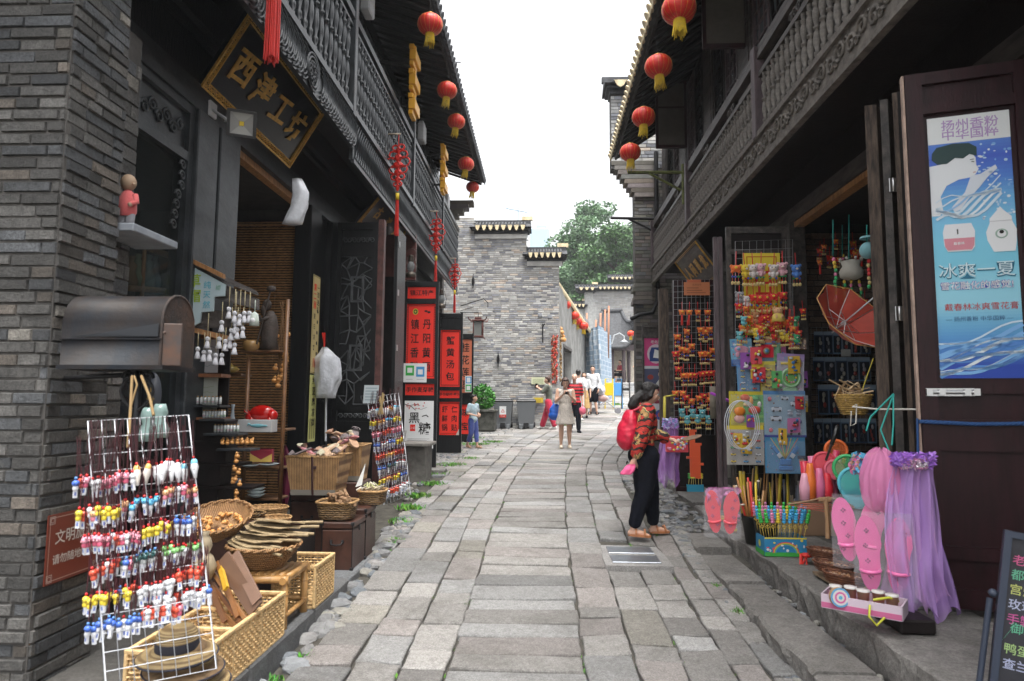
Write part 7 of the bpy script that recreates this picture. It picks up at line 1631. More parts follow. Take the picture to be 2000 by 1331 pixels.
t,P2_=person(l2,radians(183),1.62,dict(head=(0,.035,.915),elL=(-.135,.03,.655),elR=(.135,.03,.655),wrL=(-.045,.15,.745),wrR=(.045,.15,.745),anL=(-.06,-.01,.045),anR=(.06,-.01,.045),hiL=(-.055,0,.5),hiR=(.055,0,.5)),'woman in a sleeveless beige lace dress looking at the phone in both hands',[dict(kind='dress',mat=LACE,sleeve=.0,e=1.12,z=(.66,.335,.075,.135))],hair='bob',hairm=mat('brown_hair',(.05,.02,.012),.45,bump=.6),vox=.015,build=1.1,head_tilt=radians(22),palms=(((0,0,1),(1,0,0)),((0,0,1),(-1,0,0))),curls=(.7,.7),shoes=('shoe',mat('cream_shoe',(.5,.42,.33),.5)))
mb=MB();q=l2+Matrix.Rotation(radians(183),3,'Z')@V((0,.30,1.25));mb.bbox(q,(.14,.012,.075),.004,Matrix.Rotation(.5,3,'X'));tag(mb.build('phone',mat('phone_black',(.01,.01,.012),.2),base=q),'dark phone held by the woman in the lace dress','phone')
q=l2+V((-.22,.02,.82));mb=MB();mb.ball(q,(.15,.07,.19),12,9);mb.ball(q-UP*.08,(.17,.08,.12),12,9);bgo=fuse(mb,'tote_bag',mat('blue_nylon',(.012,.09,.42),.45,var=.15,bump=.3),None,.014,3,.01,9);tag(bgo,'royal blue tote bag on the shoulder of the woman in lace','bag')
mb=MB();mb.tube([q+V((-.06,0,.15)),l2+V((-.16,.0,1.31)),q+V((.1,0,.15))],.012,5);mb.build('strap',mat('blue_nylon',(.012,.09,.42))).parent=bgo
l3=ground_at(923,882,15.2)
TEE=mat('pale_blue_tee',(.40,.50,.54),.85,col2=(.22,.32,.38),vscale=22,sheen=.2)
person(l3,radians(235),1.24,dict(head=(0,.02,.905),neck=(0,0,.81),chest=(0,0,.70),shL=(-.10,0,.78),shR=(.10,0,.78),elL=(-.15,-.01,.63),elR=(.15,-.01,.63),wrL=(-.05,.12,.60),wrR=(.05,.12,.59),knL=(-.06,.03,.27),anL=(-.055,.06,.045),toL=(-.06,.16,.014),anR=(.05,-.09,.06),knR=(.05,-.0,.27),toR=(.055,.0,.014)),'boy in a pale blue patterned T-shirt and blue trousers walking past the doors',[dict(kind='shirt',mat=TEE,sleeve=.38,e=1.18,hem=.0),dict(kind='trousers',mat=cloth('blue_trousers',(.045,.07,.26)),leg=.8,w=(.06,.048,.042))],vox=.013,head_turn=radians(30),shoes=('sandal',mat('sand_sandal',(.3,.2,.12),.6)),curls=(.8,.8))
l4=ground_at(1072,842,20.3)
person(l4,radians(75),1.60,dict(head=(0,.03,.92),elR=(.12,.08,.70),wrR=(.06,.20,.77),elL=(-.12,.08,.70),wrL=(-.04,.21,.78),knR=(.055,.07,.28),anR=(.055,.15,.05),toR=(.06,.24,.014),knL=(-.055,-.05,.28),anL=(-.055,-.13,.06),toL=(-.06,-.03,.014)),'woman in grey-green top and loose red trousers holding up a phone to photograph',[dict(kind='shirt',mat=cloth('grey_green_top',(.10,.11,.085)),sleeve=.6,e=1.2,hem=-.02,w=.045),dict(kind='trousers',mat=cloth('red_trousers',(.42,.012,.045)),leg=.93,w=(.07,.062,.055),wr=.008)],hair='short',hairm=mat('brown_hair',(.05,.02,.012)),vox=.017,curls=(.7,.7),shoes=('shoe',mat('white_shoe',(.6,.6,.58),.5)),palms=(((1,0,0),(0,0,1)),((-1,0,0),(0,0,1))))
mb=MB();q=l4+Matrix.Rotation(radians(75),3,'Z')@V((0.02,.40,1.30));mb.bbox(q,(.012,.075,.15),.004,Matrix.Rotation(radians(75),3,'Z'));tag(mb.build('phone',mat('phone_black',(.01,.01,.012)),base=q),'phone raised by the woman in red trousers','phone')
ST=mat('red_black_stripes',(.5,.02,.02),.85);n_=ST.node_tree.nodes;l_=ST.node_tree.links;tc=n_.new('ShaderNodeTexCoord');wv=n_.new('ShaderNodeTexWave');wv.bands_direction='Z';wv.inputs['Scale'].default_value=3.4;cr=n_.new('ShaderNodeValToRGB');cr.color_ramp.interpolation='CONSTANT';cr.color_ramp.elements[0].color=(.015,.012,.012,1);cr.color_ramp.elements[1].color=(.55,.02,.03,1);cr.color_ramp.elements[1].position=.4
l_.new(tc.outputs['Object'],wv.inputs[0]);l_.new(wv.outputs[0],cr.inputs[0]);l_.new(cr.outputs[0],n_['Principled BSDF'].inputs['Base Color'])
l5=ground_at(1122,838,19.3)
person(l5,radians(190),1.68,dict(knL=(-.055,.05,.28),anL=(-.055,.08,.045),toL=(-.065,.17,.014),anR=(.055,-.08,.05),toR=(.06,.02,.014)),'balding older man in a red and black striped polo shirt carrying a pink bag',[dict(kind='shirt',mat=ST,sleeve=.42,e=1.2,hem=-.01),dict(kind='trousers',mat=BLACKC,leg=.95)],hair='thin',hairm=GREYHAIR,vox=.018,build=1.1,head_turn=radians(-20),shoes=('shoe',BLACKC),palms=None)
q=l5+V((.22,-.1,.62));mb=MB();mb.ball(q,(.11,.07,.12),10,8);mb.cyl(q+UP*.08,q+UP*.22,.02,n=6);o=fuse(mb,'plastic_bag',mat('pink_plastic',(.62,.12,.18),.4),None,.015,2,.012,10);tag(o,'small pink plastic bag hanging from the older man\'s hand','bag')
l6=ground_at(1130,806,22.6)
person(l6,radians(-20),1.72,dict(),'person in white T-shirt and white shorts walking away from the camera',[dict(kind='shirt',mat=cloth('white_shirt',(.62,.63,.65)),sleeve=.42,e=1.22,hem=-.02),dict(kind='trousers',mat=cloth('white_shorts',(.55,.55,.54)),leg=.46,w=(.066,.06,.05))],vox=.02,eyes=False,shoes=('shoe',mat('white_shoe',(.6,.6,.58))))
l6b=ground_at(1141,805,23.4)
person(l6b,radians(170),1.58,dict(),'woman in a tan skirt half hidden behind the person in white',[dict(kind='shirt',mat=cloth('white_shirt',(.62,.63,.65)),sleeve=.4,e=1.15),dict(kind='skirt',mat=cloth('tan_skirt',(.45,.28,.10)),z=(.60,.2,.085,.13))],vox=.02,hair='bob',eyes=False,shoes=('shoe',BLACKC))
l7=ground_at(1158,806,24.3)
person(l7,radians(165),1.76,dict(elL=(-.145,-.01,.64),elR=(.145,-.01,.64),wrL=(-.13,.05,.50),wrR=(.13,.05,.50),anL=(-.085,.02,.045),anR=(.05,-.02,.045),toL=(-.11,.1,.014)),'young man with black hair in a white long-sleeved top and black shorts',[dict(kind='shirt',mat=cloth('white_shirt',(.62,.63,.65)),sleeve=.85,e=1.2,hem=-.0,w=.043),dict(kind='trousers',mat=BLACKC,leg=.44,w=(.07,.064,.05))],vox=.018,shoes=('sandal',BLACKC))
p8=W(1249,742,33.8);
person(V((p8.x,33.8,2.42)),radians(95),1.62,dict(elL=(-.12,.05,.66),wrL=(-.06,.16,.66)),'woman in a long pink dress standing on the terrace',[dict(kind='dress',mat=cloth('pink_dress',(.70,.28,.38)),sleeve=.45,z=(.66,.17,.075,.12),e=1.12)],vox=.022,hair='bob',eyes=False,shoes=('shoe',mat('cream_shoe',(.5,.42,.33))))
p9=W(1212,712,35.6)
person(V((p9.x,35.6,2.72)),radians(120),1.6,dict(pelvis=(0,0,.30),waist=(0,0,.385),chest=(0,.01,.50),neck=(0,.01,.61),head=(0,.02,.705),shL=(-.10,0,.58),shR=(.10,0,.58),elL=(-.13,.03,.42),elR=(.13,.03,.42),wrL=(-.07,.17,.42),wrR=(.07,.17,.42),hiL=(-.05,0,.285),hiR=(.05,0,.285),knL=(-.06,.23,.29),knR=(.06,.23,.29),anL=(-.06,.24,.05),anR=(.06,.24,.05),toL=(-.065,.33,.014),toR=(.065,.33,.014)),'person in a dark red top sitting on the pavilion rail',[dict(kind='shirt',mat=cloth('dark_red_top',(.25,.015,.03)),sleeve=.45,e=1.15),dict(kind='trousers',mat=BLACKC,leg=.6)],vox=.022,eyes=False,shoes=('shoe',BLACKC))
PZ=.30
def on_p(px,py):return WZ(px,py,PZ+.003)
# RIGHT: doors behind the toy racks, racks and goods
random.seed(33)
a=W(1428,955,8.25);b=W(1550,955,8.25);zt=W(1490,445,8.25).z
F=Face((a.x,8.25,.3),(1,0,0),UP,b.x-a.x,zt-.3);o=door_leaf(RB,F,BROWNWOOD,((0,.1),(1.1,1.2),(zt-.3-.34,zt-.3-.28),(zt-.3-.08,zt-.3)),stile=.06,name='plank_door',bm=DARKBROWN);tag(o,'open dark door leaf behind the plush toy rack')
for x_ in(a.x-.07,a.x-.13):
 mb=MB();mb.bb(x_,x_+.045,8.3,8.36,.3,zt-.1);mb.build('door_edge',PLUM,RB)
a=W(1318,900,9.85);b=W(1405,900,9.85);zt2=W(1350,548,9.85).z
F=Face((a.x,9.85,.33),(1,0,0),UP,b.x-a.x,zt2-.33);o=door_leaf(RB,F,MAROON,((0,.1),(1.0,1.1),(zt2-.43,zt2-.33)),stile=.06,name='plank_door',bm=DARKBROWN);tag(o,'open maroon door leaf behind the orange charm rack')
mb=MB();p=W(1300,900,12.0);mb.bb(p.x-.08,p.x+.08,11.95,12.1,g(12)-.05,W(1300,565,12).z);mb.build('door_edge',OLDWOOD,RB)
r1,QA=wire_grid(W(1436,925,8.1),W(1550,925,8.1),W(1548,468,8.1),W(1436,472,8.1),8,26,.0022,WIREG,'tall grey wire rack covered with plush toys and blister cards',th=1.5)
r2,QB=wire_grid(W(1317,850,9.7),W(1396,850,9.7),W(1394,546,9.7),W(1315,548,9.7),9,26,.0025,WIREG,'narrow grey wire rack covered with orange cloth charms',th=1.5)
f=Face(W(1336,577,9.62),(1,0,0),UP,.37,.19)
def g1(mb,f):
 f.text(mb,'老虎挂件',f.W/2,f.H*.8,.035,(.25,.08,.03),2,.005)
 for k in range(3):f.rect(mb,.04,.03+k*.035,f.W-.06-.05*k,.042+k*.035,(.25,.08,.03))
poster('wooden_sign',f,'small orange wooden sign with carved lines on the orange charm rack','sign',g1,m=PAINT,c=(.50,.17,.07))
f=Face(W(1342,552,9.62),(1,0,0),UP,.2,.04);poster('wooden_sign',f,'tiny orange strip sign on the very top of the charm rack','sign',lambda mb,f:None,m=PAINT,c=(.5,.12,.05))
def bell_charm(kind,s=1.0):
 mb=MB();mb.any=True;mb.c=(.6,.02,.02);mb.cyl((0,0,.02),(0,0,.11),.003,n=4)
 body=dict(orange=(.75,.16,.03),red=(.62,.03,.02),pink=(.72,.4,.45),tan=(.66,.38,.2),white=(.66,.6,.58),grey=(.3,.3,.32),yellow=(.75,.55,.05),blue=(.08,.22,.6),green=(.04,.32,.14),teal=(.15,.45,.5),tassel=(.75,.2,.04),brown=(.40,.18,.07))[kind]
 mb.c=body
 if kind in('orange','red','tassel'):
  mb.ball((0,0,0),(.032,.02,.024),8,6);
  for q in(-1,1):mb.ball((q*.026,0,.014),(.012,.01,.012),6,4);mb.ball((q*.02,-.004,-.022),(.011,.01,.01),6,4)
  mb.c=(.8,.62,.05);mb.ball((0,-.018,.004),(.01,.006,.008),6,4)
 else :
  mb.ball((0,0,.01),(.028,.024,.026),9,7);mb.ball((0,0,-.028),(.02,.018,.024),8,6)
  for q in(-1,1):mb.ball((q*.024,0,.028),.011,6,4);mb.ball((q*.022,-.006,-.024),(.009,.008,.014),6,4)
  mb.c=(.01,.01,.01)
  for q in(-1,1):mb.ball((q*.01,-.023,.014),.0035,5,3)
  mb.c=(.75,.65,.5);mb.ball((0,-.024,.004),(.009,.006,.006),6,4)
 if kind=='tassel':mb.c=(.62,.03,.02);mb.cyl((0,0,-.03),(0,0,-.14),.010,.014,7)
 else :
  for q in(-1,0,1):
   mb.c=random.choice(((.6,.03,.02),(.03,.3,.1),(.05,.1,.5),(.75,.5,.03)));mb.ball((q*.018,0,-.052),.008,6,4);mb.c=(.6,.02,.02);mb.cyl((q*.018,0,-.03),(q*.018,0,-.085),.0022,n=3);mb.c=(.62,.48,.2);mb.ball((q*.018,0,-.092),(.010,.010,.012),7,5)
 for i in range(len(mb.v)):mb.v[i]=mb.v[i]*s
 return mb
BC={}
def bell(kind,p,s,label,group):
 k=(kind,s)
 if k not in BC:o=bell_charm(kind,s).build('bell_charm',PLASTIC if 0 else CLOTH);BC[k]=o
 else :o=BC[k].copy();COL.objects.link(o)
 o.location=p;o.rotation_euler=(0,rnd(-.08,.08),rnd(-.35,.35));tag(o,label,'charm',group)
for k,px in enumerate((1332,1346,1363,1382)):bell('tassel' if k<2 else 'orange',W(px,610,9.6),1.35,('red-tasselled orange charm' if k<2 else 'orange charm with bells')+' in the top row of the orange charm rack','top row of the orange charm rack')
ords=['second','third','fourth','fifth','lowest']
for r,(py,xs,kd)in enumerate(((650,(1323,1340,1368,1378,1387),'orange'),(684,(1319,1332,1340,1351,1372,1381,1391),'orange'),(724,(1326,1334,1348,1357,1369,1378,1389),'orange'),(775,(1318,1332,1341,1351,1365,1376,1384,1390),'orange'),(812,(1331,1342,1353,1363,1373,1383),'teal'))):
 for px in xs:bell(kd if kd=='teal' else random.choice(('orange','orange','red')),W(px+rnd(-2,2),py+rnd(-8,10),9.6),1.5,f'{"pink and teal animal" if kd == "teal" else "orange tiger"} bell charm in the {ords[r]} row of the narrow rack',f'{ords[r]} row of the narrow charm rack')
mb=MB();a=W(1392,755,9.5);mb.cyl(a,a-UP*.45,.045,n=10);tag(mb.build('grey_tube',mat('mat_roll',(.25,.22,.17),.8,var=.2),base=a),'grey-brown rolled tube hanging at the right of the narrow charm rack','roll')
for k,(px,py,kd)in enumerate(((1437,525,'orange'),(1455,528,'yellow'),(1471,528,'white'),(1486,526,'pink'),(1511,528,'white'),(1528,524,'pink'),(1555,528,'blue'))):
 bell(kd,W(px,py,7.95),1.9,('orange and yellow plush ring','yellow plush bear charm','white plush animal charm','pink plush elephant charm','white mouse-like plush charm','pale pink plush charm','brown-headed plush in blue at the right end')[k]+' in the top row of the toy rack','top plush row')
for k,(px,py,kd)in enumerate(((1444,580,'grey'),(1458,588,'white'),(1472,582,'red'),(1484,583,'red'),(1496,583,'red'),(1511,580,'red'),(1529,577,'red'))):bell(kd,W(px,py,7.95),1.7,('grey plush' if kd=='grey' else 'white plush' if kd=='white' else 'red mushroom-shaped bell')+' charm in the second row of the toy rack','second plush row')
for k,px in enumerate((1453,1463,1476,1487,1497,1509,1519,1531,1541,1552)):bell(('orange','orange','brown','red','red','orange','yellow','orange','red','green')[k],W(px,632+rnd(-12,12),7.93),1.7,'small red or orange bell charm in the dense third row of the toy rack','third bell row')
for k in range(26):bell(random.choice(('orange','red','red','green','yellow','teal')),W(rnd(1442,1572),rnd(598,668),7.9-rnd(0,.06)),rnd(1.0,1.4),'one of the tangle of little red, orange and green bell charms under the plush bear','tangle of bell charms on the toy rack')
for k in range(22):bell(random.choice(('red','orange','tassel')),W(rnd(1600,1690),rnd(470,600),rnd(8.3,9.0)),rnd(.9,1.4),'small red charm hanging in the shadow of the right shop opening','charms in the shadow of the opening')
p=W(1520,618,7.85);mb=MB();mb.any=True;mb.c=(.75,.58,.12);mb.lathe([(0,-.07),(.08,-.06),(.07,0),(.05,.03),(0,.04)],p,14,sy=.6);mb.c=(.66,.38,.2);mb.ball(p+UP*.06,(.055,.04,.045),10,8)
for q in(-1,1):mb.ball(p+V((q*.04,0,.1)),.016);mb.ball(p+V((q*.03,-.03,-.01)),(.016,.02,.03))
mb.c=(.01,.01,.01)
for q in(-1,1):mb.ball(p+V((q*.018,-.038,.07)),.005,5,3)
tag(mb.build('plush_bear',CLOTH,base=p),'large tan plush bear in a yellow skirt in the middle of the toy rack','plush toy')
f=Face(W(1455,655,8.06),(1,0,0),UP,.44,1.0)
def yb_(mb,f):
 f.frame(mb,.04,.04,f.W-.04,f.H-.04,(.5,.12,.02),1,.012)
 for k in range(6):f.rect(mb,.14,.1+k*.13,f.W-.1,.13+k*.13,(.62,.04,.03));f.rect(mb,.14+.03*(k%2),.13+k*.13,.17+.03*(k%2),.2+k*.13,(.62,.04,.03));f.rect(mb,f.W-.14,.13+k*.13,f.W-.11,.2+k*.13,(.62,.04,.03))
poster('yellow_poster',f,'yellow poster with red characters behind the plush toys','poster',yb_,c=(.75,.6,.06))
def card(px0,py0,px1,py1,Y,label,draw,c,tilt=0,name='toy_card'):
 a,b=W(px0,py1,Y),W(px1,py0,Y);t=thing(name,((a.x+b.x)/2,Y,a.z),label,'toy pack','blister-packed toys on the tall rack')
 ct,st=cos(tilt),sin(tilt);f=Face(a,(ct,0,st),(-st,0,ct),b.x-a.x,b.z-a.z);mb=MB();f.sheet(mb,tuple(q*.8 for q in c),.003);[f.disc(mb,rnd(.012,f.W-.012),rnd(.012,f.H-.012),rnd(.004,.010),rnd(.004,.012),tuple(q*rnd(.35,1.25)for q in random.choice((c,c,(.5,.5,.5),(.5,.1,.05)))),.5,6)for _ in range(34)];draw(mb,f,0);mb.build('printed_card',PAPER,t)
 mb=MB();mb.any=True;draw(mb,f,1)
 if mb.v:mb.build('toy',PLASTIC,t)
 mb=MB();bars(mb,f,.01,.01,f.W-.01,f.H*.9,0,.03,.032);mb.build('clear_blister',CELLO,t);return t
def blob(mb,f,x,y,rx,ry,c,d=.015,k=10):mb.c=c;mb.ball(f.P(x*f.W,y*f.H)+f.n*d,(rx*f.W,d,ry*f.H),k,6)
def carlet(mb,f,x,y,s,c):mb.c=c;mb.bbox(f.P(x*f.W,y*f.H)+f.n*.014,(s,.016,s*.36),.006);mb.c=(.05,.06,.08);mb.bbox(f.P(x*f.W,y*f.H+s*.14)+f.n*.014,(s*.5,.014,s*.2),.005);mb.c=(.02,.02,.02);[mb.cyl(f.P(x*f.W+q*s*.3,y*f.H-s*.15)+f.n*.005,f.P(x*f.W+q*s*.3,y*f.H-s*.15)+f.n*.024,s*.1,n=8)for q in(-1,1)]
def c_gun(mb,f,k):
 if not k:[f.disc(mb,rnd(.02,f.W-.02),rnd(.02,f.H-.02),.02,.012,random.choice(((.05,.2,.5),(.5,.6,.7),(.1,.45,.7))),1,7)for _ in range(22)];f.rect(mb,0,0,f.W,f.H*.25,(.04,.14,.4),1)
 else :blob(mb,f,.5,.6,.34,.14,(.72,.30,.42));blob(mb,f,.68,.4,.12,.22,(.72,.30,.42));blob(mb,f,.3,.42,.1,.1,(.7,.3,.42));blob(mb,f,.36,.62,.1,.07,(.2,.4,.6),.02)
card(1429,663,1470,716,7.95,'blue card with a pink plastic toy gun',c_gun,(.16,.42,.62),.05)
def c_cam(mb,f,k):
 if not k:f.rect(mb,0,f.H*.75,f.W,f.H,(.6,.2,.05),1);f.rect(mb,f.W*.7,0,f.W,f.H*.7,(.1,.35,.12),1)
 else :mb.c=(.62,.03,.05);mb.bbox(f.P(f.W*.38,f.H*.42)+f.n*.02,(f.W*.62,.03,f.H*.5),.01);mb.c=(.4,.35,.2);mb.lathe([(.035,0),(.04,.01),(.02,.014),(0,.012)],f.P(f.W*.38,f.H*.42)+f.n*.036,16,axis=Matrix.Rotation(pi/2,3,'X'));mb.c=(.12,.35,.6);mb.lathe([(.02,.012),(.022,.02),(0,.02)],f.P(f.W*.38,f.H*.42)+f.n*.036,16,axis=Matrix.Rotation(pi/2,3,'X'));blob(mb,f,.85,.4,.08,.25,(.1,.45,.2))
card(1477,657,1524,708,7.94,'blue and green card with a red toy camera',c_cam,(.12,.3,.5))
def c_fish(mb,f,k):
 if not k:f.rect(mb,0,f.H*.82,f.W,f.H,(.35,.25,.5),1);f.text(mb,'钓鱼',f.W*.4,f.H*.88,.05,(.1,.3,.5),2,.01)
 else :
  mb.c=(.35,.62,.35);cc=f.P(f.W*.5,f.H*.42)+f.n*.012;AX=Matrix.Rotation(pi/2,3,'X');mb.lathe([(0,0),(.115,0),(.115,.02),(.09,.024),(.088,.014),(0,.014)],cc,28,axis=AX);mb.ball(f.P(f.W*.5,f.H*.12)+f.n*.01,(.09,.01,.05),12,6);mb.c=(.12,.42,.05);mb.lathe([(.087,.015),(.0,.017)],cc,24,axis=AX)
  for i in range(12):a=i*.52;mb.c=random.choice(((.7,.1,.1),(.75,.5,.05),(.7,.3,.4),(.1,.3,.6)));mb.ball(cc+V((cos(a)*.055,-.02,sin(a)*.055)),.012,6,4)
  mb.c=(.78,.6,.05);mb.bbox(f.P(f.W*.38,f.H*.76)+f.n*.012,(f.W*.5,.014,.028),.005);mb.c=(.8,.3,.05);mb.bbox(f.P(f.W*.82,f.H*.75)+f.n*.012,(.035,.014,.06),.005);mb.c=(.78,.6,.05);mb.bbox(f.P(f.W*.8,f.H*.83)+f.n*.012,(.04,.014,.04),.005)
card(1516,690,1567,771,7.9,'white card with a round green magnetic fishing game',c_fish,(.55,.52,.62),-.05)
def c_many(cols,nx,ny,s,band):
 def fn(mb,f,k):
  if not k:f.rect(mb,0,f.H*.9,f.W,f.H,band,1)
  else :[carlet(mb,f,(i+.5)/nx,(j+.5)/ny*.88,s,random.choice(cols))for i in range(nx)for j in range(ny)]
 return fn
BR=[(.7,.06,.05),(.75,.55,.05),(.05,.3,.6),(.1,.45,.15),(.75,.75,.78),(.75,.3,.05)]
card(1441,713,1483,766,7.93,'blue striped card with eight little bright racing cars',c_many([(.6,.65,.7),(.7,.1,.1),(.7,.6,.1)],2,4,.05,(.1,.25,.55)),(.14,.34,.6),.03)
card(1486,706,1514,777,7.93,'yellow card with four orange and green construction trucks',c_many([(.75,.4,.03),(.1,.4,.2),(.78,.55,.05)],1,4,.09,(.7,.6,.1)),(.66,.55,.10))
def c_fruit(mb,f,k):
 if not k:f.rect(mb,f.W*.4,f.H*.1,f.W,f.H*.9,(.12,.45,.1),1)
 else :
  blob(mb,f,.45,.82,.14,.1,(.7,.12,.04));blob(mb,f,.75,.8,.12,.08,(.1,.4,.12));blob(mb,f,.62,.72,.06,.14,(.8,.35,.05));blob(mb,f,.28,.42,.17,.13,(.8,.25,.03),.025);blob(mb,f,.7,.46,.18,.12,(.75,.12,.08),.025);blob(mb,f,.27,.2,.16,.12,(.72,.4,.35),.02);blob(mb,f,.5,.62,.12,.06,(.8,.6,.3));blob(mb,f,.85,.62,.06,.09,(.75,.72,.7));mb.c=(.2,.55,.08);mb.bbox(f.P(f.W*.7,f.H*.26)+f.n*.012,(f.W*.5,.016,.03),.004)
card(1425,765,1492,832,7.9,'yellow and green card with plastic fruit and kitchen knives',c_fruit,(.72,.62,.06))
def c_pol(mb,f,k):
 if not k:f.rect(mb,0,0,f.W,f.H*.05,(.03,.05,.3),1);f.rect(mb,0,f.H*.92,f.W,f.H,(.1,.25,.5),1)
 else :
  for(x,y,s_)in((.5,.84,.09),(.76,.72,.12),(.3,.6,.12),(.28,.4,.13),(.72,.12,.15)):carlet(mb,f,x,y,s_,(.55,.6,.68))
  for(x,y)in((.62,.56),(.82,.56),(.62,.5),(.82,.5)):blob(mb,f,x,y,.07,.03,(.35,.4,.5))
  for(x,y)in((.62,.34),(.84,.34)):blob(mb,f,x,y,.06,.05,(.1,.14,.35))
  for(x,y)in((.15,.15),(.38,.15),(.14,.82)):blob(mb,f,x,y,.05,.05,(.65,.1,.15))
card(1493,764,1572,854,7.88,'large pale blue card with white toy police vehicles',c_pol,(.35,.52,.66))
card(1420,832,1491,908,7.88,'pale card with rows of small buses, vans and cars',c_many(BR,3,5,.06,(.75,.6,.05)),(.55,.52,.48))
def c_bgun(mb,f,k):
 if not k:
  for i in range(9):f.line(mb,[(f.W*.5,f.H*.4),(f.W*(.15+.085*i),f.H*.98)],.008,((.75,.55,.05),(.1,.5,.2),(.75,.25,.05))[i%3])
  f.disc(mb,f.W*.9,f.H*.35,.03,.04,(.55,.35,.25),2);f.rect(mb,f.W*.8,f.H*.4,f.W,f.H*.5,(.03,.05,.1),2)
 else :
  for s in(-1,1):mb.c=(.06,.26,.62);d_=f.u*s*.6+f.v*.8;mb.box(f.P(f.W*(.5+s*.22),f.H*.62)+f.n*.014,(.035,.02,.13),u=f.u*.8-f.v*s*.6,v=f.n,w=d_);mb.c=(.55,.6,.66);mb.box(f.P(f.W*(.5+s*.16),f.H*.5)+f.n*.03,(.045,.01,.05),u=f.u*.8-f.v*s*.6,v=f.n,w=d_)
  mb.c=(.05,.22,.55);mb.bbox(f.P(f.W*.5,f.H*.32)+f.n*.015,(.13,.02,.07),.01);mb.bbox(f.P(f.W*.5,f.H*.15)+f.n*.015,(.16,.02,.05),.01)
card(1495,855,1572,925,7.86,'blue card with a pair of blue toy guns and bright darts',c_bgun,(.10,.33,.58))
def c_sm(mb,f,k):
 if not k:f.rect(mb,.005,.005,f.W*.35,f.H-.005,(.6,.08,.05),1);[f.disc(mb,rnd(.06,f.W-.01),rnd(.01,f.H-.01),.012,.01,(.5,.3,.15),1,6)for _ in range(12)]
card(1541,660,1574,684,7.9,'small dark red picture card at the right edge of the tall rack',c_sm,(.15,.07,.03))
for k in range(26):
 px=rnd(1424,1560);py=rnd(672,900);w_=rnd(14,26);h_=rnd(18,34);cc=random.choice(((.6,.06,.08),(.7,.45,.05),(.06,.3,.5),(.1,.4,.12),(.6,.2,.4),(.5,.5,.52),(.3,.1,.4)))
 yy_=7.98 if k%2 else 7.83;a,b=W(px,py+h_,yy_),W(px+w_,py,yy_);f=Face(a,(cos(k*.7)*.1+1,-.15*sin(k),.06*sin(k*2)),UP,b.x-a.x,b.z-a.z);mb=MB();f.sheet(mb,cc,.004)
 for j in range(7):mb.c=random.choice(((.7,.7,.7),(.7,.5,.05),(.6,.05,.05),(.05,.2,.5),(.05,.05,.05)));mb.ball(f.P(rnd(.15,.85)*f.W,rnd(.1,.9)*f.H)+f.n*.012,(f.W*rnd(.1,.2),.012,f.H*rnd(.06,.12)),7,5)
 tag(mb.build('trinket_pack',PLASTIC,base=a),'small bright trinket packet tucked between the larger cards of the tall rack','toy pack','trinket packets between the cards')
for k in range(34):
 p=on_p(rnd(1385,1660),rnd(985,1045));p.y+=rnd(.0,.35);p.x=max(1.97,p.x);s_=rnd(.03,.07);mb=MB();mb.any=True;mb.c=random.choice(((.6,.05,.06),(.7,.5,.05),(.06,.3,.55),(.1,.42,.12),(.65,.2,.4),(.45,.28,.14)));A=Euler((rnd(-.2,.2),rnd(-.2,.2),rnd(0,3))).to_matrix()
 mb.bbox(p+UP*s_*.8,(s_*1.6,s_,s_*1.6),.008,A);mb.c=random.choice(((.7,.7,.7),(.7,.6,.1),(.1,.1,.12)));mb.bbox(p+UP*s_*.8,(s_*1.62,s_*1.02,s_*.6),.004,A)
 tag(mb.build('toy_box',PLASTIC,base=p),'small bright boxed toy among the clutter on the floor of the right stall','toy box','boxed toys on the right stall floor')
mb=MB()
for k in range(3):mb.tube([W(1445+k*4,830,7.6)+V((cos(a)*.17,0,sin(a)*.27))for a in[2*pi*i/26 for i in range(26)]],.005,4,close=True)
tag(mb.build('cord_hoops',WIRE,base=W(1445,875,7.6)),'loose coil of thin white tubing hanging in front of the toy cards','tubing')
r3,QC=wire_grid(W(1584,880,9.25),W(1712,880,9.25),W(1712,640,9.25),W(1584,640,9.25),12,20,.0025,WIREG,'dark wire rack with rows of blue carded figures on the inner brick wall',th=1.3)
cnt=0
for r,(y0_,y1_,x0_,x1_,n)in enumerate(((648,692,1590,1700,6),(698,745,1588,1700,5),(752,810,1598,1640,2),(752,810,1688,1712,1),(818,866,1590,1712,7))):
 for i in range(n):
  w_=(x1_-x0_)/n;px=x0_+i*w_;a,b=W(px+1,y1_,9.15),W(px+w_-1.5,y0_,9.15);f=Face(a,(1,0,0),UP,b.x-a.x,b.z-a.z);mb=MB();c=random.choice(((.08,.14,.24),(.12,.2,.3),(.05,.08,.14),(.16,.2,.26)));f.sheet(mb,c,.004)
  f.rect(mb,0,f.H*.85,f.W,f.H,(.25,.32,.4),1);f.rect(mb,.01,.02,f.W-.01,f.H*.8,(.02,.025,.035),1)
  for k in range(4):mb.c=random.choice(((.3,.3,.33),(.04,.04,.05),(.3,.05,.04),(.35,.33,.28)));mb.ball(f.P(rnd(.3,.7)*f.W,(.15+.17*k)*f.H)+f.n*.01,(f.W*rnd(.1,.2),.01,f.H*.1),7,5)
  tag(mb.build('figure_pack',PLASTIC,base=a),f'dark carded toy figure in the {("top", "second", "third", "third", "bottom")[r]} row on the inner brick wall','toy pack',f'{("top", "second", "third", "third", "bottom")[r]} row of carded figures')
mb=MB();p=W(1652,690,8.9);mb.bbox(p,(.12,.03,.1),.008);mb.bbox(p-V((0,.018,0)),(.04,.01,.05),.003);tag(mb.build('wall_switch',mat('switch_grey',(.35,.35,.33),.5),base=p),'grey wall switch among the carded figures','switch')
hub=W(1647,632,6.2);tipn=W(1697,524,5.75);ax=(tipn-hub).normalized()
ax=V((.36,-.78,.50)).normalized();u,v=basis(ax)
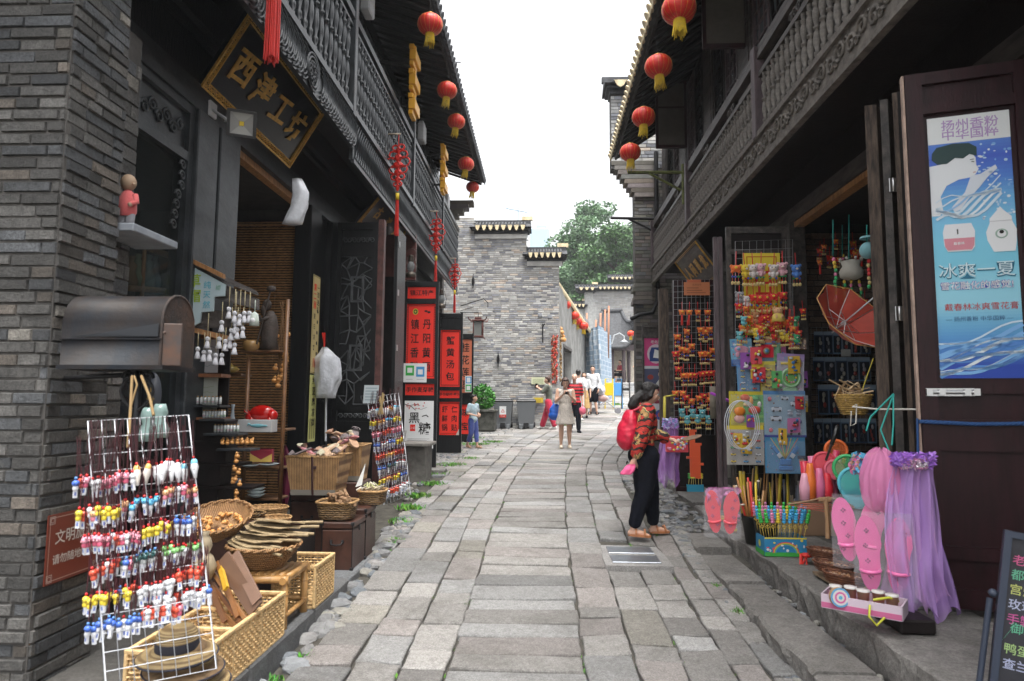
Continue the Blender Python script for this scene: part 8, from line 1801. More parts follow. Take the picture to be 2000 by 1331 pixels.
t=thing('parasol',hub,'open orange-red translucent parasol hanging on its side with its ribs showing','parasol');R0=.37;apex=hub-ax*.10
rim=[apex+ax*.22+(u*cos(2*pi*i/8+.3)+v*sin(2*pi*i/8+.3))*R0 for i in range(8)]
mb=MB();mb.any=True;mb.c=(.62,.09,.06)
for i in range(8):
 a,b=rim[i],rim[(i+1)%8];m1,m2=apex.lerp(a,.5)-ax*.035,apex.lerp(b,.5)-ax*.035;md=(a.lerp(b,.5)+(apex+ax*.22-a.lerp(b,.5))*.06);mm=apex.lerp(md,.52)-ax*.03
 mb.add([apex,m1,mm,m2,a,md,b],[(0,1,2),(0,2,3),(1,4,5,2),(3,2,5,6)],True)
mb.build('canopy',mat('red_film',(1,1,1),.45,tint=True,alpha=.82,var=.25,vscale=9),t)
mb=MB();mb.tube([q for i in range(8)for q in(rim[i],)],.005,4,close=True);mb.build('golden_hem',mat('golden_hem',(.6,.32,.1),.6),t)
for i in range(8):mb=MB();mb.tube([apex+ax*.005,apex.lerp(rim[i],.5)-ax*.028,rim[i]],.004,4);mb.tube([hub+ax*.03,apex.lerp(rim[i],.5)-ax*.028],.0035,4);mb.build('rib',CHROME,t)
mb=MB();mb.cyl(apex-ax*.05,hub+ax*.42,.007);mb.tube([hub+ax*.42,hub+ax*.50+u*.01,hub+ax*.53+V((.05,0,-.01)),hub+ax*.50+V((.08,0,-.05))],.013,6);mb.lathe([(.02,-.015),(.022,.015),(.01,.03)],hub,10,axis=Matrix((u,v,ax)).transposed());mb.build('shaft',mat('pale_shaft',(.5,.5,.52),.4),t)
def hanging(px,py0,py1,Y,label,parts,cat='wind chime'):
 t=thing('wind_chime',W(px,py0,Y),label,cat);mb=MB();mb.cyl(W(px,py0,Y),W(px,py1,Y),.006,n=4);mb.build('cord',mat('teal_cord',(.02,.30,.26)),t)
 for(nm,q,c)in parts:
  mb=MB();mb.any=True;mb.c=c;q(mb,t.location);mb.build(nm,CLOTH,t)
def beads(x,z0,n,s=.018,dz=.04):
 def fn(mb,o):
  for i in range(n):mb.c=random.choice(((.62,.04,.04),(.04,.35,.12),(.75,.5,.05),(.7,.2,.35),(.62,.48,.2)));mb.ball(o+V((x+rnd(-.008,.008),rnd(-.01,.01),z0-i*dz)),(s,s,s*1.2),6,4)
 return fn
zz=W(1658,520,7.2).z-W(1658,420,7.2).z
hanging(1658,420,520,7.2,'white woven bell basket chime hanging in the right shop opening',[('woven_bell',lambda mb,o:(mb.lathe([(.02,zz+.07),(.10,zz+.05),(.085,zz),(.12,zz-.06),(.11,zz-.12),(.05,zz-.15),(0,zz-.15)],o,16),[mb.ball(o+V((.11*cos(i*pi/4),.11*sin(i*pi/4),zz+.07)),.018,6,4)for i in range(8)]),(.5,.48,.42))]+[('bead_string',beads(x,zz-.17,6),(.6,.1,.1))for x in(-.08,0,.09)])
hanging(1627,430,500,7.0,'slim pink and red beaded chime left of the woven bell one',[('bead_string',beads(0,-.42,12,.02),(.6,.1,.1))])
hanging(1693,440,480,6.2,'pale blue and pink ball chime beside the folded doors',[('cloth_ball',lambda mb,o:(mb.ball(o+V((0,0,-.24)),(.075,.07,.08),12,8),mb.lathe([(.07,-.13),(.06,-.11),(0,-.10)],o,12)),(.2,.42,.46)),('bead_string',beads(0,-.34,7),(.6,.1,.1))])
hanging(1645,440,500,8.2,'green-corded small chime at the back of the opening',[('bead_string',beads(0,-.38,8,.016),(.6,.1,.1))])
p=W(1668,812,5.75);basket(p,.15,.12,.17,'yellow wicker basket of wooden propellers hanging on a cord',mat('yellow_wicker',(.45,.29,.08),.55,var=.4,vscale=40,bump=1),.009,.6)
for i in range(15):
 c=p+V((rnd(-.12,.1),rnd(-.08,.08),rnd(.16,.27)));A=Euler((rnd(-.5,.5),rnd(-.6,.6),rnd(0,3))).to_matrix();mb=MB();mb.bbox(c,(.2,.02,.005),.001,A);mb.cyl(c,c+A@V((0,0,-.13)),.003,n=5);tag(mb.build('bamboo_propeller',mat('pale_bamboo',(.58,.42,.25),.6),base=c),'pale bamboo propeller toy sticking out of the hanging wicker basket','toy','bamboo propellers in the hanging basket')
mb=MB();mb.tube([p+V((.06,0,.16)),W(1690,745,5.75),W(1706,700,5.7)],.005,4);tag(mb.build('yellow_string',mat('yellow_cord',(.5,.42,.06),.8),base=p),'yellow string holding the propeller basket','string')
# goods along the right plinth
PZ=.30
def on_p(px,py):return WZ(px,py,PZ+.003)
def carton(px0,px1,py,h,label,c,dep=.3,name='carton',rim=True,m=PAPER):
 a,b=on_p(px0,py),on_p(px1,py);Wd=b.x-a.x;t=thing(name,((a.x+b.x)/2,a.y+dep/2,PZ),label,'box');mb=MB();mb.any=True;mb.c=c;th=.006;x0,x1,y0,y1=a.x,b.x,a.y,a.y+dep
 mb.bb(x0,x1,y0,y0+th,PZ,PZ+h);mb.bb(x0,x1,y1-th,y1,PZ,PZ+h);mb.bb(x0,x0+th,y0+th,y1-th,PZ,PZ+h);mb.bb(x1-th,x1,y0+th,y1-th,PZ,PZ+h);mb.bb(x0,x1,y0,y1,PZ,PZ+.004);mb.build('box_side',m,t)
 return t,(x0,x1,y0,y1,PZ+h)
def stick(p,q,r,c,label,group,name='toy_stick',extra=None,n=7,m=PLASTIC):
 mb=MB();mb.any=True;mb.c=c;mb.cyl(p,q,r,n=n)
 if extra:extra(mb,p,q)
 return tag(mb.build(name,m,base=p),label,'toy',group)
t,bx=carton(1494,1574,1086,.16,'blue cardboard display box printed with a rainbow holding bubble wands',(.03,.22,.42),.24,'display_box')
f=Face((bx[0],bx[2]-.002,PZ),(1,0,0),UP,bx[1]-bx[0],.16);mb=MB()
f.rect(mb,0,0,f.W,.035,(.05,.35,.06),1);f.rect(mb,0,f.H-.012,f.W,f.H,(.7,.6,.05),1)
for k,c in enumerate(((.7,.1,.1),(.75,.5,.05),(.2,.5,.1),(.1,.3,.6))):f.line(mb,[(f.W*.5+cos(a)*(.11-k*.008),.03+sin(a)*(.09-k*.008))for a in[pi*i/12 for i in range(13)]],.007,c,2)
for k in range(14):f.disc(mb,rnd(.02,f.W-.02),rnd(.03,.14),rnd(.006,.014),rnd(.006,.014),random.choice(((.7,.7,.7),(.65,.1,.15),(.7,.6,.1))),3,8)
mb.build('printed_front',PAPER,t)
f=Face((bx[0]-.002,bx[3],PZ),(0,-1,0),UP,bx[3]-bx[2],.16);mb=MB();f.rect(mb,0,0,f.W,.04,(.05,.35,.06),1);f.disc(mb,f.W*.5,.09,.03,.03,(.65,.6,.1),2);mb.build('printed_side',PAPER,t)
cl=[(.05,.5,.08),(.72,.25,.42),(.75,.58,.05),(.06,.38,.68),(.06,.42,.70),(.06,.38,.68),(.05,.5,.08)];cn={0:'green',1:'pink',2:'yellow',3:'blue',4:'blue',5:'blue',6:'green'}
for r in range(3):
 for i in range(9):
  k=min(6,int(i*7/9))if r==0 else random.randrange(7);x=lerp(bx[0]+.02,bx[1]-.02,i/8);y=bx[2]+.04+r*.08;p=V((x,y,PZ+.10));q=V((x+(i-4)*.010,y-.02,PZ+.30+.02*r))
  def wand(mb,p,q,k=k):
   d=(q-p).normalized();mb.c=(.7,.5,.1);mb.tube([q-d*.055+V((.014*cos(a),0,.014*sin(a)))for a in[2*pi*j/8 for j in range(8)]],.003,4,close=True);mb.c=cl[k]
   for j in range(4):mb.ball(q+d*(.022*j-.01),(.019,.019,.015),8,5)
   mb.ball(q+d*.085,(.012,.012,.016),7,5)
  stick(p,q,.003,(.7,.5,.1),f'{cn[k]} beaded bubble wand standing in the rainbow display box',f'{cn[k]} bubble wands in the rainbow box','bubble_wand',wand,5)
for k,(px,py,l)in enumerate(((1472,1062,'black plastic bucket packed with toy swords'),(1497,1075,'second black bucket half hidden behind the rainbow box'))):
 c=on_p(px,py);t=thing('bucket',c,l,'bucket');mb=MB();mb.lathe([(0,0),(.07,0),(.105,.26),(.112,.265),(.1,.25),(.066,.01),(0,.01)],c,20);mb.build('side',mat('black_plastic',(.015,.016,.014),.45),t)
SC=[(.42,.22,.08),(.5,.3,.12),(.62,.04,.03),(.75,.55,.05),(.02,.02,.02),(.4,.18,.05),(.55,.36,.16)];SN=['brown wooden','light wooden','red','yellow','black','dark orange wooden','pale wooden']
def sword_extra(mb,p,q):
 d=(q-p).normalized();mb.c=(.02,.02,.02);mb.cyl(q-d*.16,q,.014,n=7);mb.c=(.66,.6,.5);mb.lathe([(.03,-.004),(.032,.004),(0,.004)],q-d*.17,10);mb.c=(.6,.5,.4);mb.ball(q,.016,6,4)
c=on_p(1472,1062)
for i in range(17):
 a=rnd(0,6.28);r=rnd(.02,.075);p=c+V((cos(a)*r*.6,sin(a)*r*.6,.1));q=c+V((cos(a)*r*1.6-rnd(0,.12)*(i%2),sin(a)*r+.04,rnd(.42,.62)));k=random.randrange(7)
 stick(p,q,rnd(.008,.014),SC[k],f'{SN[k]} toy stick or sword in the first black bucket',f'{SN[k]} sticks in the first bucket','toy_sword',sword_extra if i%5==0 else None)
for i in range(22):
 px=lerp(1460,1560,i/21)+rnd(-3,3);p=on_p(px+rnd(-6,6),1015);p.y+=.22;k=(3,3,0,5,1,4,6)[i%7];q=p+V((rnd(-.06,.1),.05,rnd(.38,.62)))
 stick(p,q,.021 if k==3 else rnd(.008,.013),SC[k],f'{SN[k]} {"bat" if k == 3 else "flute or sword"} standing between the buckets and the toy cards',f'{SN[k]} sticks behind the buckets','toy_bat' if k==3 else 'toy_stick')
for i in range(18):
 px=lerp(1405,1452,i/17);p=on_p(px,925);q=p+V((rnd(-.05,.08),.04,rnd(.45,.78)));k=(1,3,0,4,6)[i%5]
 stick(p,q,rnd(.009,.014),SC[k],f'{SN[k]} toy sword in the far carton beside the narrow rack',f'{SN[k]} swords in the far carton','toy_sword',sword_extra if i%4==0 else None)
stick(W(1388,768,8.9),W(1440,790,8.7),.02,(.45,.06,.55),'violet plastic toy sword lying across the bundle',None,'toy_sword')
carton(1388,1420,942,.26,'open brown carton of toy swords beside the narrow rack',(.42,.25,.13),.25)
a=on_p(1405,945);mb=MB();mb.prism([a,a+V((.30,.02,0)),a+V((.33,.10,.33)),a+V((.04,.08,.36))],(0,.006,0));tag(mb.build('grey_board',mat('grey_card',(.38,.37,.33),.8),base=a),'blank pale grey board leaning before the toy swords','board')
for k,(px,py0,py1)in enumerate(((1352,842,932),(1362,868,935))):
 p,q=W(px,py1,8.7),W(px+1,py0,8.7);mb=MB();mb.box((p+q)/2,(.07,.02,(q-p).length));mb.box(p.lerp(q,.42),(.15,.03,.03));mb.box(q,(.09,.03,.03));tag(mb.build('toy_sword',mat('orange_red_plastic',(.72,.10,.03),.4),base=p),('taller' if k==0 else 'shorter')+' orange-red plastic sword standing behind the candy sticks','toy')
carton(1322,1346,966,.32,'kraft paper box with white-handled canes near the shopper',(.50,.33,.18),.2)
for i in range(7):
 p=on_p(lerp(1325,1343,i/6),960)+V((0,.08,.25));mb=MB();mb.tube([p,p+V((0,0,.2))]+[p+V((-.03+.03*cos(a),0,.2+.03*sin(a)))for a in(0.5,1.2,2,2.8,3.3)],.007,5);tag(mb.build('toy_cane',mat('white_toy',(.62,.55,.62),.4),base=p),'small white hooked cane in the kraft paper box','toy','white canes in the kraft box')
t,b2=carton(1343,1374,970,.17,'small bright blue box of yellow and green candy-shaped toys',(.05,.36,.55),.2,'display_box')
for i in range(12):
 x=lerp(b2[0]+.02,b2[1]-.02,(i%6)/5);y=b2[2]+.05+.07*(i//6);p=V((x,y,PZ+.1));
 def cnd(mb,p,q,i=i):
  mb.c=(.75,.6,.05)if i%3 else(.1,.5,.1)
  for j in range(3):mb.ball(q+UP*.026*j,(.024,.02,.016),7,5)
 stick(p,p+V((rnd(-.02,.02),0,.16+.03*(i//6))),.004,(.7,.6,.2),('yellow' if i%3 else 'green')+' candy-shaped bubble stick in the small blue box',('yellow' if i%3 else 'green')+' candy sticks','candy_stick',cnd,5)
mb=MB();mb.any=True
def frill(mb,c,R_,r,n,cols,amp=.3):
 mb.any=True
 for i in range(n):
  a=rnd(0,6.28);q=V(c)+V((cos(a)*R_,sin(a)*R_*.6,rnd(-.5,.5)*r*2));mb.c=random.choice(cols);u_=V((rnd(-1,1),rnd(-1,1),rnd(-1,1))).normalized();w_=u_.cross(V((rnd(-1,1),rnd(-1,1),rnd(-1,1)))).normalized();s=r*rnd(.4,1);mb.add([q-u_*s,q+w_*s*.5,q+u_*s,q-w_*s*.5],[(0,1,2),(0,2,3)])
def veil(mb,top,bot,w0,w1,dep,n=26,m=12,ph=0,flare=1.0,sway=0):
 vs=[];top,bot=V(top),V(bot)
 for i in range(m+1):
  t_=i/m;c=top.lerp(bot,t_)+V((sway*sin(t_*3),0,0));hw=lerp(w0,w1,t_**flare)
  for j in range(n+1):
   s=j/n*2-1;nn_=noise.noise(V((s*2.2+ph,t_*2.6,ph)));vs.append(c+V((s*hw*(1+.16*sin(t_*5+ph))+.05*nn_*t_**.5,dep*2.2*nn_+dep*(.25+t_)*sin(s*9+ph+t_*1.3)+dep*.4*sin(s*21+ph*2),.02*t_*sin(s*7+ph)*(3 if i==m else 1))))
 mb.add(vs,[(i*(n+1)+j,i*(n+1)+j+1,(i+1)*(n+1)+j+1,(i+1)*(n+1)+j)for i in range(m)for j in range(n)],True)
c=W(1309,835,8.6);t=thing('tulle_headdress',W(1305,940,8.6),'lilac tulle headdress with blue and violet frills beside the shopper','headdress')
mb=MB();mb.any=True;mb.c=(.52,.26,.68);veil(mb,c-UP*.0,W(1304,945,8.55),.09,.17,.04);veil(mb,c+V((.02,.05,0)),W(1302,935,8.65),.08,.15,.04,ph=2);mb.build('veil',TULLE,t)
mb=MB();frill(mb,c+UP*.05,.08,.05,260,((.50,.28,.75),(.3,.5,.75),(.62,.4,.7),(.6,.6,.8)));mb.build('frill',CLOTH,t)
mb=MB();a,b=W(1298,775,8.8),W(1298,850,8.8);mb.cyl(b,a,.018);mb.cyl(a,W(1320,772,8.8),.01);tag(mb.build('yellow_post',mat('yellow_pipe',(.5,.42,.05),.5),base=b),'yellow pipe stand behind the shopper','stand')
c_=W(1322,868,8.5);mb=MB();mb.any=True;mb.c=(.62,.06,.08);mb.bbox(c_,(.28,.06,.20),.01)
for k in range(30):mb.c=random.choice(((.1,.3,.6),(.7,.6,.1),(.7,.7,.7),(.72,.3,.45)));mb.ball(c_+V((rnd(-.12,.12),-.034,rnd(-.08,.08))),(.018,.006,.014),6,4)
tag(mb.build('red_toy_pack',PLASTIC,base=c_),'red printed pack of small toys under the fan','toy pack')
def paddle(c,u,v,n_,w_,h,col,dots=True,mb=None):
 pts=[]
 for i in range(26):
  a=2*pi*i/26;y=sin(a);x=cos(a)*(1-.17*exp_(-((y+.15)*3)**2));pts.append(c+u*x*w_/2*(.88 if y<0 else 1)+v*y*h/2)
 mb.c=col;mb.prism(pts,n_*.016)
def exp_(x):return math.exp(x)
def slip_bag(px,py,Y,w_,h,col,label,tilt,sash):
 c=W(px,py,Y);t=thing('toy_paddle_bag',c-UP*h/2,label,'toy pack');nn=V((-.35,-1,0)).normalized()
 for s in(-1,1):
  uu=V((nn.y,-nn.x,0))*-1;vv=(UP*cos(tilt*s)+uu*sin(tilt*s)).normalized();u2=vv.cross(nn).normalized()*-1
  mb=MB();mb.any=True;paddle(c+uu*s*w_*.30,u2,vv,nn,w_*.60,h,col,mb=mb)
  mb.c=(.25,.02,.15)
  for k in range(4):a=c+uu*s*w_*.30+vv*h*(.3-.2*k)+u2*w_*rnd(-.12,.12)+nn*.02;[mb.ball(a+u2*.010*cos(j*1.57)+vv*.010*sin(j*1.57),.006,5,3)for j in range(4)]
  mb.c=tuple(min(1,q*1.05+.08)for q in col);mb.tube([c+uu*s*w_*.30+vv*(-.22*h)+u2*w_*.2*cos(a)+nn*(.02+.07*sin(a))for a in[pi*k/8 for k in range(9)]],.012,5)
  mb.build('paddle',PLASTIC,t)
 mb=MB();A=[c+(V((nn.y,-nn.x,0))*-1)*x*w_*.62+UP*z*h*.56+nn*.04 for x,z in((-1,-1),(-.6,-1.05),(0,-1),(.6,-1.06),(1,-1),(1.03,0),(.95,1),(-.95,1),(-1.02,.1))];mb.prism(A,nn*.03);mb.build('clear_wrap',CELLO,t)
 return t
slip_bag(1411,1000,5.9,.24,.36,(.66,.02,.05),'clear bag with a pair of red flip-flop shaped paddles hanging before the plinth',.10,None)
mb=MB();mb.any=True;mb.c=(.6,.2,.45);veil(mb,W(1412,952,5.95),W(1412,975,5.9),.13,.15,.02);tag(mb.build('pink_wrap',TULLE,base=W(1412,952,5.95)),'pink plastic film on top of the bag with red paddles','wrap')
carton(1383,1402,985,.07,'low pink box behind the bag of red paddles',(.55,.2,.25),.3)
t,b3=carton(1568,1636,1046,.30,'brown striped carton holding orange and pink plastic toys',(.30,.19,.12),.3)
for k,(px,py0,py1,c,l)in enumerate(((1584,905,960,(.75,.17,.03),'orange plastic bowling pin standing in the striped carton'),(1602,915,962,(.66,.16,.30),'pink plastic pin standing in the striped carton'),(1573,925,962,(.72,.35,.45),'pale pink wrapped toy at the left of the carton'),(1617,925,965,(.66,.03,.05),'red plastic toy at the right of the carton'))):
 p,q=W(px,py1+15,5.6),W(px,py0,5.6);mb=MB();h=(q-p).length;mb.lathe([(0,0),(.04,0),(.045,h*.5),(.03,h*.85),(.022,h),(0,h)],p,12);tag(mb.build('plastic_pin',mat(f'toy_plastic_{k}',c,.35),base=p),l,'toy')
def racket(px,py,Y,r,c,label,hand_d,net=False,m=None):
 c0=W(px,py,Y);t=thing('toy_racket',c0,label,'toy');nn=V((-.3,-1,.1)).normalized();u_=nn.cross(UP).normalized();v_=u_.cross(nn).normalized();d=(u_*hand_d[0]+v_*hand_d[1]).normalized()
 mt=m or mat('racket_'+label[:6].strip().replace(' ','_'),c,.4)
 mb=MB();mb.tube([c0+(u_*cos(a)+v_*sin(a))*r for a in[2*pi*i/20 for i in range(20)]],.014,6,close=True);mb.tube([c0+d*r,c0+d*r*2.2],.013,6);mb.build('rim',mt,t)
 if not net:mb=MB();mb.prism([c0+(u_*cos(a)+v_*sin(a))*r*.95 for a in[2*pi*i/20 for i in range(20)]],nn*.006);mb.build('blade',mt,t)
 else :
  mb=MB();mb.any=True;mb.c=c;vs=[]
  for i in range(7):
   for j in range(20):a=2*pi*j/20;rr=r*(1-(i/6)**2.2);vs.append(c0+(u_*cos(a)+v_*sin(a))*rr-nn*r*1.3*i/6*-1*.4-UP*i*.03)
  mb.add(vs,[(i*20+j,i*20+(j+1)%20,(i+1)*20+(j+1)%20,(i+1)*20+j)for i in range(6)for j in range(20)],True);mb.build('net_bag',TULLE,t)
racket(1633,880,5.9,.085,(.75,.16,.03),'orange open toy net ring with a black handle behind the pins',(-.3,-1),True)
racket(1610,905,5.7,.085,(.62,.05,.08),'red translucent toy racket among the pins',(.1,-1))
racket(1630,918,5.6,.07,(.68,.12,.18),'pinkish-red square-ish paddle right of the pins',(-.4,-1))
racket(1655,915,5.5,.10,(.05,.45,.15),'green butterfly net beside the pink puff',(-.5,-1),True)
racket(1672,945,5.3,.12,(.1,.5,.6),'turquoise butterfly net in front of the green one',(-.4,-1),True)
stick(W(1613,900,5.5),W(1637,832,5.5),.010,(.02,.02,.02),'black toy sword hilt sticking up before the rackets',None,'toy_sword',lambda mb,p,q:(setattr(mb,'c',(.015,.015,.015)),mb.cyl(p.lerp(q,.45),q,.018,n=8)))
for k in range(14):
 p=on_p(1540+k*3.5,1010);p.y+=.10;p.z+=.15;q=p+V((rnd(-.02,.10),.02,rnd(.16,.30)));stick(p,q,rnd(.014,.022),random.choice(((.55,.5,.58),(.5,.42,.4),(.3,.32,.4),(.6,.45,.3))),'cellophane-wrapped toy umbrella or wand packed left of the striped carton','wrapped toys left of the striped carton','wrapped_toy')
for k in range(10):
 px=1578+k*6;p=W(px,975,5.75);q=W(px+rnd(-14,16),rnd(880,925),5.75);stick(p,q,rnd(.018,.034),random.choice(((.62,.04,.07),(.72,.16,.04),(.66,.18,.32),(.6,.05,.12))),'red or pink plastic toy rising behind the striped carton','red toys behind the striped carton','plastic_toy')
t=thing('wooden_crossbow',on_p(1614,1050),'small wooden toy crossbow leaning on the striped carton','toy');Yb=5.05
pts=[W(1538,962+24,Yb),W(1575,980,Yb),W(1608,973,Yb),W(1618,972,Yb),W(1650,980,Yb),W(1668,992,Yb)]
mb=MB();mb.tube(pts,.008,5);mb.build('bow',mat('bow_wood',(.25,.15,.08),.5),t)
mb=MB();mb.tube([W(1612,972,Yb),W(1616,1015,Yb),W(1617,1052,Yb)],[.022,.014,.017],6);mb.bbox(W(1611,976,Yb),(.09,.03,.03),.006);mb.build('stock',mat('stock_wood',(.34,.2,.1),.5),t)
mb=MB();mb.tube([pts[0],W(1612,1000,Yb),pts[-1]],.003,4)
for k in range(3):mb.cyl(W(1560,984+k*4,Yb),W(1625,986+k*4,Yb),.004,n=5)
mb.build('string_and_bolts',mat('bolt_red',(.45,.12,.08),.6),t)
for k,(px,py,Yd,l)in enumerate(((1612,1078,.0,'long brown woven tray with red tassel at the plinth edge'),(1628,1105,.0,'second brown tray full of small nuts'),(1650,1128,0,'front brown tray with pale curled toys'))):
 c=WZ(px,py+14,PZ+.07);basket(c,.15,.085,.07,l,mat('dark_woven',(.16,.06,.03),.5,var=.5,vscale=30,bump=1),.009,.8,rz=-.9)
 mb=MB();mb.any=True
 for i in range(60):mb.c=random.choice(((.3,.13,.05),(.42,.22,.1),(.5,.35,.25)));a=rnd(0,6.28);r=sqrt(rnd(0,1));mb.ball(c+Matrix.Rotation(-.9,3,'Z')@V((cos(a)*r*.12,sin(a)*r*.065,.05+rnd(0,.015))),(.010,.007,.006),5,4)
 tag(mb.build('nut_filling',PLASTIC,base=c),('brown curled toys','small brown nuts','pale and brown trinkets')[k]+' filling the '+('tasselled','second','front')[k]+' tray','nuts',kind='stuff')
c=WZ(1575,1085,PZ+.06);mb=MB();mb.ball(c,(.05,.05,.02),8,5);[mb.tube([c,c+V((rnd(-.06,.0),rnd(-.06,.02),rnd(-.02,.02))),c+V((rnd(-.08,-.02),rnd(-.08,0),-.10))],.006,4)for _ in range(8)]
tag(mb.build('red_tassel',REDSILK,base=c),'red silk tassel on the left end of the long brown tray','tassel')
for k,(p,q)in enumerate(((WZ(1585,1148,.26),WZ(1745,1242,.26)),(WZ(1600,1118,.33),WZ(1700,1178,.33)))):
 d=(q-p).normalized();mb=MB();mb.box((p+q)/2,(.10,(q-p).length,.018),u=d.cross(UP)*-1,v=d,w=UP);tag(mb.build('plank',mat('plank_wood',(.26,.18,.11),.8,var=.3,vscale=9),base=p),('lower' if k==0 else 'upper')+' rough plank carrying the goods at the right plinth edge','plank')
c=WZ(1688,1192,.40);A=Matrix.Rotation(-.62,3,'Z');t=thing('goods_tray',c,'shallow white and pink cardboard tray of paper cups and a small drum','tray')
mb=MB();mb.any=True;mb.c=(.55,.45,.52)
for(x,y,sx,sy)in((0,-.10,.42,.008),(0,.10,.42,.008),(-.21,0,.008,.19),(.21,0,.008,.19)):mb.box(c+A@V((x,y,.04)),(sx,sy,.08),A)
mb.c=(.5,.12,.25);mb.box(c+A@V((0,0,.004)),(.41,.19,.006),A);mb.box(c+A@V((0,-.105,.02)),(.42,.004,.03),A);mb.build('tray_side',PAPER,t)
for k in range(5):q=c+A@V((-.15+.075*k,.03*(k%2)-.01,.02));mb=MB();mb.any=True;mb.c=(.5,.35,.22);mb.lathe([(0,0),(.025,0),(.034,.09),(.036,.09)],q,14);mb.c=(.6,.58,.55);mb.lathe([(.036,.09),(.036,.1),(0,.1)],q,14);tag(mb.build('paper_cup',PAPER,base=q),('leftmost','second','middle','fourth','rightmost')[k]+' brown paper cup with white lid in the pink tray','cup')
q=c+A@V((-.10,-.125,.08));mb=MB();mb.any=True;AX=Matrix.Rotation(pi/2-.1,3,'X');
for k,cc in enumerate(((.1,.3,.5),(.6,.58,.55),(.55,.12,.3),(.6,.58,.55),(.1,.35,.5))):mb.c=cc;mb.lathe([(.055-.011*k,.001*k),(0,.001*k)],q,20,axis=AX)
mb.c=(.4,.25,.12);mb.lathe([(.055,-.03),(.056,0)],q,20,axis=AX);tag(mb.build('rattle_drum',PAPER,base=q),'little round drum with blue and pink rings against the tray','drum')
a,b=WZ(1612,1182,.40),WZ(1702,1146,.46);mb=MB();mb.cyl(a,b,.010);tag(mb.build('bamboo_stick',BAMBOO if 0 else mat('pale_stick',(.55,.36,.2),.5),base=a),'pale bamboo stick lying across the pink tray','stick')
mb=MB();q=c+A@V((.05,-.1,.06));mb.tube([q,q+V((-.03,-.05,-.05)),q+V((.0,-.07,-.09)),q+V((.05,-.06,-.05))],.007,5);mb.tube([q+V((.02,0,.03)),q+V((.1,-.02,.05)),q+V((.17,.02,.02))],.008,5);tag(mb.build('yellow_strap',mat('yellow_strap_plastic',(.5,.5,.04),.5),base=q),'yellow plastic straps spilling out of the pink tray','strap bundle')
slip_bag(1676,1035,4.45,.25,.40,(.72,.11,.34),'large clear bag with pink flip-flop shaped paddles left of the lilac veil',.12,None)
slip_bag(1725,1082,4.34,.27,.46,(.72,.11,.34),'second clear bag of pink flip-flop shaped paddles behind the lilac veil',.05,None)
c=W(1722,938,4.4);mb=MB();mb.any=True;n=72
for sh in range(3):
 mb.c=((.78,.26,.50),(.80,.34,.56),(.72,.22,.46))[sh];vs=[];k_=1-.16*sh
 for i in range(19):
  a=pi*(.04+.92*i/18)
  for j in range(n):b=2*pi*j/n;rr=k_*(1+(.03+.10*i/18)*sin(b*13+sh*2+i*.15)+.14*noise.noise(V((cos(b)*2.5,sin(b)*2.5,i*.3+sh*5))));vs.append(c+V((sin(a)**.8*cos(b)*.13*rr*(.75+.4*i/18),sin(a)**.8*sin(b)*.10*rr,cos(a)*.20*k_+.01*sin(b*5+sh))))
 mb.add(vs,[(i*n+j,i*n+(j+1)%n,(i+1)*n+(j+1)%n,(i+1)*n+j)for i in range(18)for j in range(n)],True)
tag(mb.build('tulle_skirt',mat('pink_tulle',(1,1,1),.8,tint=True,alpha=.5),base=c-UP*.2),'puffed bright pink tulle skirt left of the tinsel crown','tulle skirt')
c=W(1783,905,4.3);t=thing('fairy_veil',W(1800,1225,4.3),'long lilac tulle veil hanging from a tinsel crown before the maroon door','veil')
mb=MB();mb.any=True;mb.c=(.62,.38,.82);veil(mb,c-UP*.02,W(1800,1205,4.25),.13,.20,.035,n=60,flare=1.1,sway=-.03);mb.c=(.72,.42,.78);veil(mb,c+V((-.02,.04,-.02)),W(1785,1180,4.32),.12,.19,.04,n=60,ph=1.7,flare=1.2);mb.c=(.58,.36,.84);veil(mb,c+V((.03,.07,-.02)),W(1815,1200,4.35),.11,.17,.04,n=60,ph=3.1,flare=1.3);mb.build('tulle_layer',mat('lilac_tulle',(1,1,1),.8,tint=True,alpha=.40),t)
mb=MB();mb.any=True;mb.c=(.45,.26,.66)
for ph in():mb.tube([W(1800,1205,4.25)+V((s*.20-.03*.14,.035*1.25*sin(s*9+ph+1.3),.06*sin(s*7+ph)))for s in[k/20-1 for k in range(41)]],.004,4)
mb=MB();frill(mb,c+V((.0,0,.02)),.115,.035,500,((.35,.14,.62),(.45,.22,.7),(.3,.1,.5)));frill(mb,c+V((-.01,-.03,.0)),.075,.028,320,((.72,.3,.5),(.65,.5,.6),(.6,.25,.45)));mb.build('feather_crown',CLOTH,t)
mb=MB();frill(mb,c+V((-.0,-.05,-.0)),.06,.016,260,((.7,.6,.68),));mb.build('tinsel',mat('tinsel',(.75,.68,.75),.2,metal=.8),t)
p=W(1700,905,4.6);mb=MB();mb.any=True;frill(mb,p,.10,.05,260,((.75,.15,.35),(.1,.42,.65),(.7,.3,.55),(.8,.5,.3)));tag(mb.build('ribbon_headband',CLOTH,base=p),'pink and blue ribbon headbands behind the pink tulle skirt','headband')
p=W(1672,912,4.7);mb=MB();mb.any=True;mb.c=(.76,.2,.4)
for k in range(5):a=2*pi*k/5+.3;mb.ball(p+V((cos(a)*.035,-.01,sin(a)*.035)),(.026,.012,.026),8,6)
mb.c=(.78,.42,.12);mb.ball(p+V((.05,-.03,.01)),(.022,.02,.02),8,6);tag(mb.build('star_wand',PLASTIC,base=p),'pink star flower wand with an orange ball by the nets','toy')
c=WZ(1690,1260,.2);mb=MB();mb.bbox((2.15,4.25,.34),(.2,.4,.08),.01);tag(mb.build('wooden_block',DARKBROWN,base=(2.0,4.1,.3)),'dark wooden block under the plank of goods','block')
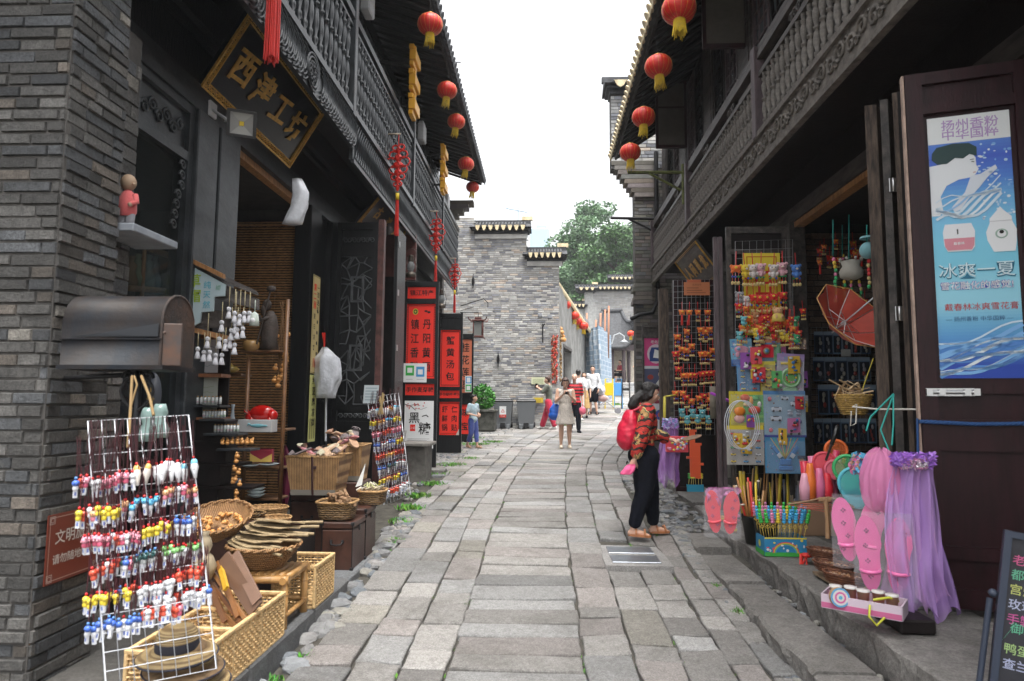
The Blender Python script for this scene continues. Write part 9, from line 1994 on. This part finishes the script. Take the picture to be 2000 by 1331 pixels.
# middle distance: bins, planter, signs, tarp, stroller
def bin_(px,label,sticker):
 a=ground_at(px,838,20.55);a.z=g(20.55)+.01;t=thing('wheelie_bin',a,label,'bin','grey wheeled bins against the brick gable');mb=MB();h=.80
 lo=[a+V((x*.225,y*.25,.06))for x,y in((-1,-1),(1,-1),(1,1),(-1,1))];hi=[a+V((x*.285,y*.32,h))for x,y in((-1,-1),(1,-1),(1,1),(-1,1))];mb.add(lo+hi,[(i,(i+1)%4,4+(i+1)%4,4+i)for i in range(4)]+[(3,2,1,0),(4,5,6,7)])
 mb.bbox(a+V((-.16,-.25,.06)),(.12,.08,.14),.01);mb.bbox(a+V((.16,-.25,.06)),(.12,.08,.14),.01);mb.build('body',mat('bin_grey',(.13,.14,.15),.5),t)
 mb=MB();mb.bbox(a+V((0,.0,h+.03)),(.60,.66,.06),.02);mb.bbox(a+V((0,.02,h+.08)),(.54,.58,.06),.03);mb.build('lid',mat('bin_lid',(.03,.03,.032),.4),t)
 mb=MB();mb.bbox(a+V((0,-.29,.1)),(.15,.04,.16),.01);mb.build('foot_pedal',IRON,t)
 for s in(-1,1):mb=MB();mb.cyl(a+V((s*.24-.03,.28,.09)),a+V((s*.24+.03,.28,.09)),.09,n=14);mb.build('wheel',IRON,t)
 if sticker:
  f=Face(a+V((-.10,-.312,.33)),(1,0,0),V((0,-.08,1)),.20,.34);mb=MB();f.sheet(mb,WHITE,.002);f.rect(mb,0,0,f.W,.09,(.6,.05,.04),1);f.line(mb,[(.05,.16),(.15,.16),(.10,.25),(.05,.16)],.014,(.6,.05,.04));f.text(mb,'其他垃圾',f.W/2,.045,.035,WHITE,2);mb.build('sticker',PAPER,t)
bin_(983,'grey wheeled bin with a red and white sticker beside the planter',True);bin_(1028,'plain grey wheeled bin nearer the woman in red trousers',False)
f=Face(W(1038,751,20.9),(1,0,0),UP,.42,.22);f.o.y=20.93;poster('pale_notice',f,'pale yellow notice plate on the brick gable above the other plate','notice',lambda mb,f:[f.rect(mb,.04,.03+.03*k,f.W-.05,.042+.03*k,(.3,.35,.2))for k in range(5)],c=(.6,.62,.42))
f=Face(W(1041,787,20.9),(1,0,0),UP,.32,.16);f.o.y=20.93;poster('yellow_notice',f,'small yellow warning plate on the brick gable near the raised phone','notice',lambda mb,f:[f.frame(mb,.01,.01,f.W-.01,f.H-.01,(.4,.25,.02),1,.01)]+[f.rect(mb,.06,.04+.04*k,f.W-.06,.06+.04*k,(.35,.22,.02))for k in range(2)],c=(.62,.48,.05))
pl_=ground_at(925,840,19.6);t=thing('stone_planter',pl_,'dark stone planter with a bright green shrub behind the boy','planter');mb=MB();mb.bbox(pl_+V((0,0,.28)),(1.3,.8,.56),.03);mb.bbox(pl_+V((0,0,.58)),(1.4,.9,.08),.02);mb.build('stone_trough',mat('dark_stone',(.07,.07,.06),.9,var=.5,bump=1),t)
def leaf_cloud(mb,c,R_,n,s,cols,sq=1):
 for i in range(n):
  d=V((random.gauss(0,1),random.gauss(0,1),random.gauss(0,1))).normalized();r=rnd(.45,1)**.5;p=V(c)+V((d.x*R_[0],d.y*R_[1],d.z*R_[2]))*r;a=V((rnd(-1,1),rnd(-1,1),rnd(-.6,.6))).normalized();b=a.cross(V((rnd(-1,1),rnd(-1,1),rnd(-1,1)))).normalized();k=s*rnd(.6,1.3)
  mb.c=random.choice(cols);mb.add([p-a*k,p+b*k*.5+UP*k*.1,p+a*k,p-b*k*.5],[(0,1,2,3)])
mb=MB();mb.any=True;q=pl_+V((.25,0,.95));leaf_cloud(mb,q,(.38,.36,.42),1500,.05,((.06,.25,.03),(.1,.34,.05),(.03,.15,.02)));mb.build('foliage',LEAFM,t)
mb=MB();[mb.tube([q-UP*.4,q+V((rnd(-.2,.2),rnd(-.2,.2),.15))],.012,5)for _ in range(6)];mb.build('stem',BARK,t)
p=W(934,640,19.5);t=thing('wooden_lantern',p,'small red-brown wooden box lantern with upturned corners beside the gable','lantern');mb=MB()
for s in(-1,1):
 for q in(-1,1):mb.cyl(p+V((s*.13,q*.13,-.3)),p+V((s*.13,q*.13,.22)),.02,n=6);mb.tube([p+V((s*.13,q*.13,.2)),p+V((s*.24,q*.24,.2)),p+V((s*.27,q*.27,.28))],.018,5);mb.tube([p+V((s*.13,q*.13,-.28)),p+V((s*.19,q*.19,-.33))],.016,5)
for z in(.2,-.28):mb.bbox(p+V((0,0,z)),(.34,.34,.05),.01)
mb.bbox(p+V((0,0,.27)),(.2,.2,.06),.01);mb.build('frame',mat('red_brown_lacquer',(.10,.022,.016),.5),t);mb=MB();mb.bbox(p+V((0,0,-.04)),(.24,.24,.42),.004);mb.build('pane',mat('milky_glass',(.2,.21,.2),.3),t)
mb=MB();mb.tube([p+UP*.3,p+UP*.45,p+V((-.55,0,.45))],.014,5);mb.build('arm',IRON,t)
mb=MB();mb.tube([W(900,598,20.9),W(925,590,20.4),W(945,584,20.3),W(953,592,20.3),W(953,600,20.3)],.014,5);mb.tube([W(900,607,20.9),W(925,600,20.6)],.01,5);tag(mb.build('lamp_arm',IRON,base=W(900,598,20.9)),'thin curved black lamp arm on the gable left of the wooden lantern','bracket')
for k,(px,py)in enumerate(((924,550),(973,702))):mb=MB();c=W(px,py,20.93);mb.ball(c,(.05,.03,.16),6,5);mb.ball(c,(.02,.03,.26),6,5);tag(mb.build('wall_anchor',IRON,base=c),('upper' if k==0 else 'lower')+' rusty iron wall anchor on the brick gable','wall anchor')
for k,(px,py)in enumerate(((1055,617),(1074,620))):mb=MB();c=W(px,py,20.5);mb.bbox(c,(.14,.3,.12),.02);mb.tube([c+V((0,.1,0)),c+V((.1,.45,.02))],.02,5);mb.cyl(c-V((0,.2,0)),c-V((0,.15,0)),.05,n=10);tag(mb.build('security_camera',mat('camera_grey',(.25,.26,.28),.5),base=c),('left' if k==0 else 'right')+' grey security camera by the eave of the brick house','camera')
mb=MB();c=W(1060,648,20.9);mb.tube([c+UP*.25,c-UP*.35],.02,5);mb.tube([c,c+V((.0,-.25,.12)),c+V((.06,-.35,.2))],.014,5);tag(mb.build('iron_hook',IRON,base=c),'black iron hook bracket under the security cameras','bracket')
for k,(px,cs,l)in enumerate(((1083,((.42,.03,.02),(.5,.06,.03),(.3,.12,.06)),'dense string of dried red chillies at the shop corner'),(1091,((.25,.16,.07),(.35,.22,.1),(.2,.12,.05)),'string of dried brown maize behind the chillies'))):
 a,b=W(px,655,21.0+k*.4),W(px,748,21.0+k*.4);mb=MB();mb.any=True
 for i in range(170):q=a.lerp(b,rnd(0,1))+V((rnd(-.09,.09),rnd(-.1,.04),0));mb.c=random.choice(cs);mb.ball(q,(.03,.02,.05),5,4)
 tag(mb.build('chilli_string' if k==0 else 'maize_string',PLASTIC,base=b),l,'dried food')
for k,(px,py)in enumerate(((1086,632),(1096,648),(1100,662),(1088,668))):gourd(W(px,py,21.6),.22,'large brown gourd hanging in the brick house doorway','gourds at the brick house door',name='large_gourd')
TA=mat('blue_brick_tarp',(.25,.40,.58),.6);n_=TA.node_tree.nodes;l_=TA.node_tree.links;bt=n_.new('ShaderNodeTexBrick');tc=n_.new('ShaderNodeTexCoord');sp=n_.new('ShaderNodeSeparateXYZ');cb=n_.new('ShaderNodeCombineXYZ');ad=n_.new('ShaderNodeMath')
l_.new(tc.outputs['Object'],sp.inputs[0]);l_.new(sp.outputs[0],ad.inputs[0]);l_.new(sp.outputs[1],ad.inputs[1]);l_.new(ad.outputs[0],cb.inputs[0]);l_.new(sp.outputs[2],cb.inputs[1]);l_.new(cb.outputs[0],bt.inputs['Vector'])
bt.inputs['Color1'].default_value=(.24,.33,.44,1);bt.inputs['Color2'].default_value=(.32,.41,.50,1);bt.inputs['Mortar'].default_value=(.50,.55,.60,1);bt.inputs['Scale'].default_value=1.0;bt.inputs['Brick Width'].default_value=.5;bt.inputs['Row Height'].default_value=.21;bt.inputs['Mortar Size'].default_value=.018;l_.new(bt.outputs[0],n_['Principled BSDF'].inputs['Base Color'])
a0,a1,a2=W(1141,770,29.5),W(1172,770,28.0),W(1196,770,31.0);z0=1.5;z1,z2,z3=W(1141,648,29.5).z,W(1172,636,28.0).z,W(1194,660,31.0).z
t=thing('tarp_enclosure',(a1.x,28,1.6),'tall enclosure wrapped in tarpaulin printed with pale blue bricks','enclosure');mb=MB();cols_=[(a0,z1),(a1,z2),(a2,z3)];vs=[];NN=24
for(p,zz1),(q,zz2)in zip(cols_,cols_[1:]):
 for i in range(NN):s=i/NN;c=p.lerp(q,s);zt_=lerp(zz1,zz2,s);[vs.append(V((c.x+.05*sin(i*.9+j*.4),c.y+.05*sin(i*1.1+j),lerp(z0,zt_,j/8))))for j in range(9)]
N2=len(vs)//9;mb.add(vs,[(i*9+j,(i+1)*9+j,(i+1)*9+j+1,i*9+j+1)for i in range(N2-1)for j in range(8)],True);vb=[V((v.x+.4,v.y+.8,v.z))for v in(vs[8],vs[NN*9+8],vs[-1])];mb.add([vs[8],vs[NN*9+8],vs[-1],vb[2],vb[0]],[(0,1,2,3,4)]);mb.build('printed_sheet',TA,t)
for k,(px,y0_,y1_)in enumerate(((1145,612,660),(1163,625,655),(1172,612,650),(1181,605,655),(1188,598,660))):mb=MB();mb.cyl(W(px,y1_+40,30),W(px+1,y0_,30),.045,n=6);mb.build('scaffold_pole',mat('orange_pole',(.36,.17,.10),.7),t)
p=ground_at(1207,790,26.2);t=thing('metal_barrier',p,'blue, yellow and black metal barrier beside the stroller','barrier')
for i,(dx,c)in enumerate(((-.9,(.02,.02,.02)),(-.35,(.7,.5,.03)),(.0,(.10,.3,.6)),(.3,(.02,.02,.02)))):mb=MB();mb.any=True;mb.c=c;mb.tube([p+V((dx-.15,0,0)),p+V((dx-.13,0,1.15)),p+V((dx+.15,0,1.15)),p+V((dx+.17,0,0))],.03,5);mb.bbox(p+V((dx,0,.75)),(.26,.03,.5 if i in(1,2)else .1),.01);mb.build('panel_frame',PLASTIC,t)
p=ground_at(1184,802,24.6);t=thing('stroller',p,'folded-canopy grey and pink stroller next to the young man in black shorts','stroller');p=p+UP*.0
mb=MB()
for s in(-.2,.2):mb.tube([p+V((-.45,s,.12)),p+V((.05,s,.5)),p+V((-.25,s,.95)),p+V((-.38,s,1.0))],.018,5);mb.tube([p+V((.42,s,.12)),p+V((.0,s,.45)),p+V((-.05,s,.3))],.018,5)
mb.tube([p+V((-.38,-.2,1.0)),p+V((-.38,.2,1.0))],.02,5);mb.build('frame',mat('stroller_grey',(.4,.4,.42),.4),t)
mb=MB();mb.any=True;mb.c=(.5,.32,.3);mb.ball(p+V((-.12,0,.55)),(.22,.19,.13),10,7);mb.c=(.5,.5,.55);mb.ball(p+V((-.22,0,.85)),(.2,.2,.2),10,7);mb.build('seat',CLOTH,t)
for dx in(-.45,.42):
 for s in(-.2,.2):mb=MB();mb.cyl(p+V((dx,s-.02,.1)),p+V((dx,s+.02,.1)),.10,n=14);mb.build('wheel',mat('wheel_grey',(.2,.2,.22),.5),t)
p=W(1215,640,33);mb=MB();mb.tube([W(1195,672,33),W(1200,655,33),W(1210,651,33),W(1219,657,33),W(1219,664,33)],.03,6);mb.lathe([(.05,0),(.28,-.16),(.0,-.12)],W(1219,664,33),12);tag(mb.build('goose_lamp',mat('pale_lamp_metal',(.4,.42,.44),.4),base=W(1195,672,33)),'pale goose-neck lamp with a shade in front of the pavilion','lamp')
# trees beyond, crane, distant tower
def tree(c,H,R_,n,label,cols,ls=.28,kind='broadleaf_tree'):
 t=thing(kind,c,label,'tree','trees behind the far roofs');c=V(c);mb=MB();tips=[]
 mb.tube([c,c+V((.1,0,H*.35)),c+V((-.1,.1,H*.6)),c+V((.05,0,H*.8))],[.35,.27,.18,.08],8)
 for i in range(16):
  a=i*2.4;z=H*(.32+.5*i/16);L=R_*rnd(.6,.95)*(1-.35*i/16);b=c+V((0,0,z));e_=b+V((cos(a)*L,sin(a)*L,L*rnd(.25,.7)));mb.tube([b,b.lerp(e_,.5)+UP*L*.08,e_],[.12,.08,.03],5);tips+=[e_,b.lerp(e_,.6)+V((rnd(-.6,.6),rnd(-.6,.6),.3))]
 mb.build('trunk',BARK,t);mb=MB();mb.any=True;tips+=[c+V((rnd(-.3,.3)*R_,rnd(-.3,.3)*R_,H*rnd(.7,1.0)))for _ in range(9)]
 for tp in tips:
  for _ in range(3):
   q=tp+V((rnd(-1,1),rnd(-1,1),rnd(-.6,.6)))*R_*.22;s=rnd(.13,.24)*R_;leaf_cloud(mb,q,(s*1.3,s*1.3,s*.75),int(n/len(tips)/3),ls*.62,cols)
 mb.build('crown',LEAFM,t)
GC=[(.10,.19,.09),(.13,.24,.11),(.08,.15,.075),(.17,.28,.14),(.12,.22,.12)]
q=W(1150,600,62);tree((q.x,62,2.2),W(1140,402,62).z-2.4,4.8,26000,'large pale green tree whose crown fills the gap between the houses',GC)
q=W(1205,600,58);tree((q.x,58,2.2),W(1205,420,58).z-2.4,4.2,18000,'denser tree to the right of the large pale one',[(.09,.17,.07),(.11,.24,.07),(.07,.13,.06)])
q=W(1125,600,70);tree((q.x,70,2.2),W(1110,470,70).z-2.4,4.5,9000,'lower tree at the left foot of the large tree',[(.07,.14,.06),(.09,.17,.08)])
q=W(1262,600,66);tree((q.x,66,2.2),W(1250,440,66).z-2.4,5,9000,'dark tree partly hidden by the right house end',[(.06,.12,.055),(.09,.16,.07)])
mb=MB();a,b=W(1036,482,320),W(1072,456,320);mb.bbox(((a.x+b.x)/2,320,b.z/2),(b.x-a.x,20,b.z),.5);mb.bbox(((a.x+b.x)/2+1,320,b.z+1),(b.x-a.x-4,16,2.4),.3)
TW=mat('tower_glass',(.32,.47,.55),.3);tag(mb.build('distant_tower',TW,base=(a.x,320,0)),'distant pale blue glass tower above the lower gable step','tower')
mb=MB();c0=W(1012,480,420);c1=W(1012,405,420);j0,j1=W(988,407,420),W(1030,415,420);mb.tube([c0,c1],.5,4);mb.tube([j0,j1],.5,4);mb.tube([c1,W(1012,398,420),j0.lerp(c1,.3)],.3,3);tag(mb.build('tower_crane',mat('crane_blue',(.35,.48,.6),.6),base=c0),'faint blue tower crane above the stepped gable','crane')
mb=MB();mb.bb(-420,420,-320,900,-4,75)
hz=bpy.data.materials.new('haze');hz.use_nodes=True;n_=hz.node_tree.nodes;n_.clear();pv=n_.new('ShaderNodeVolumePrincipled');oo=n_.new('ShaderNodeOutputMaterial');hz.node_tree.links.new(pv.outputs[0],oo.inputs['Volume'])
pv.inputs['Color'].default_value=(.9,.93,.96,1);pv.inputs['Density'].default_value=.0009;pv.inputs['Anisotropy'].default_value=.1
HAZE=True
if HAZE:tag(mb.build('haze',hz),kind='stuff')
